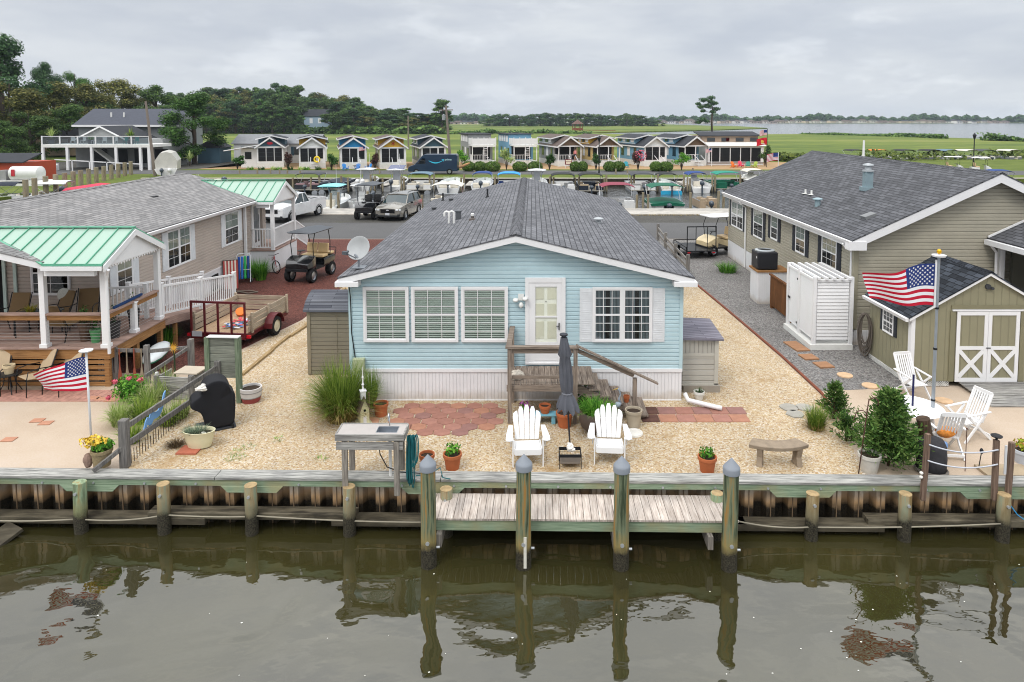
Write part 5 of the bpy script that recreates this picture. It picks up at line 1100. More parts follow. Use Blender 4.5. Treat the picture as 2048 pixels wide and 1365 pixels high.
b=MB(); b.nofix=True
for x,y,z in((-.22,-.25,.62),(-.42,-.2,.2),(.1,-.2,.68),(.3,-.1,.6)): leaves(b,30,ballfn((x,y,z),(.06,.06,.05)),.06,RN(int(x*100)+99),asp=.9)
b.build('blossom',P('pink blossom','d9657a',rough=.6,var=.3,vs=20),t)
t=thing('planter_box','grey plank planter box with a pale lid behind the rail fence','planter',G(362,800),rz=R(-6)); b=MB(); 
for k in range(4): b.box(-.62,.30,-.02,.02,.02+k*.14,.145+k*.14)
for k in range(4): b.box(.28,.32,.0,.55,.02+k*.14,.145+k*.14)
b.box(-.62,-.58,0,.55,.02,.56); b.build('plank',M_wg,t); MB().box(-.25,.36,.1,.6,.60,.63).build('lid',P('pale board','b3a796',rough=.8),t)
MB().box(.24,.34,-.06,.04,0,.62).box(-.66,-.56,-.06,.04,0,.6).each('corner_post',M_fen,t); o=MB().box(-.03,.03,-.03,.03,0,.58).build('white_stake',M_white,loc=G(315,790)); tag(o,'short white stake at the left end of the planter box','stake')
t=thing('sunflower_ornament','metal sunflower ornament standing in the planter box','ornament',G(351,775)+Vector((0,0,.2))); MB().tube([(0,0,0),(0,0,.85)],.02,6).build('stem',P('dark green stem','2f3d2a'),t)
b=MB(); 
for k in range(14): a=k*2*pi/14; b.add([(0,-.02,.85),(.05*cos(a-.2),-.03,.85+.05*sin(a-.2)),(.17*cos(a)*.8,-.03,.85+.17*sin(a)),(.05*cos(a+.2),-.03,.85+.05*sin(a+.2))],[(0,1,2,3)])
b.build('petals',P('sunflower yellow','d9a53c',rough=.6),t); MB().lathe([(.001,0),(.05,0),(.04,.03),(.001,.035)],(0,0,0),12,caps=False)
# green privacy screen
p=G(423,800); t=thing('privacy_screen','green and grey plank privacy screen behind the covered grill','screen',(p.x+.35,p.y-.15,0),rz=R(-3))
b=MB(); b.box(-.40,-.28,-.06,.06,0,1.62); b.box(.36,.48,-.06,.06,0,1.62); b.each('post',wood('green post',hexc('56654f'),hexc('85917b'),'v'),t,bevel=.01)
b=MB()
for k in range(5): b.box(-.28,.36,-.02,.02,.62+k*.20,.81+k*.20)
b.build('plank',wood('green grey plank',hexc('5a5d55'),hexc('86897e'),'u'),t); MB().box(-.32,.46,-.08,.08,1.625,1.65).build('cap',M_white,t)
# covered grill
p=G(428,858); t=thing('covered_grill','barbecue grill under a black fabric cover','grill',(p.x,p.y+.1,0),rz=R(30)); t.scale=(.84,.84,.86)
b=MB(); Mk=P('black canvas cover','1c1d22',rough=.75,var=.25,vs=4,bump=.3)
pro=[(-.64,.66),(-.60,.90),(-.34,.98),(-.34,1.14),(-.22,1.30),(0,1.36),(.22,1.30),(.34,1.14),(.36,.98),(.46,.92),(.48,.78),(.44,.14),(.40,.08),(-.24,.08),(-.28,.14),(-.34,.60)]
rn=RN(3); vs=[]; ys=[-.31,-.30,-.12,.12,.30,.31]
for y in ys:
    k=.90 if abs(y)>.305 else 1
    for x,z in pro: vs.append((x*k+rn.uniform(-.015,.015),y+(-.05 if z>1.1 and y<0 else 0)+rn.uniform(-.012,.012),z*(1 if k==1 else .985)))
n=len(pro); b.add(vs,[(i*n+j,i*n+(j+1)%n,(i+1)*n+(j+1)%n,(i+1)*n+j) for i in range(len(ys)-1) for j in range(n)]+[tuple(range(n)),tuple(range((len(ys)-1)*n,len(ys)*n))[::-1]])
c_=b.build('cover',Mk,t,smooth=35); mm=c_.modifiers.new('sub','SUBSURF'); mm.levels=2; mm.render_levels=2
MB().box(-.46,.46,-.32,.34,.02,.06).build('base_tray',P('dark tray','3a3d42',rough=.5),t); MB().tube([(-.38,-.3,.0),(-.38,-.3,.1)],.04,8).tube([(.38,-.3,0),(.38,-.3,.1)],.04,8).each('caster',Mbk,t)
o=MB().blob((0,0,.03),(.13,.08,.05),10,6,.3,RN(2)).blob((.02,0,.09),(.06,.05,.05),8,6,.3,RN(6)).build('white_shell',P('shell white','dedad3'),loc=(p.x-.1,p.y-.28,1.0)); tag(o,'white spiky shell resting on the covered grill','shell')
# tubs
p=G(397,897); t=thing('oval_tub','oval cream metal tub planted with grey green herbs','tub',(p.x,p.y+.05,.03)); Mo=P('cream enamel','d3cfae',rough=.45,var=.06)
MB().lathe([(.235,0),(.27,.10),(.275,.11),(.29,.2),(.295,.21),(.325,.33),(.335,.34),(.32,.345),(.305,.32),(.28,.24)],(0,0,0),28,sy=.62).build('tub',Mo,t,smooth=40); MB().lathe([(.001,.27),(.30,.27)],(0,0,0),24,sy=.62,caps=False).build('soil',M_soil,t)
b=MB(); b.nofix=True; blades(b,(-.06,0,.27),260,.16,.16,.006,RN(61),.18,.3,ell=1.3); b.build('herbs',foliage('grey herbs',hexc('3d4f40'),hexc('6a7a62'),hexc('93a08a'),4),t); MB().blob((.12,-.05,.30),(.05,.04,.03),8,5,.3,RN(5)).build('shell',P('shell white','dedad3'),t)
disc(380,902,.2,.03,'a6614c','red square paver under the cream tub',name='square_paver',sq_=(.42,.36,0))
t=thing('dried_plant','low clump of dried brown stems left of the cream tub','plant',G(352,893)); b=MB(); b.nofix=True; blades(b,(0,0,0),260,.16,.26,.006,RN(71),.12,.5); b.build('stems',foliage('dried stems',hexc('3b2f24'),hexc('66543d'),hexc('8b7757'),4),t)
p=G(499,806); t=thing('barrel_planter','half barrel planter painted white with a red band','planter',(p.x,p.y+.1,0)); pr=[(.20,0),(.235,.13),(.255,.26),(.26,.36),(.23,.36),(.22,.30)]
MB().lathe(pr[:2],(0,0,0),22).build('lower_staves',P('faded red paint','8f4644',rough=.7,var=.2),t,smooth=40); MB().lathe(pr[1:],(0,0,0),22,caps=False).build('upper_staves',P('faded white paint','c9c5c3',rough=.6,var=.15),t,smooth=40); MB().lathe([(.237,.13),(.243,.13),(.246,.15),(.240,.15)],(0,0,0),22,caps=False).lathe([(.256,.26),(.262,.26),(.263,.28),(.257,.28)],(0,0,0),22,caps=False).build('hoop',P('old hoop','8d8a88'),t); MB().lathe([(.001,.31),(.225,.31)],(0,0,0),20,caps=False).build('soil',M_soil,t)
p=G(205,940); t=thing('basket_planter','woven brown basket planter with yellow lilies','planter',(p.x,p.y,.09)); potp(t,.19,.34,P('woven basket','8f8062',rough=.9,var=.25,vs=25,bump=.8),.78)
b=MB(); b.nofix=True; leaves(b,420,ballfn((.02,0,.42),(.22,.18,.14),shell=.3),.07,RN(81)); b.build('plant',F_green,t)
b=MB(); b.nofix=True; leaves(b,260,ballfn((-.12,-.06,.52),(.30,.14,.13),shell=.4),.055,RN(82),asp=.8); b.build('flowers',P('yellow petals','e3bf45',rough=.6,var=.2,vs=20),t)
o=MB().blob((0,0,.13),(.09,.07,.15),10,8,.08,RN(1)).build('stone',P('pinkish stone','8b7468',rough=.8,var=.2,vs=10),loc=G(177,944)+Vector((0,0,.10))); tag(o,'upright pinkish stone on the bulkhead cap by the basket planter','stone')
# oar fence
t=thing('oar_fence','grey wooden fence panel hung with old boat oars','fence',G(222,768)); q=G(300,765)-G(222,768); L_=q.length
b=MB(); b.box(-.05,.05,-.05,.05,0,1.05).box(.13,.19,-.04,.04,0,.98).box(L_-.06,L_+.06,-.05,.05,0,1.03).box(L_+.95,L_+1.07,.2,.34,0,1.1); b.each('post',M_fen,t)
b=MB(); b.bar((0,0,.90),(L_,0,.88),.04,.09); b.bar((L_,0,.86),(L_+1.0,.27,.88),.04,.09); b.bar((L_+1.0,.25,.9),(L_+.3,-.6,.45),.05,.08); b.each('rail',M_fen,t)
for k in range(5):
    x=.28+k*.19; m=P(['red oar','grey oar'][k%2],['8c4a3a','8d7f6c'][k%2],rough=.8,var=.3)
    if x<L_-.02: MB().tube([(x,-.05,.95),(x,-.05,.45)],.016,6).prism([(x-.012,-.06,.5),(x+.012,-.06,.5),(x+.05,-.06,.22),(x+.045,-.06,.03),(x-.045,-.06,.03),(x-.05,-.06,.22)],(0,.018,0)).build('oar',m,t)
t=thing('tool_rack','upright bundle of white pipes and tools at the deck corner','tools',G(208,766)); b=MB(); rn=RN(12)
for i in range(6): x=rn.uniform(-.10,.10); b.tube([(x,rn.uniform(-.05,.05),.0),(x+rn.uniform(-.03,.03),0,rn.uniform(.6,.98))],.018,6)
b.each('pole',P('mixed pipe','a9abb0',rough=.5,var=.5,vs=9),t)
# patio furniture on the left
Msl=P('tan sling fabric','b09c80',rough=.8,var=.08); Msb=P('brown sling fabric','6f5a3f',rough=.8,var=.1)
def sling(loc,rz,label,mat,group):
    t=thing('sling_chair',label,'chair',loc,rz,group)
    MB().prism([(-.25,-.24,.42),(-.25,.20,.38),(-.25,.26,.40),(-.25,.46,1.0),(-.25,.44,1.01),(-.25,.22,.42),(-.25,.18,.40),(-.25,-.24,.44)],(.5,0,0)).build('sling',mat,t,bevel=.004)
    for s in(-1,1):
        x=s*.28; MB().tube([(x,-.28,0),(x,-.26,.42),(x,-.22,.62),(x,.0,.65),(x,.28,.62)],.013,6).build('armrest',Mbk,t,smooth=True); MB().tube([(x,.32,0),(x,.2,.38),(x,.30,.6),(x,.46,1.02)],.013,6).build('leg',Mbk,t,smooth=True)
    return t
for i,(px,py,rz,l) in enumerate(((12,775,R(14),'tan sling patio chair at the left edge of the patio'),(92,772,R(-32),'tan sling patio chair right of the small round table'),(145,772,R(-18),'tan sling patio chair half behind the left flag'))):
    p=G(px,py); sling((p.x,p.y-.42,.012),rz,l,Msl,'tan sling patio chairs')
t=thing('patio_table','small round black patio table between tan chairs','table',G(47,772)+Vector((0,-.45,.012))); MB().lathe([(.001,.47),(.27,.47),(.27,.49),(.001,.49)],(0,0,0),20,caps=False).build('table_top',Mbk,t)
for k in range(4): a=pi/4+k*pi/2; MB().tube([(.1*cos(a),.1*sin(a),.47),(.12*cos(a),.12*sin(a),.25),(.25*cos(a),.25*sin(a),0)],.012,6).build('leg',Mbk,t)
p=G(47,772); plantpot('cream_pot','small cream pot on the round black patio table',(p.x,p.y-.45),.13,.22,P('cream crock','c9b795',rough=.6),3,z=.503)
DZ=1.034
for i,(px,rz,y,l) in enumerate(((108,R(-20),18.7,'brown sling chair on the deck left of the fan'),(168,R(15),18.9,'brown sling chair on the deck right of the fan'),(20,R(0),18.4,'brown sling chair on the deck near the left edge'),(128,R(170),17.9,'brown sling chair on the deck with its back to the railing'))):
    p=AY(px,600,y); sling((p.x,y,DZ),rz,l,Msb,'brown sling chairs on the deck')
t=thing('deck_table','low glass table with yellow plant on the deck','table',(AY(75,600,18.2).x,18.2,DZ)); MB().box(-.5,.5,-.3,.3,.62,.65).build('table_top',P('smoked glass','3c4446',rough=.1,spec=.8),t)
for x in(-.45,.45):
    for y in(-.25,.25): MB().tube([(x,y,0),(x,y,.62)],.015,6).build('leg',Mbk,t)
b=MB(); b.nofix=True; blades(b,(-.2,0,.65),90,.22,.25,.012,RN(5),.1,.5); b.build('plant',foliage('ochre leaves',hexc('7a6a25'),hexc('a99a3c'),hexc('7d9a3d'),4),t)
p=AY(133,600,19.2); t=thing('pedestal_fan','white pedestal fan standing on the deck','fan',(p.x,19.2,DZ)); MB().tube([(0,0,0),(0,0,.75)],.02,8).lathe([(.17,0),(.17,.02),(.03,.05)],(0,0,0),16).build('stand',M_white,t)
b=MB(); b.X=Matrix.Translation((0,-.06,.86))@Matrix.Rotation(R(90),4,'X'); b.lathe([(.04,-.04),(.20,-.02),(.205,.02),(.04,.05)],(0,0,0),20)
b.build('cage',P('fan cage','b4b5ae',rough=.5,var=.2,vs=30),t,smooth=40)
for i,(px,y,r,h,m,l) in enumerate(((170,17.75,.17,.5,'5a463a','tall brown pot on the deck beside the corner post'),(190,17.6,.13,.35,'4f8a5a','green pot on the deck against the corner post'),(232,18.0,.16,.42,'3b3a3c','dark square pot with a leafy plant at the side rail'),(262,18.9,.16,.5,'2e2d31','black pot by the rear deck post'))):
    p=AY(px,650,y) if px<200 else Vector((-11.25,y,0)); plantpot('deck_pot',l,(p.x,y),r,h,P('pot '+m,m,rough=.5),20+i,'leaf',F_dark,.5,160,z=DZ)
o=MB().bar((-11.0,17.6,1.95),(-11.0,18.9,1.98),.05,.06).build('folded_towel',P('navy towel','1f3a63',rough=.9),org=(-11,18.2,1.93)); tag(o,'navy towel laid along the side deck rail','towel')
t=thing('kayak','white and green kayak stored beside the deck posts','kayak',(-10.45,18.55,.42),rz=R(14)); b=MB(); vs=[]; n=10; st_=[(-1.15,.05),(-.8,.22),(0,.30),(.7,.24),(1.0,.06)]
for up,nm_,m_ in((1,'deck',P('kayak white','cfd5d6',rough=.3)),(-1,'hull',P('kayak green','1f7a62',rough=.3))):
    b=MB(); b.blob((0,0,0),(.28,.9,.17 if up>0 else .13),12,9); f=[i for i in b.f]; b.v=[(x,y,max(0,z) if up>0 else min(.0,z)) for x,y,z in b.v]; b.build(nm_,m_,t,smooth=40)
for i,(px,py,n,h,s,l,nm_,F_) in enumerate(((335,690,260,.7,.4,'feathery green plant under the ramp','leafy_plant',F_green),(522,560,520,1.0,.55,'tall weedy green plant at the rear porch corner','leafy_plant',F_green),(503,556,300,.9,.4,'green plant against the rear porch skirting','leafy_plant',F_green))):
    tuft(nm_,l,G(px,py),n,h,s,.012,F_,90+i,r0=.2,droop=.35,cat='plant')
# ================================================================ RIGHT YARD
t=thing('outdoor_shower','white louvred outdoor shower stall with open slatted top beside the olive house','shower stall',(8.9,21,0),world=True)
x0,x1,y0,y1,zh=8.40,9.50,20.05,22.1,2.08
b=MB(); b.box(x0-.12,x1+.05,y0-.08,y1+.05,0,.16); b.build('base',M_whitew,t)
for nm_,(a,bb,ax) in {'front_panel':(x0+.08,x1-.08,'x'),'side_panel':(y0+.1,y1-.95,'y'),'shower_door':(y1-.92,y1-.08,'y')}.items():
    b=MB(); z=.30
    while z<zh-.08:
        if ax=='x': b.prism([(a,y0+.02,z),(a,y0-.012,z),(a,y0+.012,z+.10)],(bb-a,0,0))
        else: b.prism([(x0+.02,a,z),(x0-.012,a,z),(x0+.012,a,z+.10)],(0,bb-a,0))
        z+=.104
    b.build(nm_,M_white,t)
b=MB()
for x,y in((x0,y0),(x1,y0),(x0,y1),(x0,y1-.94)): b.box(x-.05,x+.05,y-.05,y+.05,.16,zh+.12)
b.each('post',M_white,t)
b=MB(); b.box(x0,x1,y0-.03,y0+.03,zh-.02,zh+.05).box(x0-.03,x0+.03,y0,y1,zh-.02,zh+.05)
for i in range(5): x=x0+.06+i*.23; b.box(x,x+.08,y0-.1,y1+.05,zh+.05,zh+.12)
b.build('pergola_slat',M_white,t)
b=MB(); 
for y,z in((y1-.86,1.85),(y1-.86,.45),(y1-.14,1.1)): b.box(x0-.045,x0-.03,y-.08,y+.08,z-.03,z+.03)
b.each('hinge',Mbk,t)
t=thing('air_conditioner','black air conditioning unit on a brown topped stand beside the olive house','air conditioner',(8.75,25.5,1.27)); Mac=ribbed('black louvre metal',hexc('2c2d31'),pitch=.035,axis=1,depth=.01,line=.5)
MB().box(-.38,.38,-.38,.38,.02,.66).build('casing',Mac,t,bevel=.04); MB().lathe([(.36,.665),(.36,.70),(.26,.72),(.25,.69)],(0,0,0),24).build('top_guard',P('pale metal vent','a8adb0'),t); MB().lathe([(.001,.70),(.25,.695)],(0,0,0),20,caps=False).build('fan_grille',M_dark,t); MB().box(-.385,-.382,-.3,-.22,.42,.5).build('badge',M_white,t)
t=thing('unit_stand','white clad stand with brown board top under the air conditioner','stand',(8.8,25.5,0)); MB().box(-.42,.72,-.42,.45,0,1.20).build('cladding',M_skirt,t); MB().box(-.47,.76,-.47,.5,1.20,1.262).build('top_board',M_pt,t)
t=thing('timber_screen','dark brown slatted timber enclosure between shower and air conditioner','screen',(9.1,23.6,0)); Mtb=wood('dark brown slat',hexc('4b2f1c'),hexc('7c5433'),'v')
b=MB()
for i in range(16): b.box(-.42,-.39,-1.05+i*.13,-1.05+i*.13+.12,.12,1.2)
for i in range(7): b.box(-.38+i*.13,-.38+i*.13+.12,-1.08,-1.05,.12,1.2)
b.build('slat',Mtb,t); MB().box(-.46,.62,-1.1,-1.0,1.2,1.25).box(-.46,-.36,-1.0,1.05,1.2,1.25).build('top_rail',Mtb,t)
MB().box(-.42,-.3,-1.04,-.9,0,.12).box(-.42,-.3,.85,1.0,0,.12).each('foot',Mtb,t)
# coiled hose at the shed corner
b=MB(); rn=RN(2)
for k in range(16):
    w=rn.uniform(.14,.26); hh=rn.uniform(.42,.62); c=(9.55+rn.uniform(-.04,.04),19.25+rn.uniform(-.06,.06),1.32)
    b.tube([(c[0]+w*.5*sin(a),c[1]-w*.6*sin(a)+.02*k%.05,c[2]-hh+hh*cos(a)) for a in [i*2*pi/16 for i in range(17)]],.014,5,caps=False)
o=b.build('hose_coil',P('grey brown hose','5d564f',rough=.6),org=(9.55,19.25,.1),smooth=True); tag(o,'thick coil of grey brown hose hanging at the back corner of the olive shed','hose')
# tufts and conifers
tuft('grass_tuft','brown tipped grass tuft beside the grey stepping stones',G(1632,858),420,.62,.32,.008,F_grass,101,r0=.16,droop=.45,mat2=F_grassd)
def conifer(name,label,p,h,r,n,seed,mat=None,s=.10,trunk=.03,lean=0,cat='shrub',group=None,p0=.04):
    t=thing(name,label,cat,p,group=group); rn=RN(seed); b=MB(); b.nofix=True
    MB().tube([(0,0,0),(lean*h,0,h*.9)],[trunk,.006],6).build('trunk',P('juniper bark','4b3a2b',rough=.9),t)
    nb=int(n/26)
    for k in range(nb):
        zz=p0*h+h*(1-p0)*(rn.random()**1.15); an=rn.uniform(0,2*pi); L_=r*(1-zz/h)**.9*rn.uniform(.45,1.25)+.05; up=rn.uniform(.35,.9)
        d=Vector((cos(an),sin(an),up)).normalized(); o=Vector((lean*zz,0,zz))
        for j in range(26):
            q=o+d*L_*(.25+.75*rn.random()); q+=Vector((rn.gauss(0,1),rn.gauss(0,1),rn.gauss(0,1)))*.05*(h/1.2)
            x=(d+Vector((rn.gauss(0,.45),rn.gauss(0,.45),rn.gauss(0,.45)))).normalized(); sd=x.cross(Vector((rn.gauss(0,1),rn.gauss(0,1),rn.gauss(0,1)))).normalized(); l_=s*rn.uniform(.5,1.3); w=l_*.15
            b.add([q-sd*w*.4,q+x*l_*.5+sd*w,q+x*l_,q+x*l_*.5-sd*w],[(0,1,2,3)])
    b.build('foliage',mat or F_jun,t); return t
conifer('juniper','large ragged green juniper beside the dark stump piling',(G(1790,945).x,G(1790,945).y+.25,0),1.42,.80,12000,5,s=.11)
conifer('juniper','upright juniper shrub behind the brown grass tuft',G(1668,838),.78,.38,2200,6); conifer('juniper','low bluish juniper left of the large juniper',G(1692,882),.52,.36,1200,7)
t=plantpot('white_pot','round ribbed white pot at the foot of the large juniper',G(1738,943),.21,.36,P('aged white pot','bdb9b0',rough=.7,var=.15,vs=9),4,'blade',F_dark,.12,30,taper=.7)
p=G(1717,948); t=thing('shepherd_hook','thin rusty double shepherd hook by the white pot','garden hook',p); b=MB(); zt=1.42
b.tube([(0,0,0),(.14,0,zt-.05)]+[(.14+.10-.10*cos(a),0,zt+.10*sin(a)) for a in [i*pi/6 for i in range(1,8)]],.011,6).tube([(.12,0,zt-.3)]+[(.12-.11+.11*cos(a),0,zt-.25+.10*sin(a)) for a in [i*pi/6 for i in range(1,7)]]+[(-.13,0,zt-.36)],.010,6); b.build('hook',P('rusty iron','5a4038',rough=.7),t,smooth=True)
p=G(1848,935); o=MB().tube([(0,0,0),(.02,0,.6),(-.06,0,1.0)],[.13,.13,.125],14).build('stump_piling',wood('dark stump',hexc('2a221c'),hexc('5a4a3c'),'v'),loc=(p.x,p.y,0),smooth=40); tag(o,'dark leaning stump piling between the juniper and the black bin','piling')
p=G(1862,944); t=thing('covered_bin','black bin wrapped in weathered dark fabric beside the stump piling','bin',p); MB().lathe([(.20,0),(.26,.04),(.27,.3),(.25,.55),(.20,.66),(.02,.70)],(0,0,0),14).build('cover',P('weathered dark fabric','38373a',rough=.9,var=.4,vs=6,bump=.5),t,smooth=60); MB().lathe([(.28,.03),(.31,.06),(.28,.09)],(0,0,0),16,caps=False).build('hem',P('grey hem','6b6660'),t)
# rope fence posts
Mps=wood('rope post timber',hexc('54433a'),hexc('8c7768'),'v')
P1=(AY(1845,1000,12.25),AY(1856,868,12.25)); P2=(AY(1988,1000,12.2),AY(1993,880,12.2)); P3=(AY(2015,1000,12.2),AY(2024,885,12.2))
for (a,c),l,f in((P1,'leaning grey post at the left end of the rope rail',0),(P2,'square post with a round finial at the right end of the rope rail',1),(P3,'square post at the right edge with a white plaque',2)):
    o=thing('rope_post',l,'post',a,group='posts of the rope rail'); d=c-a; MB().bar((0,0,0),d,.085,.085,up=(0,1,0)).build('shaft',Mps,o,bevel=.008)
    if f==1: MB().lathe([(.02,0),(.02,.04),(.09,.06),(.10,.08),(.06,.10),(.001,.11)],d,14).build('finial',Mbk,o)
    if f==2: MB().box(-.10,-.06,-.02,.0,d.z*.45,d.z*.95).build('plaque',P('pale plaque','c8cacc'),o)
for k,(fa,fb) in enumerate(((.42,.62),(.78,.95))):
    fa,fb=(.62,.30) if k==0 else (.86,.72); A=P1[0].lerp(P1[1],fb if 0 else fa); B=P2[0].lerp(P2[1],fa); pts=[A.lerp(B,i/12)+Vector((0,-.06,-.10*4*(i/12)*(1-i/12))) for i in range(13)]
    o=MB().tube(pts,.013,6).build('rail_rope',P('white rope','b9bcc4',rough=.8),org=A,smooth=True); tag(o,['lower','upper'][k]+' white rope slung between the leaning post and the finial post','rope')
b=MB()
for f in(.36,.42): q=P1[0].lerp(P1[1],f)+Vector((-.08,-.03,0)); b.blob(q,(.035,.035,.03),8,6)
o=b.build('shell_string',P('shell white','dedad3'),org=P1[0]); tag(o,'white shells tied to the leaning rope post','shells')
o=MB().tube([AY(2020,1010,12.1),AY(2035,1030,12.05),AY(2052,1042,12.0)],.01,5).build('blue_rope',P('bright blue rope','2f86b8'),org=AY(2020,1010,12.1)); tag(o,'bright blue rope end hanging from the rightmost pile','rope')
# white patio set
p=G(1825,812,.72); t=thing('round_table','round white patio table on the sandy patio','table',(p.x,p.y,0)); MB().lathe([(.001,.69),(.60,.69),(.62,.705),(.60,.72),(.001,.722)],(0,0,0),32,caps=False).build('table_top',M_pw,t)
for k in range(4): a=pi/4+k*pi/2; MB().tube([(.38*cos(a),.38*sin(a),.69),(.46*cos(a),.46*sin(a),0)],.03,8).build('leg',M_pw,t)
o=MB().tube([(0,0,.5),(0,0,1.18)],.022,8).build('umbrella_pole',P('navy pole','23264f',rough=.4),loc=(p.x,p.y,.225)); tag(o,'short navy pole standing through the round white table','pole')
def slatchair(loc,rz,label):
    t=thing('patio_chair',label,'chair',loc,rz,'white slatted patio chairs'); t.scale=(.93,)*3; b=MB()   # front -y
    for i in range(7): x=-.19+i*.063; b.bar((x,.22,.46),(x,.46,1.02),.035,.018,up=(0,1,0))
    b.bar((-.24,.47,1.04),(.24,.47,1.04),.03,.09); b.bar((-.24,.21,.44),(.24,.21,.44),.03,.06)
    for s in(-1,1): b.bar((s*.235,.20,.42),(s*.235,.475,1.06),.045,.025,up=(0,1,0))
    b.build('backrest',M_pw,t); b=MB()
    for i in range(6): b.box(-.23,.23,-.26+i*.08,-.26+i*.08+.065,.40,.42)
    b.build('seat',M_pw,t)
    for s in(-1,1):
        MB().prism([(s*.30-.03,-.30,.62),(s*.30+.03,-.30,.62),(s*.30+.03,.36,.66),(s*.30-.03,.36,.66)],(0,0,.03)).build('armrest',M_pw,t,bevel=.008)
        MB().bar((s*.29,-.34,0),(s*.29,.24,.64),.03,.05).build('rear_leg',M_pw,t); MB().bar((s*.28,.42,0),(s*.28,-.26,.62),.03,.05).build('front_leg',M_pw,t)
    MB().bar((-.29,.40,.10),(.29,.40,.10),.03,.05).build('stretcher',M_pw,t); return t
p=G(1832,800); slatchair((p.x,p.y+.15,0),R(10),'white slatted patio chair behind the round table facing the canal')
p=G(1908,922); slatchair((p.x,p.y+.4,0),R(172),'white slatted patio chair with its back to the canal'); q=G(1958,900); slatchair((q.x+.1,q.y+.6,0),R(-75),'white slatted patio chair seen from the side on the right')
b=MB(); b.blob((0,0,.1),(.22,.10,.12),12,8,.15,RN(2)); o=b.build('orange_towel',P('orange patterned fabric','d98a3f',rough=.8,var=.5,vs=14),loc=(p.x-.05,p.y+.22,.40),smooth=True); tag(o,'orange and yellow beach bag on the seat of the patio chair','bag')
b=MB(); b.blob((0,0,0),(.13,.06,.09),10,7,.15,RN(3)); o=b.build('blue_towel',P('light blue fabric','7d9fd0',rough=.8),loc=(p.x-.22,p.y+.08,.28),smooth=True); tag(o,'light blue towel hanging below the orange bag','towel')
for i,(px,py,h,l) in enumerate(((1930,943,.85,'thin rusty garden stake behind the rope rail'),(1916+28,936,.0,''),)):
    if h: o=MB().tube([(0,0,0),(0,0,h)],.008,5).lathe([(.02,h),(.02,h+.02)],(0,0,0),8).build('garden_stake',P('rusty iron','5a4038'),loc=G(px,py)); tag(o,l,'stake')
t=thing('solar_lamp','small black solar garden lamp behind the rope rail','garden lamp',G(1957,938)); MB().tube([(0,0,0),(.04,0,.30)],.009,6).build('stake',Mbk,t); MB().blob((.045,0,.36),(.035,.035,.06),10,8).build('lamp_head',Mbk,t,smooth=True)
disc(2010,945,.4,.05,'9a8a73','pale wooden tray on the sand at the right edge',name='wooden_tray',sq_=(.95,.42,0))
p=G(2046,925); plantpot('flower_pot','pale grey pot of lime and red leaves at the right edge',p,.2,.28,P('pale grey pot','b5bac2'),15,'leaf',foliage('lime leaves',hexc('6a8a1f'),hexc('a9bd35'),hexc('c9574a'),5),.25,200)
# fence rail on the road side of the blue house, right
t=thing('split_rail_fence','old brown split rail fence by the road behind the blue house','fence',(6.9,35,0),world=True); b=MB(); ps=[G(1308,508),G(1327,512),G(1350,521)]; ps=[(7.1,38.4),(6.95,35.4),(6.85,32.4),(6.8,29.6)]
for x,y in ps: b.box(x-.07,x+.07,y-.07,y+.07,0,.95)
b.each('post',M_fen,t); b=MB()
for i in range(3):
    for z in(.72,.42): b.bar((*ps[i],z),(*ps[i+1],z-.03),.06,.10)
b.each('rail',M_fen,t)
# ================================================================ VEHICLES
M_tyre=P('tyre rubber','1b1b1d',rough=.85,var=.2); M_rim=P('alloy rim','a9adb2',metal=.8,rough=.3); M_ch=P('chrome','c9ccd0',metal=1,rough=.15)
def wheel(par,c,r,w,rim=M_rim,rr=.6,name='wheel'):
    X=Matrix.Translation(c)@Matrix.Rotation(pi/2,4,'Y'); b=MB(); b.X=X; b.lathe([(r*rr,-w/2),(r*.94,-w/2),(r,-w*.32),(r,w*.32),(r*.94,w/2),(r*rr,w/2)],(0,0,0),22,caps=False); o=b.build(name,M_tyre,par,smooth=40)
    b=MB(); b.X=X; 
    for s in(-1,1): b.lathe([(.001,s*(w/2-.015)),(r*rr*.3,s*(w/2-.01)),(r*rr,s*(w/2-.03)),(r*rr,s*w/2)],(0,0,0),16,caps=False)
    for k in range(5): a=k*2*pi/5; 
    b.build('rim',rim,o,org=None); return o
def loft(b,secs,close=True):
    """secs: [(y,[(x,z)...])] half outlines from bottom centre outwards to top centre, mirrored"""
    rings=[]
    for y,h in secs: rings.append([(x,y,z) for x,z in h]+[(-x,y,z) for x,z in h[::-1]])
    n=len(rings[0]); vs=[p for r in rings for p in r]; fs=[(i*n+j,i*n+(j+1)%n,(i+1)*n+(j+1)%n,(i+1)*n+j) for i in range(len(rings)-1) for j in range(n)]+[tuple(range(n))[::-1],tuple(range((len(rings)-1)*n,len(rings)*n))]
    return b.add(vs,fs)
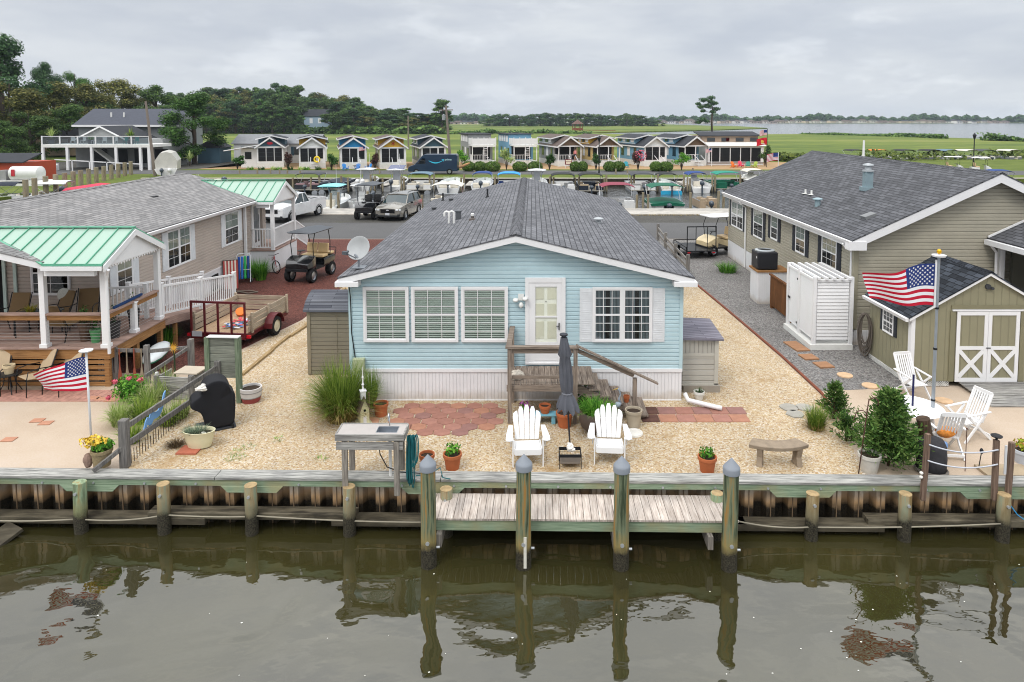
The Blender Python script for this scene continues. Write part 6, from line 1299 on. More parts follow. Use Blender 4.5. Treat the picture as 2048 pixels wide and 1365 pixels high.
def golf_cart(loc,rz,label,body,seat,top,lift=0,rows=2,group=None,scale=1,windshield=True,wr=.26):
    t=thing('golf_cart',label,'golf cart',loc,rz,group); z=lift   # front -y
    b=MB(); loft(b,[(-1.12,[(0,.32+z),(.40,.32+z),(.52,.42+z),(.50,.58+z),(0,.62+z)]),(-.95,[(0,.28+z),(.50,.28+z),(.60,.45+z),(.58,.70+z),(0,.76+z)]),(-.62,[(0,.28+z),(.52,.28+z),(.60,.5+z),(.56,.84+z),(0,.88+z)]),(-.52,[(0,.28+z),(.52,.28+z),(.56,.4+z),(.54,.86+z),(0,.88+z)])]); b.build('front_cowl',body,t,smooth=30)
    MB().box(-.55,.55,-.55,.25,.26+z,.34+z).build('floor',Mbk,t)
    b=MB(); loft(b,[(.15,[(0,.3+z),(.55,.3+z),(.58,.5+z),(.55,.62+z),(0,.62+z)]),(.55,[(0,.3+z),(.58,.3+z),(.62,.5+z),(.58,.66+z),(0,.66+z)]),(1.05,[(0,.34+z),(.55,.34+z),(.6,.5+z),(.56,.66+z),(0,.68+z)])]); b.build('rear_body',body,t,smooth=30)
    MB().box(-.52,.52,.12,.58,.66+z,.78+z).build('seat',seat,t,bevel=.03); 
    for s in(-1,1): MB().cbox((s*.27,.64,1.0+z),(.48,.10,.42),rx=R(-8)).build('backrest',seat,t,bevel=.03)
    if rows>1: MB().box(-.5,.5,.78,1.18,.68+z,.78+z).build('seat',seat,t,bevel=.03); MB().tube([(-.5,1.2,.5+z),(-.5,1.34,.9+z),(.5,1.34,.9+z),(.5,1.2,.5+z)],.02,6).build('grab_bar',Mbk,t)
    b=MB(); loft(b,[(-.95,[(0,1.86+z),(.45,1.86+z),(.5,1.88+z),(0,1.90+z)]),(-.8,[(0,1.84+z),(.58,1.84+z),(.62,1.88+z),(0,1.97+z)]),(.85,[(0,1.84+z),(.58,1.84+z),(.62,1.88+z),(0,1.97+z)]),(1.05,[(0,1.86+z),(.45,1.86+z),(.5,1.88+z),(0,1.90+z)])]); b.build('canopy',top,t,smooth=30)
    for s in(-1,1):
        MB().tube([(s*.50,-.62,.82+z),(s*.52,-.68,1.4+z),(s*.52,-.50,1.86+z)],.018,6).build('strut',Mbk,t); MB().tube([(s*.54,.72,.66+z),(s*.50,.80,1.3+z),(s*.52,.62,1.86+z)],.018,6).build('strut',Mbk,t)
    if windshield: MB().poly((-.50,-.64,.86+z),(.50,-.64,.86+z),(.50,-.60,1.22+z),(-.50,-.60,1.22+z)).build('windshield',M_glass,t)
    MB().tube([(-.27,-.48,.85+z),(-.27,-.3,1.0+z)],.02,6).lathe([(.15,0),(.17,.02),(.15,.03)],(-.27,-.28,1.0+z),14).build('steering_wheel',Mbk,t)
    for s in(-1,1):
        MB().blob((s*.42,-1.06,.52+z),(.09,.05,.05),8,6).build('headlight',P('headlight glass','d5d9dd',rough=.1,spec=.9),t)
        wheel(t,(s*.50,-.80,wr),wr,.22); wheel(t,(s*.50,.80,wr),wr,.22)
    MB().box(-.5,.5,-1.2,-1.12,.3+z,.40+z).build('bumper',Mbk,t); t.scale=(scale,)*3; return t
Mbp=P('gloss black paint','17181b',rough=.2,spec=.6,coat=.5); Mts=P('tan seat vinyl','c8ad82',rough=.5); Mkt=P('dark grey canopy','3c4147',rough=.45)
p=G(612,565); golf_cart((p.x-.05,p.y+.8,.005),R(-12),'lifted black golf cart with tan seats and dark canopy on the red driveway',Mbp,Mts,Mkt,lift=.22,wr=.30)
p=G(733,440); golf_cart((p.x,p.y+1,.01),R(-4),'black golf cart facing the road beside the parked suv',Mbp,Mbp,Mkt,lift=.12,scale=1.18,wr=.28,windshield=False)
p=G(1445,512); golf_cart((p.x+.05,p.y+.6,.005),R(-70),'beige golf cart with white canopy behind the black trailer',P('beige paint','c9b791',rough=.3),Mts,M_white,lift=.1,rows=1)
def car(name,label,cat,loc,rz,paint,L_=4.9,wd=1.9,suv=True,scale=1):
    t=thing(name,label,cat,loc,rz); w=wd/2; h=L_/2   # front -y
    b=MB()
    if suv:
        S_=[(-h,[(0,.38),(w*.78,.38),(w*.86,.55),(w*.80,.84),(0,.88)]),(-h+.12,[(0,.26),(w*.92,.28),(w*.97,.6),(w*.90,.92),(0,.98)]),(-h+.5,[(0,.24),(w*.97,.26),(w,.7),(w*.94,.98),(0,1.08)]),(-h+1.35,[(0,.24),(w*.97,.26),(w,.75),(w*.95,1.06),(0,1.18)]),(h-.4,[(0,.24),(w*.97,.26),(w,.75),(w*.95,1.10),(0,1.12)]),(h-.05,[(0,.32),(w*.92,.34),(w*.96,.7),(w*.9,1.08),(0,1.1)]),(h,[(0,.4),(w*.86,.42),(w*.9,.7),(w*.84,1.04),(0,1.05)])]
    else:
        S_=[(-h,[(0,.42),(w*.86,.42),(w*.92,.6),(w*.86,.98),(0,1.0)]),(-h+.12,[(0,.34),(w*.96,.36),(w,.6),(w*.94,1.06),(0,1.1)]),(-h+1.25,[(0,.34),(w*.98,.36),(w,.8),(w*.96,1.14),(0,1.22)]),(h-1.9,[(0,.34),(w*.98,.36),(w,.8),(w*.96,1.16),(0,1.18)]),(h,[(0,.42),(w*.98,.44),(w,.8),(w*.96,1.16),(0,1.17)])]
    loft(b,S_); b.build('body',paint,t,smooth=32,bevel=.02)
    c0=-h+1.30; c1=h-.25 if suv else h-2.0; zt=1.68 if suv else 1.82; zb=1.05 if suv else 1.12
    Mg=P('car glass','27383c',rough=.08,spec=.9,var=.1)
    b=MB(); loft(b,[(c0,[(0,zb),(w*.90,zb),(w*.88,zb+.02),(0,zb+.03)]),(c0+.75,[(0,zb),(w*.92,zb),(w*.76,zt-.06),(0,zt-.03)]),(c1-.35,[(0,zb),(w*.92,zb),(w*.76,zt-.08),(0,zt-.05)]),(c1,[(0,zb),(w*.90,zb),(w*.86,zb+.05),(0,zb+.08)])]); b.build('cabin_glass',Mg,t,smooth=30)
    b=MB(); loft(b,[(c0+.66,[(0,zt-.07),(w*.74,zt-.10),(w*.76,zt-.06),(0,zt)]),(c0+1.2,[(0,zt-.06),(w*.75,zt-.09),(w*.77,zt-.04),(0,zt+.03)]),(c1-.28,[(0,zt-.06),(w*.75,zt-.11),(w*.77,zt-.06),(0,zt)])]); b.build('roof',paint,t,smooth=30)
    b=MB()
    for s in(-1,1):
        b.bar((s*w*.90,c0+.0,zb),(s*w*.775,c0+.74,zt-.07),.06,.05)
        for f in(.5,): y=c0+.75+(c1-c0-1.1)*f; b.bar((s*w*.93,y,zb),(s*w*.775,y,zt-.07),.10,.03,up=(0,1,0))
        b.bar((s*w*.91,c1-.02,zb),(s*w*.775,c1-.36,zt-.08),.10,.05)
    b.each('pillar',paint,t)
    if suv:
        b=MB()
        for s in(-1,1): b.tube([(s*w*.66,c0+1.0,zt),(s*w*.66,c0+1.15,zt+.07),(s*w*.66,c1-.75,zt+.06),(s*w*.66,c1-.6,zt-.02)],.022,6)
        b.each('roof_rail',Mbk,t)
    MB().cbox((0,-h+.02,.70 if suv else .78),(w*1.05,.10,.26)).build('grille',P('black grille','101114',rough=.4),t,bevel=.02)
    MB().cbox((0,-h+.00,.36),(w*1.5,.12,.14)).build('front_bumper',P('dark plastic','26282a',rough=.6),t,bevel=.03)
    for s in(-1,1):
        MB().cbox((s*w*.76,-h+.06,.78 if suv else .9),(.34,.12,.12),rz=s*R(18)).build('headlight',P('headlight glass','d5d9dd',rough=.1,spec=.9),t,bevel=.02)
        MB().cbox((s*w*.80,-h+.03,.42),(.16,.08,.14)).build('fog_light',P('dark plastic','26282a'),t); MB().blob((s*(w+.12),c0+.55,zb+.05),(.11,.07,.08),8,6).build('mirror',paint if not suv else Mbk,t,smooth=True)
        for y in(-h+.95,h-.95): 
            wheel(t,(s*(w-.12),y,.37),.37,.24); 
            X=Matrix.Translation((s*(w-.01),y,.37))@Matrix.Rotation(pi/2,4,'Y'); b=MB(); b.X=X; b.lathe([(.40,-.012),(.45,-.012),(.45,.012),(.40,.012)],(0,0,0),24,caps=False); b.build('wheel_arch',P('dark plastic','26282a'),t)
    MB().cbox((0,-h-.05,.5),(.3,.01,.15)).build('number_plate',P('plate white','b9bcc2'),t)
    if suv: MB().blob((0,-h-.04,.74),(.10,.02,.05),12,6).build('badge',M_ch,t)
    else:
        b=MB(); b.box(-w*.93,w*.93,c1+.06,h-.08,1.0,1.171); b.build('bed_floor',P('dark bed liner','2b2c2e'),t); b=MB(); b.box(-w*.98,-w*.9,c1+.02,h,1.1,1.27).box(w*.9,w*.98,c1+.02,h,1.1,1.27).box(-w*.9,w*.9,h-.08,h-.005,1.1,1.27).box(-w*.9,w*.9,c1+.02,c1+.1,1.1,1.27); b.each('bed_side',paint,t)
    t.scale=(scale,)*3; return t
p=G(787,443); car('parked_suv','grey beige suv parked facing the road beside the black golf cart','car',(p.x,p.y+2.2,.006),R(-9),P('grey beige metallic paint','86837c',rough=.25,metal=.35,coat=.6),L_=4.7)
p=G(566,447); car('pickup_truck','white pickup truck parked behind the rear green porch roof','pickup truck',(p.x-.1,p.y+2.4,.006),R(-14),P('white car paint','d8d9da',rough=.2,coat=.6),L_=5.2,suv=False)
# red utility trailer
t=thing('utility_trailer','red utility trailer with slatted wooden sides and a tall ramp gate','trailer',(-9.33,21.5,0),rz=R(-7)); Mr=P('dark red steel','55191f',rough=.5,var=.15); Mtw=wood('trailer plank',hexc('8d7258'),hexc('bda184'),'v'); Mtu=wood('trailer side plank',hexc('8f8272'),hexc('b9aa96'),'u')
MB().box(-.85,.85,-1.2,1.25,.40,.44).build('bed',Mtw,t); MB().box(-.9,.9,-1.28,-1.20,.30,.44).box(-.9,.9,1.2,1.28,.30,.44).box(-.9,-.84,-1.2,1.2,.30,.40).box(.84,.9,-1.2,1.2,.30,.40).each('frame_rail',Mr,t)
b=MB()
for k in range(3):
    z=.47+k*.17; b.box(-.88,-.85,-1.15,1.25,z,z+.14).box(.85,.88,-1.15,1.25,z,z+.14).box(-.85,.85,1.22,1.25,z,z+.14)
b.build('side_board',Mtu,t); b=MB()
for x,y in((-.91,-1.1),(-.91,1.2),(.91,1.2),(.91,0),(.91,-1.0)): b.box(x-.03,x+.03,y-.04,y+.04,.40,1.02)
b.each('stake',Mtu,t)
b=MB()
for i in range(5): x=-.86+i*.43; b.box(x-.025,x+.025,-1.34,-1.29,.30,1.36)
b.box(-.885,.885,-1.345,-1.285,1.36,1.42).box(-.885,.885,-1.34,-1.29,.28,.335); b.build('ramp_gate',Mr,t)
for s in(-1,1):
    wheel(t,(s*1.06,.05,.31),.31,.2,rim=P('cream rim','c9c1a8')); b=MB(); n=9; vs=[]
    for i in range(n): a=pi*(i/(n-1)); vs+=[(s*.94,.05+.42*cos(a),.33+.40*sin(a)),(s*1.2,.05+.42*cos(a),.33+.40*sin(a)),(s*1.2,.05+.39*cos(a),.33+.37*sin(a)),(s*.94,.05+.39*cos(a),.33+.37*sin(a))]
    b.add(vs,[(4*i+k,4*i+(k+1)%4,4*i+4+(k+1)%4,4*i+4+k) for i in range(n-1) for k in range(4)]); b.build('fender',Mr,t)
    MB().cbox((s*.95,-1.28,.36),(.14,.05,.09)).build('tail_light',P('red lens','b01f2a',rough=.2),t)
MB().cbox((-.66,-1.36,.42),(.32,.01,.16)).build('number_plate',P('plate white','b9bcc2'),t)
def text(s,par,loc,rot,size,mat,name='lettering',ext=.004):
    c=bpy.data.curves.new(name,'FONT'); c.body=s; c.size=size; c.extrude=ext; c.align_x='CENTER'; c.align_y='CENTER'; o=bpy.data.objects.new('tmp',c); COL.objects.link(o); dg=bpy.context.evaluated_depsgraph_get(); me=bpy.data.meshes.new_from_object(o.evaluated_get(dg)); COL.objects.unlink(o); bpy.data.objects.remove(o)
    me.materials.clear(); me.materials.append(mat); q=bpy.data.objects.new(name,me); COL.objects.link(q); q.parent=par; q.location=loc; q.rotation_euler=rot; return q
b=MB(); rn=RN(7); b.nofix=True; cs=[]
for i in range(60): a=rn.uniform(0,2*pi); r=rn.random()**.5; b.m=i%4; b.blob((.15+.42*r*cos(a),-.35+.62*r*sin(a),rn.uniform(.02,.05)),(.07,.05,.02),6,4)
o=b.build('beach_toys',[P('toy %d'%i,h,rough=.4) for i,h in enumerate(('c9474f','5c7fb8','d5d5d8','43566e'))],loc=(-9.33,21.5,.455)); o.rotation_euler=(0,0,R(-7)); tag(o,'colourful heap of patterned towels lying in the red trailer bed','towels')
o=MB().lathe([(.12,0),(.15,.2)],(0,0,0),14).build('orange_bucket',P('bright orange plastic','e2711f',rough=.4),loc=(-9.63,22.1,.46)); o.rotation_euler=(R(40),0,R(20)); tag(o,'bright orange bucket tipped over in the red trailer','bucket')
# black trailer on the right
p=G(1400,520); t=thing('black_trailer','small black steel trailer with raised mesh gate by the road','trailer',(p.x,p.y+1.2,0),rz=R(4)); MB().box(-.72,.72,-1.1,1.1,.38,.43).build('bed',Mbk,t)
b=MB(); 
for a,c in(((-.75,-1.1,.6),(-.75,1.1,.6)),((.75,-1.1,.6),(.75,1.1,.6)),((-.75,1.1,.6),(.75,1.1,.6))): b.bar(a,c,.04,.04)
for x in(-.75,.75):
    for y in(-1.1,0,1.1): b.box(x-.02,x+.02,y-.02,y+.02,.36,.6)
b.build('side_rail',Mbk,t); b=MB(); b.box(-.74,-.70,-1.16,-1.12,.4,1.62).box(.70,.74,-1.16,-1.12,.4,1.62).box(-.74,.74,-1.16,-1.12,1.60,1.65).box(-.30,-.27,-1.16,-1.13,.4,1.6).box(.27,.30,-1.16,-1.13,.4,1.6); b.build('ramp_gate',Mbk,t)
for s in(-1,1): wheel(t,(s*.9,0,.28),.28,.18); MB().cbox((s*.62,-1.13,.34),(.14,.03,.06)).build('tail_light',P('red lens','b01f2a'),t); MB().box(s*.78,s*1.02,-.38,.38,.58,.61).build('fender',Mbk,t)
tuft('grass_clump','bright green grass at the corner of the olive house skirting',G(1455,545),300,.55,.5,.014,F_green,131,r0=.35,droop=.4)
# beach things by the beige house
p=G(488,565); t=thing('beach_cart','white framed beach cart loaded with blue folded chairs','cart',p,rz=R(20)); Mfr=P('white tube','d5d8da',rough=.4)
b=MB()
for s in(-1,1): b.tube([(s*.27,-.25,.12),(s*.27,-.05,.55),(s*.27,.1,1.1),(s*.2,.15,1.2)],.018,6).tube([(s*.27,-.45,.1),(s*.27,.2,.3)],.018,6)
b.tube([(-.27,-.05,.55),(.27,-.05,.55)],.016,6).tube([(-.2,.15,1.2),(.2,.15,1.2)],.016,6); b.build('frame',Mfr,t)
for i,h in enumerate(('1f4fa0','2f6fc0','38b060','274a8a')): MB().cbox((-.18+i*.12,.0+.03*i,.62),(.09,.22,.95),rx=R(-10)).build('folded_chair',P('chair fabric '+h,h,rough=.6),t,bevel=.03)
for s in(-1,1): wheel(t,(s*.3,-.05,.13),.13,.06,rim=Mfr)
t=thing('game_board','bean bag game board painted with red and white stripes leaning on the house','game board',AX(462,565,-12.2)*1.0,rz=R(25)); t.location.z=0
b=MB(); b.X=Matrix.Rotation(R(-14),4,'X'); b.box(-.3,.3,0,.06,0,1.2); b.build('board',P('dark stained board','3a2721'),t); b=MB(); b.X=Matrix.Rotation(R(-14),4,'X')
for k in range(5): b.box(-.27+k*.12,-.21+k*.12,-.008,0,.03,1.17)
b.build('red_stripe',P('dull red','a84440'),t); b=MB(); b.X=Matrix.Rotation(R(-14),4,'X')
for k in range(4): b.box(-.209+k*.12,-.151+k*.12,-.008,0,.03,1.17)
b.build('white_stripe',P('cream stripe','d9cfc0'),t)
def bike(loc,rz,label,col):
    t=thing('bicycle',label,'bicycle',loc,rz)
    for y in(-.48,.48):
        b=MB(); b.X=Matrix.Translation((0,y,.30))@Matrix.Rotation(pi/2,4,'Y'); n=20; b.tube([(.28*cos(a),.28*sin(a),0) for a in [i*2*pi/n for i in range(n+1)]],.022,6,caps=False)
        for k in range(6): b.tube([(0,0,0),(.27*cos(k*pi/3),.27*sin(k*pi/3),0)],.004,4)
        b.build('wheel',M_tyre,t)
    MB().tube([(0,.48,.3),(0,.08,.30),(0,.18,.72),(0,.48,.3)],.016,6).tube([(0,.08,.3),(0,-.34,.72),(0,.16,.68)],.018,6).tube([(0,-.48,.3),(0,-.34,.8)],.016,6).build('frame',P('bike '+col,col,rough=.3),t)
    MB().tube([(-.26,-.30,.86),(0,-.34,.82),(.26,-.30,.86)],.014,6).build('handlebar',Mbk,t); MB().cbox((0,.2,.76),(.13,.24,.05)).build('saddle',Mbk,t,bevel=.02)
bike(G(540,545),R(55),'small red and black bicycle leaning near the rear porch','a83a3c')
o=MB().tube([(-.5,0,.04),(-.2,.1,.05),(.2,-.1,.04),(.5,.1,.05),(.1,.25,.06),(-.4,.2,.05)],.03,6).build('driftwood',P('driftwood grey','756a5f',rough=.9,var=.3),loc=G(488,588),smooth=True); tag(o,'twisted grey driftwood lying on the red gravel','driftwood')
MATS.update()
# ================================================================ MARINA
M_hull=P('white gelcoat','d3d4d3',rough=.25,var=.06,coat=.3); M_alu=P('brushed aluminium','a6abb0',metal=.6,rough=.4); M_mot=P('outboard grey','3d4650',rough=.3,coat=.3)
M_dock=wood('pale floating dock plank',hexc('8f8a82'),hexc('c2beb6'),'u')
q=thing('marina_dock','long pale timber dock along the road side of the marina','dock',(0,50,0),world=True)
b=MB(); y=48.7
while y<51.6: b.box(-60,60,y,y+.23,-.02,.06); y+=.24
b.build('decking',M_dock,q); b=MB(); b.box(-60,60,51.55,51.62,-.4,-.02); b.build('fascia_board',M_wg,q)
q=thing('far_bulkhead','low timber bulkhead along the far side of the marina','bulkhead',(0,79,0),world=True); b=MB(); x=-44
b.box(-45,140,78.0,78.35,.0,.12); 
o=b.build('cap_board',P('pale quay cap','b5afa0',rough=.8),q); b=MB(); b.box(-45,140,78.1,78.3,-1.6,.0); b.build('sheet_wall',P('dark timber wall','3a342b',rough=.9,var=.4),q)
def motor(t,x=0,mat=None,y=-3.1,s=1.):
    b=MB(); b.blob((x,y-.18*s,.95*s),(.22*s,.30*s,.26*s),10,7); m=b.build('outboard_motor',mat or M_mot,t,smooth=True); b=MB(); b.box(x-.06*s,x+.06*s,y-.30*s,y-.12*s,-.2,.80*s); b.build('motor_leg',mat or M_mot,m,org=None)
def bimini(t,w,y0,y1,z,mat,fr=M_alu,sag=.22,base=.55):
    b=MB(); n=9; m=5; vs=[]
    for i in range(m+1):
        y=y0+(y1-y0)*i/m
        for j in range(n+1): u=j/n*2-1; vs.append((w*u,y,z+sag*(1-u**4*1.2)-.06*(2*i/m-1)**2))
    b.add(vs+[(x,y,zz-.05) for x,y,zz in vs],[(i*(n+1)+j,i*(n+1)+j+1,(i+1)*(n+1)+j+1,(i+1)*(n+1)+j) for i in range(m) for j in range(n)]+[tuple(reversed(((m+1)*(n+1)+i*(n+1)+j,(m+1)*(n+1)+i*(n+1)+j+1,(m+1)*(n+1)+(i+1)*(n+1)+j+1,(m+1)*(n+1)+(i+1)*(n+1)+j))) for i in range(m) for j in range(n)])
    K_=(m+1)*(n+1); b.add([vs[i*(n+1)+e] for i in range(m+1) for e in(0,)]+[(vs[i*(n+1)][0],vs[i*(n+1)][1],vs[i*(n+1)][2]-.05) for i in range(m+1)],[(i,i+1,m+2+i,m+1+i) for i in range(m)]); b.build('canopy',mat,t,smooth=40)
    b=MB()
    for s in(-1,1):
        for ya,yb in((y0,(y0+y1)/2),(y1,(y0+y1)/2)): b.tube([(s*w,ya,z-.02),(s*w*.98,yb,base)],.022,5)
    b.each('canopy_frame',fr,t)
def pontoon(loc,label,canopy=None,panel=None,seat=None,cover=None,W_=2.5,L_=6,rz=0,frame_=None,cz=1.95,mot=True,group='pontoon boats in the marina'):
    t=thing('pontoon_boat',label,'pontoon boat',(loc[0],loc[1],WZ),rz,group); w=W_/2; h=L_/2
    for s in(-1,1): MB().tube([(s*w*.72,-h,.12),(s*w*.72,h-.6,.12),(s*w*.72,h,.3)],[.3,.3,.05],10).build('pontoon',M_alu,t,smooth=40)
    MB().box(-w,w,-h+.1,h-.2,.42,.50).build('deck',P('boat carpet','8a867d'),t)
    pm=panel or M_hull; b=MB(); b.box(-w+.02,-w+.06,-h+.5,h-.4,.5,1.05).box(w-.06,w-.02,-h+.5,h-.4,.5,1.05).box(-w+.06,w-.06,h-.44,h-.4,.5,1.05).box(-w+.06,-.30,-h+.46,-h+.5,.5,1.05).box(.5,w-.06,-h+.46,-h+.5,.5,1.05); b.build('fence_panel',pm,t)
    b=MB()
    for s in(-1,1): b.tube([(s*(w-.04),-h+.5,1.09),(s*(w-.04),h-.4,1.09)],.025,6)
    b.tube([(-w+.04,h-.42,1.09),(w-.04,h-.42,1.09)],.025,6); b.build('rail',M_alu,t)
    sm=seat or P('cream boat seat','cfc8b8',rough=.5)
    if cover:
        b=MB(); loft(b,[(-h+.3,[(0,.9),(w*.9,.8),(w*.96,1.0),(0,1.25)]),(-h+1.2,[(0,.9),(w,.8),(w,1.1),(0,1.28)]),(0,[(0,.9),(w,.8),(w,1.05),(0,1.15)]),(h-1,[(0,.9),(w,.8),(w,1.1),(0,1.3)]),(h-.4,[(0,.9),(w*.95,.8),(w*.95,1.0),(0,1.1)])]); b.build('cover',cover,t,smooth=40)
    else:
        for x0,x1,y0,y1 in((-w+.1,-.25,-h+.55,-h+1.2),(.45,w-.1,-h+.55,-h+1.5),(-w+.1,-w+.6,0,h-.6),(w-.6,w-.1,.3,h-.6)): MB().box(x0,x1,y0,y1,.5,.88).box(x0,x1,y0,y0+.16,.88,1.28).build('seat',sm,t,bevel=.05)
        MB().box(.2,.8,-.5,.0,.5,1.2).build('console',pm,t,bevel=.04)
    if canopy: t.scale=(1,1,.82); bimini(t,w*.95,-h+.6,-h+3.3,cz/.82,canopy,frame_ or M_alu,base=1.0)
    if mot: motor(t,0,y=-h)
    return t
def runabout(loc,label,hull=None,low=None,ttop=None,bim=None,W_=2.3,L_=6.4,rz=0,console=True,motors=1,mm=None,cover=None,screen=False,flip=False):
    t=thing('motor_boat',label,'boat',(loc[0],loc[1],WZ),rz+(pi if flip else 0),'motor boats in the marina'); w=W_/2; h=L_/2; hm=hull or M_hull
    def sec(k,zt,zk): return [(0,zk),(w*k*.75,zk+.18),(w*k,zt-.05),(w*k*1.02,zt),(w*k*.86,zt+.01),(w*k*.84,zt-.32),(0,zt-.34)]
    b=MB(); loft(b,[(-h,sec(.93,.82,-.3)),(-h*.3,sec(1,.86,-.3)),(h*.35,sec(.92,.95,-.25)),(h*.75,sec(.55,1.06,-.05)),(h,sec(.06,1.14,.5))]); b.build('hull',hm,t,smooth=35)
    if low: b=MB(); b.box(-w*.95,w*.95,-h-.02,-h+.02,.0,.38); b.build('stern_band',low,t)
    if console: MB().box(-.35,.35,-.5,.25,.5,1.35).cbox((0,.3,1.5),(.66,.03,.35),rx=R(20)).build('console',M_hull,t,bevel=.04); MB().box(-.4,.4,-1.4,-.9,.5,1.05).build('seat',P('cream boat seat','cfc8b8'),t,bevel=.05)
    else: MB().box(-w*.75,-.15,-h+.5,-h+1.2,.5,.98).box(.15,w*.75,-h+.5,-h+1.2,.5,.98).build('seat',P('cream boat seat','cfc8b8'),t,bevel=.05); MB().cbox((0,.4,1.2),(w*1.5,.03,.5),rx=R(30)).build('windscreen',M_glass,t)
    if screen: MB().box(-.38,.38,-.55,-.5,1.0,2.1).build('spray_curtain',P('clear vinyl curtain','a9adb3',rough=.3),t)
    if ttop:
        b=MB(); loft(b,[(-1.6,[(0,2.15),(.7,2.15),(.8,2.19),(0,2.24)]),(-1.3,[(0,2.15),(.95,2.15),(1.0,2.19),(0,2.30)]),(.6,[(0,2.15),(.95,2.15),(1.0,2.19),(0,2.30)]),(1.0,[(0,2.15),(.6,2.15),(.7,2.19),(0,2.24)])]); b.build('t_top',ttop,t,smooth=35)
        b=MB()
        for s in(-1,1):
            for y in(-.6,.3): b.tube([(s*.42,y,.55),(s*.5,y*1.3,1.6),(s*.75,y*1.5,2.16)],.03,6)
        b.each('t_top_frame',M_alu,t); MB().tube([(.3,-.2,2.25),(.35,-.4,3.9)],.012,4).build('antenna',M_white,t)
    if bim: bimini(t,w*.9,-1.6,.9,1.85,bim,base=.85)
    if cover:
        b=MB(); loft(b,[(-h+.1,[(0,.7),(w*.9,.7),(w*.92,.85),(0,1.1)]),(0,[(0,.7),(w,.7),(w,.9),(0,1.55)]),(h*.7,[(0,.7),(w*.6,.8),(w*.6,1.05),(0,1.25)])]); b.build('cover',cover,t,smooth=40)
    for i in range(motors): motor(t,(i-(motors-1)/2)*.55,mm,y=-h,s=1.1)
    return t
c=lambda n,h,**k: P(n,h,rough=.75,**k)
Cch=c('charcoal bimini','3f4146'); Cbk=c('black bimini','202225'); Cbg=c('blue grey bimini','5f7787'); Cnv=c('navy bimini','203f78'); Cbr=c('bright blue bimini','2f8fd0'); Cdg=c('dark green canvas','0f5a45'); Ctl=c('teal bimini','167f6c'); Cmr=c('maroon bimini','7f3545'); Ccr=c('cream bimini','c9c5b8'); Crd=c('red cover','c23b52'); Caq=P('aqua top','7fc9cc',rough=.3); Cma=c('mauve seat','8d7275'); Cdk=c('dark cover','1d2532')
def wp(px,py): p=G(px,py,WZ); return (p.x,p.y+3)
pontoon(wp(611,388),'pontoon boat with charcoal bimini and mauve seats, far row left end',Cch,c('dark panel','2b2d33'),Cma,W_=2.6)
pontoon(wp(660,388),'dark covered pontoon boat with a white step beside the charcoal bimini boat',None,Cdk,cover=Cdk)
runabout(wp(722,382),'white centre console boat with white top and clear curtain in the far row',ttop=M_hull,screen=True,motors=2,mm=M_hull)
t=runabout(wp(784,383),'white centre console boat carrying dark blue solar panels on its top',ttop=M_hull,screen=True); MB().cbox((0,-.3,2.36),(1.7,2.0,.04),rx=R(12)).build('solar_panel',P('solar cell blue','1c2f63',rough=.15,spec=.8),t)
pontoon(wp(836,388),'white deck boat with blue grey bimini in the far row behind the van',Cbg,M_hull,W_=2.6)
runabout(wp(897,386),'white cruiser with open cockpit and red cushion in the far row',console=False,W_=2.7)
runabout(wp(962,386),'white runabout with a low navy bimini left of the bright blue one',console=False,bim=Cnv,cover=None)
pontoon(wp(1017,388),'pontoon boat with bright blue bimini and blue covers',Cbr,P('white panel','d3d4d3'),Cnv)
runabout(wp(1074,385),'white centre console boat with hard top just behind the house ridge',ttop=M_hull,screen=True)
pontoon(wp(1127,390),'white seated pontoon boat under a thin black bimini',Cbk,M_hull,P('white vinyl','d9d9d9'),frame_=Mbk)
pontoon(wp(1183,390),'tan seated pontoon boat under a thin black bimini',Cbk,Cdk,c('tan seat','a08f78'),frame_=Mbk)
pontoon(wp(1288,389),'white pontoon boat with wide charcoal bimini behind the maroon one',Cch,M_hull,c('grey seat','8b8a88'),W_=2.6)
runabout(wp(1342,389),'white and cyan bow rider with black wakeboard tower and a yellow towel',low=P('cyan band','2f9cc4'),console=False,bim=Cbk)
runabout(wp(1402,386),'white centre console boat with low blue bimini by the olive house',bim=Cnv,motors=1)
pontoon(wp(1462,386),'green pontoon boat with broad teal bimini above the olive roof edge',Ctl,Cdg,Cdg,W_=2.9)
runabout(wp(1520,378),'white covered boat with beige bimini frame beside the teal bimini',cover=c('white shrink cover','c9c9c4'),bim=Ccr)
def np_(px,py,o=3): p=G(px,py,WZ); return (p.x,p.y+o)
runabout(np_(645,432,3.2),'white centre console boat with aqua top and large grey outboard at the near dock',ttop=Caq,W_=2.5,mm=M_mot,screen=False)
runabout(np_(708,432,3.2),'white centre console boat with white top beside the aqua topped one',ttop=M_hull,W_=2.3,flip=True)
pontoon(np_(890,424,3.2),'pontoon boat with arched white canopy showing above the house roof left of the ridge',Ccr,c('grey panel','6d7074'),cz=2.1,W_=2.8)
runabout(np_(955,422,2.6),'boat under a red cover showing above the house roof ridge',cover=Crd,console=False,L_=5)
pontoon(np_(1238,428,2.2),'white pontoon boat with maroon bimini at the near dock behind the roof',Cmr,M_hull,M_hull,frame_=M_white,cz=2.2,W_=2.9,L_=4.6)
t=pontoon(np_(1337,430,2.2),'pontoon boat with dark green bimini and bunched green covers at the near dock',Cdg,P('white panel','d3d4d3'),cover=Cdg,frame_=M_white,cz=2.2,W_=2.9,L_=4.6)
pontoon(np_(1420,430,1.6),'small low pontoon boat with tan seats and no canopy at the near dock',None,c('tan panel','a6937c'),c('tan seat','a08f78'),W_=1.6,L_=3.6)
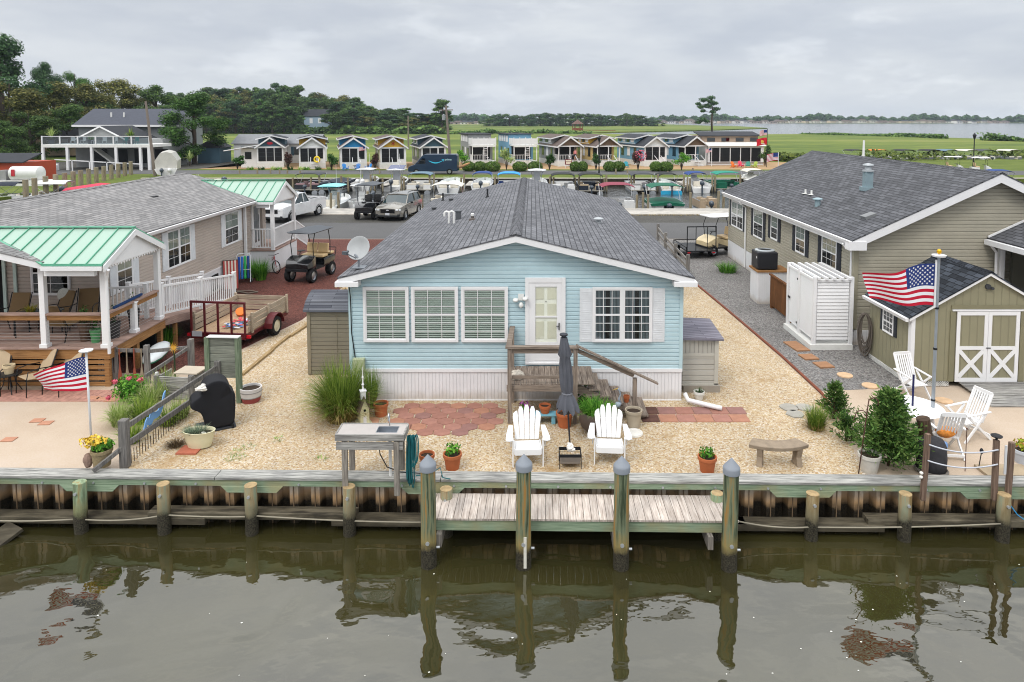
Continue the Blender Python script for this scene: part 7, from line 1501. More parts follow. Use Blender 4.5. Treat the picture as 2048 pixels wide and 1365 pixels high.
for i,(px,py,kind,m,l) in enumerate(((20,412,'p',Cdk,'pontoon boat with dark bimini at the left edge'),(120,408,'p',P('white canvas','cfcfcd'),'boat with arched white canvas canopy above the left grey roof'),(190,400,'c',Crd,'boat with a flat red cover above the left grey roof'))):
    p=G(px,py,WZ); (pontoon((p.x,p.y+1),l,m,M_hull,cz=1.9,rz=R(-75)) if kind=='p' else runabout((p.x,p.y+1),l,cover=m,console=False,rz=R(-75)))
t=thing('wrapped_boat','boat shrink wrapped in pale grey film with a white outboard stern on the left quay','boat',(G(322,356).x,G(322,356).y+2,0),rz=R(20)); b=MB(); loft(b,[(-2.6,[(0,.9),(1.1,1.0),(1.2,2.0),(.6,2.9),(0,3.05)]),(0,[(0,.7),(1.2,1.0),(1.25,2.1),(.7,3.0),(0,3.2)]),(2.6,[(0,.9),(.8,1.1),(.8,1.8),(.3,2.5),(0,2.6)])]); b.build('film',P('shrink film','b7b5ad',rough=.4),t,smooth=25)
b=MB(); loft(b,[(-3,[(0,.2),(.9,.5),(1.2,1.1),(0,1.15)]),(3,[(0,.6),(.3,.8),(.4,1.2),(0,1.3)])]); b.build('hull',M_hull,t,smooth=30); motor(t,-.4,y=-3); motor(t,.4,M_hull,y=-3)
runabout((G(385,362).x,G(385,362).y+1),'white boat lying side on beyond the left grey roof ridge',rz=R(80),console=False)
for i,(px,l,m,fr) in enumerate(((1715,'black bimini pontoon boat first of the right shore row',Cbk,0),(1763,'orange bimini pontoon boat on the right shore',c('orange bimini','c9762b'),0),(1816,'black bimini pontoon boat right of the orange one',Cbk,0),(1868,'black bimini pontoon boat with people gear beside the grey one',Cbk,0),(1902,'grey bimini pontoon boat on the right shore',Cbg,0),(1944,'cream bimini pontoon boat left of the street lamp on the right shore',Ccr,0),(1976,'dark grey bimini pontoon boat right of the street lamp',Cch,0),(2030,'folded frame pontoon boat at the far right edge',Ccr,0))):
    p=G(px,322,-.2); t=pontoon((p.x,p.y+3),l,m,c('grey panel','6d7074') if i%2 else M_hull,W_=2.6,rz=R(12),mot=i%2==0,cz=2.0,group='pontoon boats along the right shore'); t.location.z=-.5
sheet('right_water',[G(1640,316,-.2)[:2],G(2300,330,-.2)[:2],(200,125),(60,125)],-.21,M_mar)
p=G(2015,378,WZ); pontoon((p.x,p.y+2),'white pontoon boat with folded navy bimini behind the olive roof peak',Cnv,M_hull,cz=1.9,rz=R(-20))
for i,(px,py,l) in enumerate(((1905,345,'white topped golf cart on the far car park'),(1960,347,'white topped golf cart right of the other far cart'))): p=G(px,py); golf_cart((p.x,p.y,.02),R(70),l,M_hull,Mts,M_white,lift=.1,rows=1,group='golf carts on the far car park')
# mooring piles
M_mp=tidal('mooring pile',(hexc('6d6250'),hexc('8f836c'),hexc('7d7a68')),hexc('5d5848'),LOW,z0=-.75,w=.1)
mp0=None; rn=RN(21)
lst=[(x,386,.9) for x in(586,622,640,683,697,742,750,765,803,808,860,868,922,928,990,1045,1100,1107,1150,1158,1208,1213,1262,1268,1315,1367,1375,1380,1424,1430,1480)]+[(x,431,1.0) for x in(662,677,735,822,836,845,1273,1286,1296,1381,1436,1446)]+[(x,362,.5) for x in(480,515,541,560,575,600,760,950,1232,1255,1335,1385,1560)]
for i,(px,py,h) in enumerate(lst):
    p=G(px,py,WZ); 
    if mp0 is None: mp0=o=MB().tube([(0,0,-.6),(0,0,1.85)],.105,10).build('mooring_pile',M_mp,smooth=40)
    else: o=mp0.copy(); COL.objects.link(o)
    o.location=(p.x,p.y,WZ+ (h-1)*.8+rn.uniform(-.25,.25)); o.rotation_euler=(rn.uniform(-.02,.02),rn.uniform(-.02,.02),rn.uniform(0,3)); tag(o,['mooring pile between the far row boats, %s from the left'%nth(i),'mooring pile by the near marina dock, %s from the left'%nth(i-31),'short post along the far marina bank, %s from the left'%nth(i-37)][0 if py==386 else 1 if py==431 else 2],'mooring pile','mooring piles of the marina')
for i,px in enumerate((52,70,92,112,130,147,162,178,193,208,223,237,250,262)):
    t_=(px-52)/210; p=G(px,398-48*t_,0); o=mp0.copy(); COL.objects.link(o); o.location=(p.x,p.y,-.2+.0); o.scale=(2.1,2.1,1.0); tag(o,'thick round post of the left quay row, '+nth(i)+' from the left','post','quay posts on the left')
# finger piers between the boats
for i,px in enumerate((695,755,806,926,1155,1265,1372,1428)):
    p=G(px,386,WZ); b=MB(); b.box(-.35,.35,0,5.2,-.06,0); b.box(-.35,-.30,0,5.2,-.22,-.06); o=b.build('finger_pier',M_dock,loc=(p.x+.5,p.y+.6,-.15)); tag(o,'narrow finger pier in the far row, '+nth(i)+' from the left','pier','finger piers of the far row')
# ================================================================ FAR BUILDINGS
M_rfd=P('dark shingle','34363b',rough=.9,var=.15,vs=1); M_rfb=P('brown shingle','5b504b',rough=.9,var=.15,vs=1); M_scr=P('porch screen black','15171b',rough=.5,var=.2)
def wl(n,h): return P(n,h,rough=.6,var=.06)
Wg=wl('grey cottage wall','8b8d8d'); Ww=wl('white cottage wall','e0e1e1'); Wc=wl('cream cottage wall','c3bda8'); Wbl=wl('blue cottage paint','2c83b8'); Wb2=wl('soft blue cottage wall','6f9db8'); Wy2=wl('soft yellow cottage wall','c9b078'); Wye=wl('yellow cottage paint','d1a33c'); Wdb=wl('slate blue paint','46606f'); Wtn=wl('tan cottage wall','9c8775'); Wbw=wl('brown gable','6f5c4c')
def cottage(px,py,rz,label,wall,gab,dorm,roof,style='screen',W_=3.5,L_=10.5,deck=False,stairs=0,group='park cottages beyond the marina'):
    p=G(px,py); t=thing('cottage',label,'cottage',(p.x,p.y,0),rz,group); w=W_/2; ze=3.0; zp=4.25; pd=2.3   # front at y=0, back +y
    b=MB(); b.box(-w,w,pd,L_,.75,ze); 
    if deck: b.box(-w,w,pd,L_,ze,ze+.05)
    b.build('wall',wall,t); MB().box(-w-.02,w+.02,-.02,L_+.02,0,.75).build('skirting',M_whitew,t)
    if not deck:
        MB().prism([(-w,.05,ze),(w,.05,ze),(0,.05,zp-.12)],(0,.06,0)).build('gable',gab,t)
        b=MB(); e=.28; s=(zp-ze)/w
        slab(b,[(-w-e,-.3,ze-e*s+.1),(0,-.3,zp+.1),(0,L_,zp+.1),(-w-e,L_,ze-e*s+.1)],.08); slab(b,[(w+e,-.3,ze-e*s+.1),(0,-.3,zp+.1),(0,L_,zp+.1),(w+e,L_,ze-e*s+.1)],.08); r_=b.build('roof',roof,t)
        b=MB()
        for q in(-1,1): b.bar((q*(w+e),-.33,ze-e*s+.0),(0,-.33,zp+.0),.06,.24,up=(0,1,0)) if 0 else b.prism([(q*(w+e),-.36,ze-e*s+.1),(0,-.36,zp+.1),(0,-.36,zp-.16),(q*(w+e),-.36,ze-e*s-.12)],(0,.05,0))
        b.box(-w-.02,w+.02,-.05,.04,ze-.16,ze+.0); 
        for q in(-1,1): b.box(q*(w+e)-.03,q*(w+e)+.03,-.3,L_,ze-e*s-.08,ze-e*s+.09)
        b.build('rake_board',M_white,r_)
        b=MB(); b.box(-w-.05,w+.05,3.4,L_-.3,ze+.1,zp-.22) ; b.build('loft_wall',dorm,t)
        b=MB(); slab(b,[(-w-.35,2.6,zp-.22),(0,2.6,zp+.30),(0,L_,zp+.30),(-w-.35,L_,zp-.22)],.07); slab(b,[(w+.35,2.6,zp-.22),(0,2.6,zp+.30),(0,L_,zp+.30),(w+.35,L_,zp-.22)],.07); b.build('loft_roof',roof,t)
        b=MB()
        for q in(-1,1): b.prism([(q*(w+.35),2.55,zp-.22),(0,2.55,zp+.30),(0,2.55,zp+.14),(q*(w+.35),2.55,zp-.38)],(0,.05,0)); b.box(q*(w+.36)-.03,q*(w+.36)+.03,2.6,L_,zp-.40,zp-.24)
        b.box(-w-.08,-w-.05,3.4,L_-.3,ze+.2,ze+.28); b.build('loft_trim',M_white,t)
        for k in range(4): MB().box(-w-.09,-w-.055,3.8+k*1.6,4.9+k*1.6,ze+.38,zp-.32).build('loft_window',M_glassd if k%2 else Ww,t)
    else:
        b=MB(); b.box(-w,w,3.4,L_,ze+.05,zp+.3); b.build('loft_wall',dorm,t); MB().box(-w-.3,w+.3,3.1,L_+.2,zp+.3,zp+.42).build('loft_roof',roof,t)
        for k in range(4): MB().box(-w-.05,-w-.005,3.8+k*1.6,4.9+k*1.6,ze+.45,zp+.1).build('loft_window',Ww,t)
        b=MB(); b.box(-w,w,-.1,3.1,ze-.08,ze+.06).box(-w,w,-.16,-.1,ze-.2,ze+.06); b.build('roof_deck',M_whitew,t); b=MB(); b.box(-w,w,-.12,-.08,ze+.15,ze+1.05).box(-w,-w+.04,-.1,3.0,ze+.15,ze+1.05)
        for k in range(5): x=-w+k*W_/4; b.box(x-.05,x+.05,-.15,-.05,ze+.06,ze+1.2)
        b.build('deck_railing',M_white,t)
        b=MB()
        for k in range(9): a=k*.55; b.prism([(.3,-1.2,.75+k*.27),(.3+.75*cos(a),-1.2+.75*sin(a),.75+k*.27),(.3+.75*cos(a+.5),-1.2+.75*sin(a+.5),.75+k*.27)],(0,0,.06))
        b.tube([(.3,-1.2,.0),(.3,-1.2,4.1)],.05,6); b.build('spiral_stair',M_white,t)
    # front porch
    for k in range(3): MB().box(-w-.04,-w-.005,pd+.6+k*2.4,pd+1.6+k*2.4,1.4,2.6).box(-w-.06,-w-.04,pd+.5+k*2.4,pd+1.7+k*2.4,1.3,1.4).build('side_window',Ww if k==1 else M_glassd,t)
    if style=='screen' or style=='screen3':
        n=3; MB().box(-w,w,.0,.06,.75,ze-.1).build('porch_front',M_white,t); b=MB(); b.box(-w-.01,-w+.04,.06,pd,1.1,ze-.1).box(w-.04,w+.01,.06,pd,1.1,ze-.1); b.build('porch_side',wall,t)
        ws=W_-.3
        for k in range(n):
            x0=-w+.15+k*ws/3+.05; x1=-w+.15+(k+1)*ws/3-.05
            if style=='screen' and k==2: x0+=.12; x1-=.12
            MB().box(x0,x1,-.04,-.005,.95 if not(style=='screen' and k==2) else 1.35,2.78).build('screen',M_scr,t)
            MB().box(x0,x1,-.055,-.04,1.58,1.61).box(x0,x1,-.055,-.04,2.15,2.18).build('screen_bar',P('screen bar','3d4046'),t)
    else:
        for x in(-w+.06,-w+.5*W_,w-.06): MB().box(x-.06,x+.06,0,.12,.75,ze-.05).build('porch_post',M_white,t)
        MB().box(-w+.2,w-.4,pd-.06,pd-.01,.9,2.85).build('porch_door',M_scr,t); balus(t,(-w+.1,.06,.75),(w*.3,.06,.75),h=.9,posts=False,sp=.22,org=Vector((0,0,0))); balus(t,(-w+.06,.1,.75),(-w+.06,pd-.1,.75),h=.9,posts=False,sp=.22,org=Vector((0,0,0)))
    if stairs:
        s=stairs; b=MB()
        for k in range(4): b.box(s*.3+s*.0-.45,s*.3+.45,-.3-k*.28,-.05-k*.28,.6-k*.18-.04,.6-k*.18)
        b.bar((s*.3-.5,0,1.55),(s*.3-.5,-1.3,.9),.06,.08); b.bar((s*.3+.5,0,1.55),(s*.3+.5,-1.3,.9),.06,.08); b.box(s*.3-.53,s*.3-.47,-1.35,-1.28,0,.95); b.build('stairs',M_white,t)
    return t
t1=cottage(541,336,R(17),'white cottage with slate blue loft and red flower in its dark gable, leftmost',Ww,Wdb,Wdb,M_rfd,'screen3')
cottage(625,337,R(17),'white cottage with yellow loft and a yellow swim ring by its stairs',Wc,Ww,Wye,M_rfd,'screen',stairs=1)
cottage(708,338,R(17),'cottage with a bright blue gable and blue deck chairs in front',Ww,Wbl,Wbl,M_rfb,'screen',stairs=1)
t4=cottage(787,338,R(17),'cottage with a yellow gable holding a red compass star',Wc,Wye,Wye,M_rfb,'screen',stairs=1)
cottage(868,336,R(17),'grey cottage with black gable and screened porch behind the dark van',Wg,Wdb,Wdb,M_rfd,'screen',stairs=0)
cottage(968,333,R(15),'grey cottage with white roof deck, left of the two with spiral stairs',Wg,Wg,Wg,M_rfd,'porch',deck=True)
cottage(1051,333,R(15),'blue sided cottage with white roof deck, right of the two with spiral stairs',Wb2,Wg,Wb2,M_rfd,'porch',deck=True)
cottage(1140,333,R(15),'grey cottage with open white porch and grey gable behind a small sign',Wg,Wbw,Wg,M_rfb,'porch',stairs=1)
cottage(1217,333,R(15),'yellow sided cottage with open porch behind the street lamp',Wy2,Wbw,Wye,M_rfb,'porch',stairs=1)
cottage(1311,333,R(15),'blue sided cottage with a white gable and round vent',Wb2,Ww,Wb2,M_rfd,'screen',stairs=1)
cottage(1391,332,R(15),'pale cottage with tan gable and open porch at the right end of the row',Wb2,Wbw,Wb2,M_rfd,'porch',stairs=1)
MB().blob((0,-.02,3.45),(.42,.04,.2),9,5,.25,RN(3)).build('red_flower',P('red flower sign','b8303f'),t1)
b=MB(); b.prism([((.34 if k%2==0 else .12)*sin(k*pi/6),-.0,3.5+(.34 if k%2==0 else .12)*cos(k*pi/6)) for k in range(12)],(0,-.04,0)); b.build('compass_star',P('dark red sign','a33a2c'),t4)
# white long screened building
p=G(1415,331); t=thing('screened_house','long low white house with five dark screen panels and tan upper wall','house',(p.x,p.y,0),rz=R(2)); 
MB().box(0,8.4,0,9,0,3.0).build('wall',M_white,t); MB().box(-.3,8.4,2.5,8,3.1,4.3).build('upper_wall',Wtn,t); MB().prism([(-.3,-.3,2.85),(8.7,-.3,2.85),(8.7,2.6,3.3),(-.3,2.6,3.3)],(0,0,.08)).build('porch_roof',M_whitew,t); MB().prism([(-.6,2.2,4.25),(8.8,2.2,4.25),(8.8,6,4.8),(-.6,6,4.8)],(0,0,.12)).build('roof',M_rfd,t)
for k in range(5): MB().box(.35+k*1.55,1.75+k*1.55,-.04,-.005,.55,2.6).build('screen',M_scr,t)
for k in range(4): MB().box(.6+k*2.2,1.8+k*2.2,2.44,2.49,3.45,4.0).build('window',M_glassd,t)
MB().box(-.05,8.45,-.1,-.045,.3,.42).build('base_board',Wbw,t)
# pale long home with blue shutters behind the left cottages
p=G(445,330); t=thing('long_home','long pale mobile home with blue shutters behind the leftmost cottages','house',(p.x,p.y+4,0)); MB().box(0,13,0,5,0,3.0).build('wall',Ww,t); MB().prism([(-.3,-.3,2.95),(13.3,-.3,2.95),(13.3,2.6,4.35),(-.3,2.6,4.35)],(0,0,.1)).prism([(-.3,5.4,2.95),(13.3,5.4,2.95),(13.3,2.6,4.35),(-.3,2.6,4.35)],(0,0,.1)).build('roof',P('pale grey shingle','7b7d80',rough=.9,var=.1),t)
for x in(1.6,9.4):
    f=MB().box(x,x+1.5,-.06,-.01,1.3,2.5).build('window',M_glassd,t); 
    for s in(-.45,1.5): MB().box(x+s,x+s+.42,-.08,-.01,1.2,2.55).build('shutter',Wdb,t)
t=thing('white_awning_room','small white side room with a sloping awning left of the slate gabled cottage','awning room',(G(497,336).x,G(497,336).y+.4,0)); MB().box(-1.2,1.9,0,3,0,2.7).build('wall',M_white,t); MB().box(-.6,.3,-.04,-.005,1.2,2.2).build('window',M_scr,t); MB().prism([(-3.2,-1,2.35),(1.9,-1,3.2),(1.9,2.4,3.2),(-3.2,2.4,2.35)],(0,0,.12)).build('awning',M_white,t)
# left club building with deck above
X0,X1=-66.0,-52.6; Y0=91.5
t=thing('deck_house','white framed waterside building with open lower porch and furnished roof deck','building',(-59,Y0,0),world=True)
b=MB(); b.box(X0,X1+1.2,Y0,Y0+5.5,3.05,3.45); b.build('deck_slab',M_whitew,t)
for i in range(6): x=X0+.15+i*(X1-X0-.3)/4 if i<5 else X1+1; MB().box(x-.16,x+.16,Y0,Y0+.3,0,3.05).build('post',M_white,t)
MB().box(X0+1,X1,Y0+5.4,Y0+12,0,4.0).build('wall',Wg,t); MB().prism([(X0+1.5,Y0+5.3,4.1),(X0+4.8,Y0+5.3,5.75),(X0+8.1,Y0+5.3,4.1)],(0,.1,0)).build('gable',Wg,t)
b=MB(); slab(b,[(X0+1.1,Y0+5,4.0),(X0+4.8,Y0+5,5.9),(X0+4.8,Y0+13,5.9),(X0+1.1,Y0+13,4.0)],.12); slab(b,[(X0+8.5,Y0+5,4.0),(X0+4.8,Y0+5,5.9),(X0+4.8,Y0+13,5.9),(X0+8.5,Y0+13,4.0)],.12); r_=b.build('roof',M_rfd,t); g=ORG[t.name]
b=MB(); b.prism([(X0+1.1,Y0+4.95,4.0),(X0+4.8,Y0+4.95,5.9),(X0+4.8,Y0+4.95,5.68),(X0+1.1,Y0+4.95,3.78)],(0,.05,0)).prism([(X0+8.5,Y0+4.95,4.0),(X0+4.8,Y0+4.95,5.9),(X0+4.8,Y0+4.95,5.68),(X0+8.5,Y0+4.95,3.78)],(0,.05,0)); b.build('rake_board',M_white,r_,org=g)
for i in range(4): x=X0+3.6+i*2.9; MB().box(x,x+1.9,Y0+5.3,Y0+5.38,.6,2.6).build('window',M_scr,t)
for i in range(7): x=X0+.1+i*(X1-X0+1)/6; MB().box(x-.08,x+.08,Y0+.05,Y0+.2,3.45,4.6).build('railing_post',M_white,t)
MB().box(X0,X1+1.2,Y0+.08,Y0+.14,4.5,4.58).build('top_rail',M_white,t); b=MB(); b.poly((X0,Y0+.12,3.5),(X1+1.2,Y0+.12,3.5),(X1+1.2,Y0+.12,4.5),(X0,Y0+.12,4.5)); b.build('glass_panel',M_glassd,t)
b=MB(); b.bar((X0+2.6,Y0-1.2,1.5),(X1+.5,Y0-1.2,.9),.1,.12); 
for i in range(6): x=X0+2.6+i*2.3; b.box(x-.06,x+.06,Y0-1.25,Y0-1.15,0,1.5-i*.1)
b.build('ramp_rail',M_white,t); b=MB()
for k in range(5): b.box(X0+.4,X0+2.4,Y0-.4-k*.3,Y0-.1-k*.3,0,.9-k*.18)
b.build('entry_steps',M_white,t); b=MB(); b.bar((X0+5.5,Y0+2.5,3.0),(X0+8.6,Y0+2.5,.6),1.2,.2); b.build('inner_stair',M_whitew,t)
rn=RN(77)
for i in range(7):
    x=X0+3.2+i*1.45; m=P('teal plastic','1d8f8d') if i>=5 else M_pw; q=thing('deck_chair',['white','teal'][i>=5]+' chair on the roof deck'+['',', second from the left',', by the round table',', right of the round table',', beside the teal ones',', left teal one',', right teal one'][i],'chair',(x,Y0+1.6,3.46),rn.uniform(-.6,.6),'chairs on the roof deck'); MB().box(-.25,.25,-.25,.25,.42,.47).build('seat',m,q); MB().box(-.25,.25,.2,.25,.47,.95).build('backrest',m,q)
    for u in(-.22,.22):
        for v in(-.22,.22): MB().box(u-.025,u+.025,v-.025,v+.025,0,.42).build('leg',m,q)
t=thing('grey_house','tall grey house with long dark roof behind the deck building','house',(-62,106,0),world=True)
xa,xb=G(160,330).x*1.05,G(330,330).x*1.07; xa,xb=-70.5,-56.8
MB().box(xa,xb+1.6,106,114,0,6.0).build('wall',wl('grey board wall','7f8385'),t); b=MB(); slab(b,[(xa-.6,105.4,5.9),(xb+2.2,105.4,5.9),(xb+1.6,109.8,8.5),(xa,109.8,8.5)],.15); slab(b,[(xa-.6,114.4,5.9),(xb+2.2,114.4,5.9),(xb+1.6,109.8,8.5),(xa,109.8,8.5)],.15); r_=b.build('roof',P('blue grey shingle','4b4e57',rough=.9,var=.12),t)
MB().box(xa-.6,xb+2.2,105.3,105.42,5.65,5.95).build('gutter',M_white,r_,org=ORG[t.name]); MB().prism([(xb+1.62,106,0),(xb+1.62,114,0),(xb+1.62,114,6),(xb+1.62,109.9,8.2),(xb+1.62,106,6)],(.05,0,0)).build('end_wall',wl('grey board wall','7f8385'),t); MB().box(xb+1.68,xb+1.72,107,108,3.8,5.4).build('window',M_dark,t)
for x in(xa+4.2,xa+6.2): MB().tube([(x,107.6,7.0),(x,107.6,7.9)],.12,6).build('vent_pipe',M_pvc,t)
t=thing('garage','small grey blue garage right of the grey house','garage',(G(357,335).x,106,0)); MB().box(-1.6,1.8,0,4,0,2.5).build('wall',Wdb,t); MB().prism([(-1.9,-.2,2.4),(.1,-.2,3.5),(2.1,-.2,2.4)],(0,4.4,0)).build('roof',M_rfd,t)
for i,(px,py,Y,w,h,m,l) in enumerate(((15,300,135,9,5.5,Wg,'grey house half hidden by trees at the far left'),(120,292,128,9,5,Wtn,'brownish house with pale porch behind the palms'),(634,262,345,13,11.5,wl('pale blue house','8fa3b5'),'tall pale blue house glimpsed through the forest'))):
    p=AY(px,py,Y); t=thing('background_house',l,'house',(p.x,Y,0)); MB().box(-w/2,w/2,0,8,0,h*.72).build('wall',m,t); MB().prism([(-w/2-.5,-.4,h*.7),(w/2+.5,-.4,h*.7),(w/2+.5,4,h),(-w/2-.5,4,h)],(0,0,.2)).build('roof',M_rfd,t)
    for k in(-.28,.05,.3): MB().box(w*k,w*k+w*.12,-.06,-.01,h*.4,h*.62).build('window',M_white if k<.3 else M_glassd,t)
t=thing('red_building','low red clad building at the left edge','building',(G(5,370).x,G(5,370).y,0)); MB().box(-6,2.2,0,5,0,2.3).build('wall',P('red cladding','a3452f',rough=.6,var=.1),t); MB().prism([(-6.3,-.3,2.3),(2.5,-.3,2.3),(2.5,2.5,3.1),(-6.3,2.5,3.1)],(0,0,.12)).build('roof',M_rfd,t)
p=G(45,372); t=thing('fuel_tank','white horizontal fuel tank on a plinth by the quay','tank',(p.x,p.y+.5,0)); b=MB(); b.tube([(-1.4,0,1.25),(-1.25,0,1.25),(1.6,0,1.25),(1.8,0,1.25)],[.55,.75,.75,.45],18); b.build('tank',M_hull,t,smooth=40); MB().box(-2.2,2.6,-.9,1.1,0,.55).build('plinth',M_whitew,t); MB().box(-.9,-.55,-.80,-.74,1.0,1.7).build('warning_sign',P('red sign','b33340'),t)
MB().box(-2.4,-1.6,-.6,.4,.55,1.6).build('pump',P('pump grey','8f8f90'),t)
# van
p=G(868,349); t=thing('delivery_van','dark blue delivery van with a light blue smile arrow parked on the far road','van',(p.x,p.y+.4,.01)); Mv=P('dark blue van paint','1d3147',rough=.3,coat=.4)
b=MB(); pr=[(-3.1,.35),(-3.15,.75),(-3.0,1.0),(-2.25,1.28),(-1.35,2.35),(-1.05,2.5),(2.85,2.5),(2.95,2.3),(3.0,.4)]; b.prism([(x,-1.0,z) for x,z in pr],(0,2.0,0)); b.build('body',Mv,t,bevel=.06)
MB().prism([(-2.0,-1.02,1.35),(-1.35,-1.02,2.0),(-.95,-1.02,2.0),(-.95,-1.02,1.35)],(0,.03,0)).build('side_window',M_glassd,t)
for x in(-2.1,2.0): 
    b=MB(); b.X=Matrix.Translation((x,-.92,.36)); b.lathe([(.2,0),(.36,.0),(.36,.1),(.2,.1)],(0,0,0),16) if 0 else b.tube([(0,-.1,0),(0,.12,0)],.36,18); w_=b.build('wheel',M_tyre,t,smooth=40); MB().tube([(x,-1.04,.36),(x,-1.0,.36)],.2,14).build('rim',M_rim,w_)
n=14; b=MB(); vs=[]
for i in range(n+1): u=i/n; x=-.55+1.75*u; z=1.72-.30*sin(pi*u)*(1-.15*u); th=.05+.09*sin(pi*min(1,u*1.1)); vs+=[(x,-1.012,z-th*.5),(x,-1.012,z+th*.5)]
b.add(vs,[(2*i,2*i+2,2*i+3,2*i+1) for i in range(n)]); b.poly((1.02,-1.013,1.86),(1.32,-1.013,1.90),(1.26,-1.013,1.58),(1.18,-1.013,1.76)); b.build('smile_arrow',P('light blue mark','3fb4d8',rough=.4),t); text('prime',t,(1.85,-1.013,1.86),(pi/2,0,0),.36,P('pale lettering','b9dbe6',rough=.4))
# person behind the van carrying a board? a tan carved fish lawn ornament; a person on the cottage porch
o=MB().blob((0,0,0),(.95,.14,.17),12,8).build('carved_fish',P('tan driftwood','b58a62',rough=.8,var=.2),loc=G(927,346)+Vector((0,0,.9)),smooth=True); o.rotation_euler=(0,R(-24),0); tag(o,'tan driftwood log raised on the grass behind the dark van','driftwood')
def skin_person(name,label,joints,edges,radii,mats,loc,rz=0):
    me=bpy.data.meshes.new(name); me.from_pydata(joints,edges,[]); o=bpy.data.objects.new(name,me); COL.objects.link(o); m=o.modifiers.new('skin','SKIN'); 
    for i,r in enumerate(radii): me.skin_vertices[0].data[i].radius=(r,r)
    me.skin_vertices[0].data[0].use_root=True; o.modifiers.new('sub','SUBSURF').levels=1; o.location=loc; o.rotation_euler=(0,0,rz); me.materials.append(mats); return o
J=[(0,0,.95),(0,0,1.2),(0,0,1.42),(0,0,1.55),(0,0,1.68),(.10,0,.88),(.11,.01,.48),(.12,0,.06),(-.10,0,.88),(-.11,.01,.48),(-.12,0,.06),(.19,0,1.40),(.26,-.02,1.13),(.20,-.15,.93),(-.19,0,1.40),(-.26,-.02,1.13),(-.2,-.15,.93),(.12,-.12,.03),(-.12,-.12,.03)]
E=[(0,1),(1,2),(2,3),(3,4),(0,5),(5,6),(6,7),(0,8),(8,9),(9,10),(2,11),(11,12),(12,13),(2,14),(14,15),(15,16),(7,17),(10,18)]
rd=[.14,.13,.14,.055,.10,.09,.06,.045,.09,.06,.045,.065,.045,.032,.065,.045,.032,.03,.03]
p=G(1148,333); Msk=P('skin','b58468',rough=.6)
o=thing('person','person in a pink top and dark shorts standing on the cottage porch','person',(p.x+.2,p.y+.6,.76)); bo=skin_person('body','',J,E,rd,Msk,(0,0,0)); bo.parent=o; S.view_layers[0].update() if 0 else None
MB().lathe([(.17,.95),(.18,1.15),(.21,1.38),(.12,1.50)],(0,0,0),12,sy=.75).build('pink_top',P('pink shirt','d98a8f'),o,smooth=True); MB().lathe([(.20,.68),(.19,.96)],(0,0,0),12,sy=.8).build('shorts',P('dark shorts','30323a'),o); MB().blob((0,.02,1.73),(.11,.12,.11),10,7).build('hair',P('brown hair','4a3527'),o,smooth=True)
# small things along the cottages
def adir_small(px,py,rz,h,l): p=G(px,py); adirondack((p.x,p.y,0),rz,l,P('painted '+h,h,rough=.5),'coloured adirondack chairs')
adir_small(1467,336,R(30),'e0742c','orange adirondack chair on the sand'); adir_small(1481,335,R(10),'d8405f','coral pink adirondack chair on the sand'); adir_small(1496,336,R(-20),'17806c','teal adirondack chair on the sand'); adir_small(1509,336,R(-50),'9db04c','lime green adirondack chair on the sand')
adir_small(690,341,R(40),'2f7fc4','blue adirondack chair left of the blue cottage stairs'); adir_small(716,341,R(0),'2b70b5','blue adirondack chair in front of the blue cottage'); adir_small(738,341,R(-40),'2f86cf','blue adirondack chair right of the blue cottage'); adir_small(1252,336,R(0),'1f8ea0','turquoise adirondack chair near the pink flowered tree')
b=MB(); n=20; b.tube([(.36*cos(a),0,.36*sin(a)) for a in [i*2*pi/n for i in range(n+1)]],.12,8,caps=False); p=G(635,337); o=b.build('swim_ring',P('bright yellow','e8c92e',rough=.4),loc=(p.x,p.y-.15,1.25),smooth=True); tag(o,'bright yellow swim ring hung by the cottage stairs','swim ring')
def smallflag(px,top,py,w,h,l,col=None,Y=None):
    p=G(px,py); zt=AY(px,top,p.y).z; t=thing('flagpole',l,'flagpole',(p.x,p.y,0)); MB().tube([(0,0,0),(0,0,zt)],.04,6).build('pole',M_white if col is None else Mbk,t)
    return t,zt
fl=lambda w,h,z: (lambda u,v:(-w*u,.15*sin(u*6),z-.05-v*h-.25*h*u*u))
t,z=smallflag(1533,258,335,1,1,'tall dark flagpole flying an American flag above a red flag',1); flag(t,1.1,.75,fl(1.1,.75,z-.1),stars=False)
b=MB(); b.nofix=True; f_=fl(1.5,1.0,z-1.2); b.add([f_(i/8,j) for j in(0,1) for i in range(9)],[(i,i+1,10+i,9+i) for i in range(8)]); rf_=b.build('red_flag',P('red flag cloth','c01d2c'),t,smooth=True); 
MB().blob((-.72,-.05,z-1.85),(.24,.03,.24),12,8).build('gold_emblem',P('gold emblem','c9a24a'),rf_); MB().blob((-.72,-.03,z-2.12),(.4,.02,.06),10,5).build('scroll',P('cream scroll','ddd3c0'),rf_)
t,z=smallflag(1556,305,345,1,1,'white flagpole with an American flag beside the far road'); flag(t,1.5,1.0,fl(1.5,1.0,z),stars=False)
t,z=smallflag(732,293,338,1,1,'small American flag on the blue cottage porch'); flag(t,.9,.5,fl(.9,.5,z),stars=False)
t,z=smallflag(1423,297,333,1,1,'small American flag at the corner of the pale cottage'); flag(t,.9,.5,fl(.9,.5,z),stars=False)
t=thing('lawn_sign','small dark red and white sign on a post before the open porch cottage','sign',G(1137,337)); MB().box(-.5,.5,-.03,.03,.5,1.25).build('panel',P('maroon sign','6b2a35'),t); MB().box(-.4,.4,-.045,-.03,.95,1.15).box(-.35,.35,-.045,-.03,.62,.85).build('painted_band',P('cream scroll','ddd3c0'),t)
for x in(-.4,.4): MB().box(x-.03,x+.03,-.02,.02,0,.5).build('leg',M_white,t)
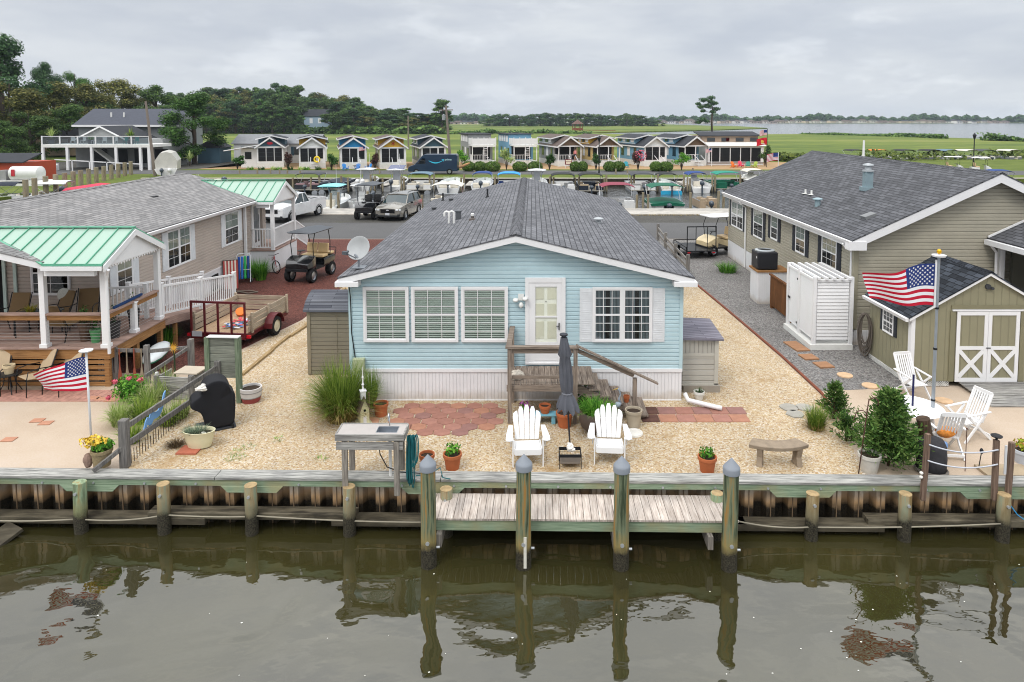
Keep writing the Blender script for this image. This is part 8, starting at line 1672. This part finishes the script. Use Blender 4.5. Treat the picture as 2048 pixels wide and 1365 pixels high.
def lamp(px,top,py,l):
    p=G(px,py); z=AY(px,top,p.y).z; t=thing('street_lamp',l,'street lamp',(p.x,p.y,0)); MB().tube([(0,0,0),(0,0,.6),(0,0,z-.8)],[.12,.07,.06],8).build('pole',Mbk,t); MB().lathe([(.10,z-.8),(.22,z-.35),(.26,z-.33),(.05,z-.08),(.02,z)],(0,0,0),8).build('lantern',Mbk,t); MB().lathe([(.11,z-.76),(.2,z-.38)],(0,0,0),8,caps=False).build('lantern_glass',P('lamp glass','aeb5b8',rough=.2),t)
lamp(1198,271,347,'black street lamp in front of the yellow sided cottage'); lamp(1946,266,345,'black street lamp on the right above the olive roof')
def upole(px,top,py,l,lean=0,arm=False,mat=None):
    p=G(px,py); z=AY(px,top,p.y).z; t=thing('utility_pole',l,'utility pole',(p.x,p.y,0)); MB().tube([(lean,0,0),(0,0,z)],[.20,.13],8).build('pole',mat or P('pole wood','7a7068',rough=.9),t)
    if arm: MB().bar((-.9,0,z-.6),(.9,0,z-.6),.12,.12).build('crossarm',P('pole wood','7a7068'),t); MB().tube([(-.3,0,z-1.9),(-.3,0,z-1.2)],.22,8).build('transformer',P('pole transformer','8d9193'),t)
upole(893,211,345,'leaning utility pole with crossarm behind the van',.6,True); upole(297,203,352,'bare leaning utility pole before the grey house',.8); upole(817,232,300,'thin distant pole in front of the forest edge'); upole(1726,281,340,'white mast with instruments beyond the olive roof',0,False,M_white)
t=thing('gazebo','small brown timber gazebo on the marsh','gazebo',G(1155,262,-.3)); Mgz=P('red brown timber','7d4a33',rough=.8)
for a in range(6): MB().tube([(3*cos(a*pi/3),3*sin(a*pi/3),0),(3*cos(a*pi/3),3*sin(a*pi/3),4)],.18,6).build('post',Mgz,t)
MB().lathe([(3.8,4),(.4,6.4),(.1,6.8)],(0,0,0),6).build('roof',P('gazebo shingle','66504a',rough=.9),t); MB().lathe([(3.3,.3),(3.3,.7)],(0,0,0),6).build('deck',Mgz,t); MB().lathe([(3.1,.7),(3.1,1.7)],(0,0,0),6,caps=False).build('railing',Mgz,t); MB().bar((2,-1,.5),(22,-7,.2),1.6,.25).build('walkway',Mgz,t)
# distant shore houses
rn=RN(5); k=0
M_fh=[wl('far wall %d'%i,h) for i,h in enumerate(('c9c4bd','b8ada3','d8d6d2','a79a92','c2b29f'))]
def farhouse(x,y,w,h,m):
    b=MB(); b.m=0; b.box(-w/2,w/2,0,10,0,h*.62); b.m=1; b.prism([(-w/2-.6,-.6,h*.62),(w/2+.6,-.6,h*.62),(w/2*.4,4.5,h),(-w/2*.4,4.5,h)],(0,.1,.1)); b.m=2
    for q in(-.3,.05,.28): b.box(w*q,w*q+w*.13,-.15,-.02,h*.2,h*.45)
    return b
protos=[]
for i in range(75):
    px=1322+i*10.1+rn.uniform(-3,3) if i<69 else 908+(i-69)*11; Y=rn.uniform(1130,1230) if i<69 else 880; p=AY(px,245,Y); 
    if len(protos)<6: o=farhouse(0,0,rn.uniform(9,16),rn.uniform(4,6.5),0).build('shore_house',[M_fh[len(protos)%5],M_rfb if len(protos)%2 else M_rfd,M_glassd]); protos.append(o)
    else: o=rn.choice(protos).copy(); COL.objects.link(o); 
    o.location=(p.x,Y,WZ); o.rotation_euler=(0,0,rn.uniform(-.5,.5)); s=rn.uniform(.8,1.2); o.scale=(s,s,s); tag(o,'small pale house on the distant shore, '+nth(i)+' from the left' if i<69 else 'low pale house beyond the marsh, '+nth(i-69)+' from the left','house','houses on the distant shore' if i<69 else 'houses beyond the marsh')
# ================================================================ TREES AND PLANTS
F_oak=foliage('oak crown',hexc('363e1f'),hexc('5d6232'),hexc('a09a58'),.12); F_pine=foliage('pine crown',hexc('243826'),hexc('3b5937'),hexc('5f7d50'),.12); F_mix=foliage('mixed crown',hexc('2b4022'),hexc('476232'),hexc('748f4a'),.12); F_lg=foliage('bright pine crown',hexc('2a4621'),hexc('476b33'),hexc('70924c'),.15)
M_bark=P('bark','4a4038',rough=.95,var=.3)
def crown(kind,seed,n,s):
    rn=RN(seed); b=MB(); b.nofix=True; lobes=[]   # unit tree: height 1, crown radius about .3
    if kind=='oak':
        for i in range(30):
            a=rn.uniform(0,2*pi); z=rn.uniform(.12,.90); R_=.27*math.sqrt(max(.05,1-((z-.46)/.47)**2)); r=R_*rn.random()**.6; lobes.append(((r*cos(a),r*sin(a),z),rn.uniform(.07,.125)))
    elif kind=='pine':
        for i in range(34):
            z=.30+.68*(i/34)+rn.uniform(-.03,.03); R_=.19*math.sqrt(max(.04,1-((z-.60)/.42)**2)); a=rn.uniform(0,2*pi); r=R_*rn.uniform(.2,1.15); lobes.append(((r*cos(a),r*sin(a),z),rn.uniform(.045,.085)))
    else: pass
    tot=sum(r*r for c,r in lobes)
    for c,r in lobes: leaves(b,int(n*r*r/tot),ballfn(c,(r,r,r*(.72 if kind!='oak' else .8)),shell=.35),s*.8,rn,asp=.7,up=.6)
    tb=MB(); tb.tube([(0,0,0),(.01,0,.4),(.0,.01,.75),(0,0,.9)],[.022,.016,.009,.004],6)
    for c,r in lobes[::3]: z0=max(.25,c[2]-.22); tb.tube([(0,0,z0),Vector(c)*.6+Vector((0,0,z0*.4)),c],[.008,.006,.003],4)
    return b,tb
TR={}
def tree(kind,mat,loc,h,wid,label,group,seed,n=1500,s=.042,name=None):
    k=(kind,mat.name,seed,n)
    if k not in TR:
        t=thing(name or ('pine_tree' if kind!='oak' else 'broadleaf_tree'),label,'tree',loc,seed,group); b,tb=crown(kind,seed,n,s); b.build('crown',mat,t); tb.build('trunk',M_bark,t); TR[k]=t; t.scale=(wid,wid,h); return t
    t=dup(TR[k],loc,RN(int(loc[0]*7+loc[1])).uniform(0,6),label,group,(wid,wid,h)); return t
def tpx(px,top,Y,kind,mat,wpx,label,group,seed,zb=0,**k):
    p=AY(px,300,Y); h=AY(px,top,Y).z-zb; w=wpx*Y/F/.52 if kind=='oak' else wpx*Y/F/.40; return tree(kind,mat,(p.x,Y,zb),h,w,label,group,seed,**k)
near='large trees on the left'
for i,(px,top,Y,kd,m,w,l) in enumerate(((6,62,118,'oak',F_pine,140,'tallest dark pine at the upper left corner'),(25,150,112,'oak',F_oak,120,'olive brown tree in front of the tall dark pine'),(98,114,150,'oak',F_pine,66,'dark round topped pine standing above the olive crowns'),(110,160,140,'oak',F_oak,120,'olive crown beneath the round topped pine'),(156,131,160,'oak',F_lg,62,'green domed pine right of the round topped one'),(178,160,150,'oak',F_oak,110,'golden olive crown above the left end of the grey house roof'),(232,152,165,'oak',F_oak,100,'olive crown sloping down above the middle of the grey roof'),(275,178,170,'oak',F_oak,80,'small olive crown at the low point of the left tree line'),(316,163,165,'oak',F_mix,85,'dark rounded tree right above the grey house'),(388,178,104,'oak',F_lg,112,'bright green pine with visible trunk right of the grey house'),(60,215,108,'oak',F_mix,90,'dark green tree behind the left lamp post'),(10,235,98,'oak',F_mix,70,'low dark tree at the left edge'),(-60,120,125,'oak',F_oak,150,'tree beyond the left edge'),(60,190,135,'oak',F_mix,80,'dark understory pine below the olive crowns'),(205,200,150,'oak',F_mix,110,'shaded tree behind the grey roof ridge'),(140,205,130,'oak',F_mix,90,'dark tree left of the grey house roof'),(290,205,140,'oak',F_mix,80,'shaded tree right behind the grey roof'),(345,205,150,'oak',F_mix,70,'green tree between the grey house and the bright pine'))):
    tpx(px,top,Y,kd,m,w,l,near,i%3+(0 if kd=='oak' else 10),n=15000,s=.024)
rn=RN(99); far='pines and oaks of the forest edge'
def top(px):
    pts=[(340,184),(400,178),(480,176),(560,172),(640,186),(690,188),(740,206),(800,217),(850,228),(885,237)]
    for (a,ya),(c,yc) in zip(pts,pts[1:]):
        if a<=px<=c: return ya+(yc-ya)*(px-a)/(c-a)
    return 180
k=0
for row,(Y,st,dy) in enumerate(((385,15,0),(365,16,5),(345,17,14),(330,19,30))):
    px=340+row*5
    kk=0
    while px<888:
        if not(600<px<662 and row>=2):
            kd='pine' if rn.random()<.35 else 'oak'; m=rn.choice([F_pine,F_mix,F_mix,F_pine,F_lg] if kd=='pine' else [F_mix,F_oak,F_mix]); tp=top(px)+dy+rn.uniform(-6,9)
            tpx(px,min(tp,252),Y,kd,m,rn.uniform(34,54),['back row','third row','second row','front row'][row]+' forest tree, '+nth(kk)+' from the left',far,(k%3) if kd=='oak' else 10+(k%3),zb=-.3,n=6500,s=.036); k+=1; kk+=1
        px+=st*rn.uniform(.8,1.2)
for i in range(34):
    px=978+i*10.2; hgt=[234,230,226,227,228,229,230,229,227,226,226,225,224,225,226,225,224,225,226,226,227,228,228,229,230,231,229,226,225,228,232,236,239,241][i]; tpx(px,hgt+rn.uniform(-1.5,1.5),rn.uniform(640,690),'oak',F_pine if i%3 else F_mix,rn.uniform(26,36),'dark tree of the wooded island, '+nth(i)+' from the left','trees of the wooded island',i%3,zb=-2.3,n=4200,s=.040)
# lone pine
p=G(1424,271,-.3); t=thing('lone_pine','tall lone pine with sparse layered crown on the marsh','tree',p); hh=AY(1420,190,p.y).z+.3; u=p.y/F
MB().tube([(0,0,0),(-.6*u*2,0,hh*.35),(0*u,0,hh*.65),(-3*u,0,hh*.95)],[.5,.4,.28,.1],8).build('trunk',M_bark,t,smooth=True)
b=MB(); b.nofix=True; tb=MB(); rn=RN(4)
for x,y,r in((-12,200,11),(2,196,9),(8,207,9),(-4,212,11),(-18,214,9),(-24,208,6),(13,218,9),(6,224,7),(-14,222,6),(-16,240,10),(-24,245,7),(-6,243,6),(1,203,8)):
    q=AY(1420+x,y,p.y)-p; leaves(b,230,ballfn((q.x,q.y,q.z),(r*u,r*u,r*u*.5),shell=.4),.75,rn,asp=.5); tb.tube([(-1*u,0,q.z-4*u),q],[.12,.05],4)
b.build('crown',F_pine,t); tb.build('limb',M_bark,t)
# stuff: reeds, hedges, far woods
def band(name,label,pts,n,hgt,mat,s,seed,zb=-.3,cat='bushes',depth=6):
    b=MB(); b.nofix=True; rn=RN(seed)
    for i in range(n):
        t_=rn.random()*(len(pts)-1); a=int(t_); q=Vector(pts[a]).lerp(Vector(pts[a+1]),t_-a); hh=hgt*(.55+.45*sin(q.x*.35)*sin(q.x*.13+1)); leaves(b,1,lambda r:((q.x+r.uniform(-2,2),q.y+r.uniform(0,depth),zb+abs(hh)*r.random()),(0,-.4,.6)),s,rn,asp=.8)
    o=b.build(name,mat); tag(o,label,cat,kind='stuff'); return o
gz=lambda l,z=-.3:[tuple(G(x,y,z)) for x,y in l]
band('undergrowth','scrubby undergrowth along the foot of the forest',gz([(335,266),(600,268),(890,269)]),9000,4.2,F_mix,2.2,1)
band('marsh_shrubs','dark shrubs scattered across the marsh behind the gazebo',gz([(885,268.5),(1020,267),(1180,268)]),2200,2.0,F_mix,1.4,2)
band('shore_shrubs','low dark shrubs along the right edge of the marsh',gz([(1612,269),(1700,271),(1860,276),(1890,278)]),3500,1.4,F_mix,.9,3); band('shore_shrubs','low dark shrubs at the far right marsh shore',gz([(1985,282),(2060,284),(2150,288)]),1800,3.2,F_mix,.9,4)
band('reeds','reeds behind the flagpoles at the right end of the cottages',gz([(1545,322),(1600,326),(1700,326),(2100,318)],-.1),5000,2.2,foliage('reeds',hexc('33421f'),hexc('5a6b2c'),hexc('7f8a45'),1),.55,5,zb=-.2)
def fw(name,label,p0,p1,y,n,hgt,seed,s=6):
    b=MB(); b.nofix=True; rn=RN(seed)
    for i in range(n): px=rn.uniform(p0,p1); q=AY(px,245,y+rn.uniform(0,60)); hh=hgt*(.72+.28*sin(px*.045)*sin(px*.017+2)+.1*sin(px*.3)); leaves(b,1,lambda r:((q.x,q.y,WZ+hh*r.random()**.6),(0,-.5,.5)),s,rn,asp=.9)
    tag(b.build(name,F_pine),label,'woods',kind='stuff')
fw('distant_woods','blue green woods along the distant shore across the bay',1290,2350,1250,16000,16,1,5); fw('distant_woods','far woods beyond the marsh between forest and island',860,990,1150,3000,16,2,6); fw('distant_woods','far woods at the left horizon',-900,400,900,4000,20,3)
# garden trees and bushes by the cottages
def garden(px,py,h,w,mat,l,trunk=True,n=900,fl=None):
    p=G(px,py); t=thing('small_tree' if trunk else 'clipped_bush',l,'tree' if trunk else 'bush',p,group='young trees along the far road' if trunk else 'rounded bushes along the far road'); b=MB(); b.nofix=True
    if trunk:
        for i in range(4): a=i*1.6; MB().tube([(0,0,0),(.25*cos(a),.25*sin(a),h*.5),(.4*cos(a),.4*sin(a),h*.8)],[.06,.04,.02],5).build('trunk',M_bark,t)
        [leaves(b,n//4,ballfn((RN(int(px)+q).uniform(-.28,.28)*w,RN(int(px)+q+9).uniform(-.2,.2)*w,h*(.50+.11*q)),(w*(.36-.05*q),w*(.36-.05*q),h*.19),shell=.2),.20,RN(int(px)+q),asp=.6) for q in range(4)]
    else: leaves(b,n,ballfn((0,0,h*.46),(w/2,w/2,h*.54),shell=.75),.17,RN(int(px)),asp=.7)
    b.build('crown' if trunk else 'foliage',mat,t)
    if fl: b=MB(); b.nofix=True; leaves(b,260,ballfn((.3,0,h*.7),(w*.5,w*.5,h*.3),shell=.8),.2,RN(3)); b.build('blossom',fl,t)
F_dr=foliage('dark red leaves',hexc('2b2320'),hexc('4a3531'),hexc('6d4d45'),1)
for px,py,h,w,m,l in((475,339,1.9,1.9,F_dark,'young tree left of the leftmost cottage'),(576,340,2.4,1.5,F_dr,'dark young tree between the first two cottages'),(663,341,2.3,2.0,F_dark,'young tree between the second and third cottages'),(750,341,2.4,1.4,F_dr,'dark young tree between the blue and the yellow cottage'),(926,338,2.7,2.2,F_green,'light green young tree right of the van'),(1013,340,3.0,2.4,F_lime,'light green young tree between the two roof decks'),(1099,340,2.2,1.7,F_dark,'dark young tree left of the grey porch cottage'),(1192,340,2.3,1.6,F_dark,'dark young tree at the foot of the street lamp'),(1363,341,2.4,2.6,F_green,'open green young tree left of the pale cottage'),(1530,333,3.2,2.0,F_mix,'bushy tree by the tall flagpole')): garden(px,py,h,w,m,l)
garden(1276,341,2.8,1.9,F_dr,'dark red leaved tree with pink blossom by the road',fl=P('pink blossom','d9657a'))
for px,w,l in((937,1.6,'first'),(960,1.7,'second'),(985,2.0,'third'),(1040,1.9,'fourth'),(1070,1.9,'fifth'),(1150,1.3,'sixth'),(1165,1.3,'seventh'),(1220,1.7,'eighth'),(1237,1.7,'ninth'),(1312,1.6,'tenth'),(1332,1.7,'eleventh')): garden(px,343,1.35,w*1.1,F_bush,l+' rounded green bush from the left along the far road',False,1900)
for i,(px,py,z,h,l) in enumerate(((103,290,3.45,2.6,'golden potted palm on the left of the roof deck'),(182,289,3.45,1.3,'low green palm in the middle of the roof deck'),(262,289,3.45,2.4,'tall yellow green palm on the right of the roof deck'),(380,332,0,2.4,'palm like shrub by the bright pine trunk'),(357,334,0,2.2,'round palm left of the bright pine trunk'))):
    p=AY(px,py,93.3 if z else 99); t=thing('palm',l,'palm',(p.x,p.y,z),group='potted palms and palm shrubs'); b=MB(); b.nofix=True; blades(b,(0,0,h*.3),46,h*.75,h*.6,.09,RN(i),.1,.7,seg=5); b.build('fronds',[F_lime,F_green,F_grass,F_lime,F_green][i],t); MB().tube([(0,0,0),(0,0,h*.45)],.08,6).build('trunk',M_bark,t)
    if z: MB().lathe([(.3,0),(.38,.55)],(0,0,0),10).build('pot',P('slate pot','4a545c'),t)
for i in range(9):
    p=G(500+i*19+(i%3)*4,340); t=tuft('flower_bed_plant','small leafy plant '+['by','beside','near','under','in front of','left of','right of','close to','next to'][i]+' the left cottages','%s'and p,60,.6,.5,.05,[F_green,F_dark,F_lime][i%3],200+i,r0=.4,cat='plant',group='small plants before the left cottages')
# weeds in the pebbles
b=MB(); b.nofix=True
for px,py in((470,905),(478,915),(462,918),(495,895),(560,880),(640,920)): blades(b,tuple(G(px,py)),26,.07,.14,.006,RN(px),.12,.6)
o=b.build('weeds',F_green); tag(o,'small green weeds sprouting in the pebbles','weeds',kind='stuff')
b=MB(); b.nofix=True; rn=RN(31)
for i in range(2600):
    u=rn.random(); x=-12+u*24; y=48.5+rn.uniform(-.25,.15); 
    if i<900: x=rn.uniform(-8.1,-7.5); y=rn.uniform(24,38)
    blades(b,(x,y,0),1,.12,.1,.012,rn,.05,.5,seg=2)
o=b.build('verge_grass',F_grassd); tag(o,'thin dry grass fringing the road edges','grass',kind='stuff')

b=MB(); b.box(-1900,2300,-30,1900,-3,34)
m=bpy.data.materials.new('haze'); m.use_nodes=True; n_=m.node_tree.nodes; n_.remove(n_['Principled BSDF']); v=n_.new('ShaderNodeVolumePrincipled'); v.inputs['Color'].default_value=(.72,.83,.95,1); v.inputs['Density'].default_value=.00013; v.inputs['Anisotropy'].default_value=.2; m.node_tree.links.new(v.outputs[0],n_['Material Output'].inputs['Volume'])
o=b.build('haze',m); tag(o,'thin pale haze in the air over the marsh and bay','haze',kind='stuff'); m.cycles.homogeneous_volume=True if hasattr(m.cycles,'homogeneous_volume') else None
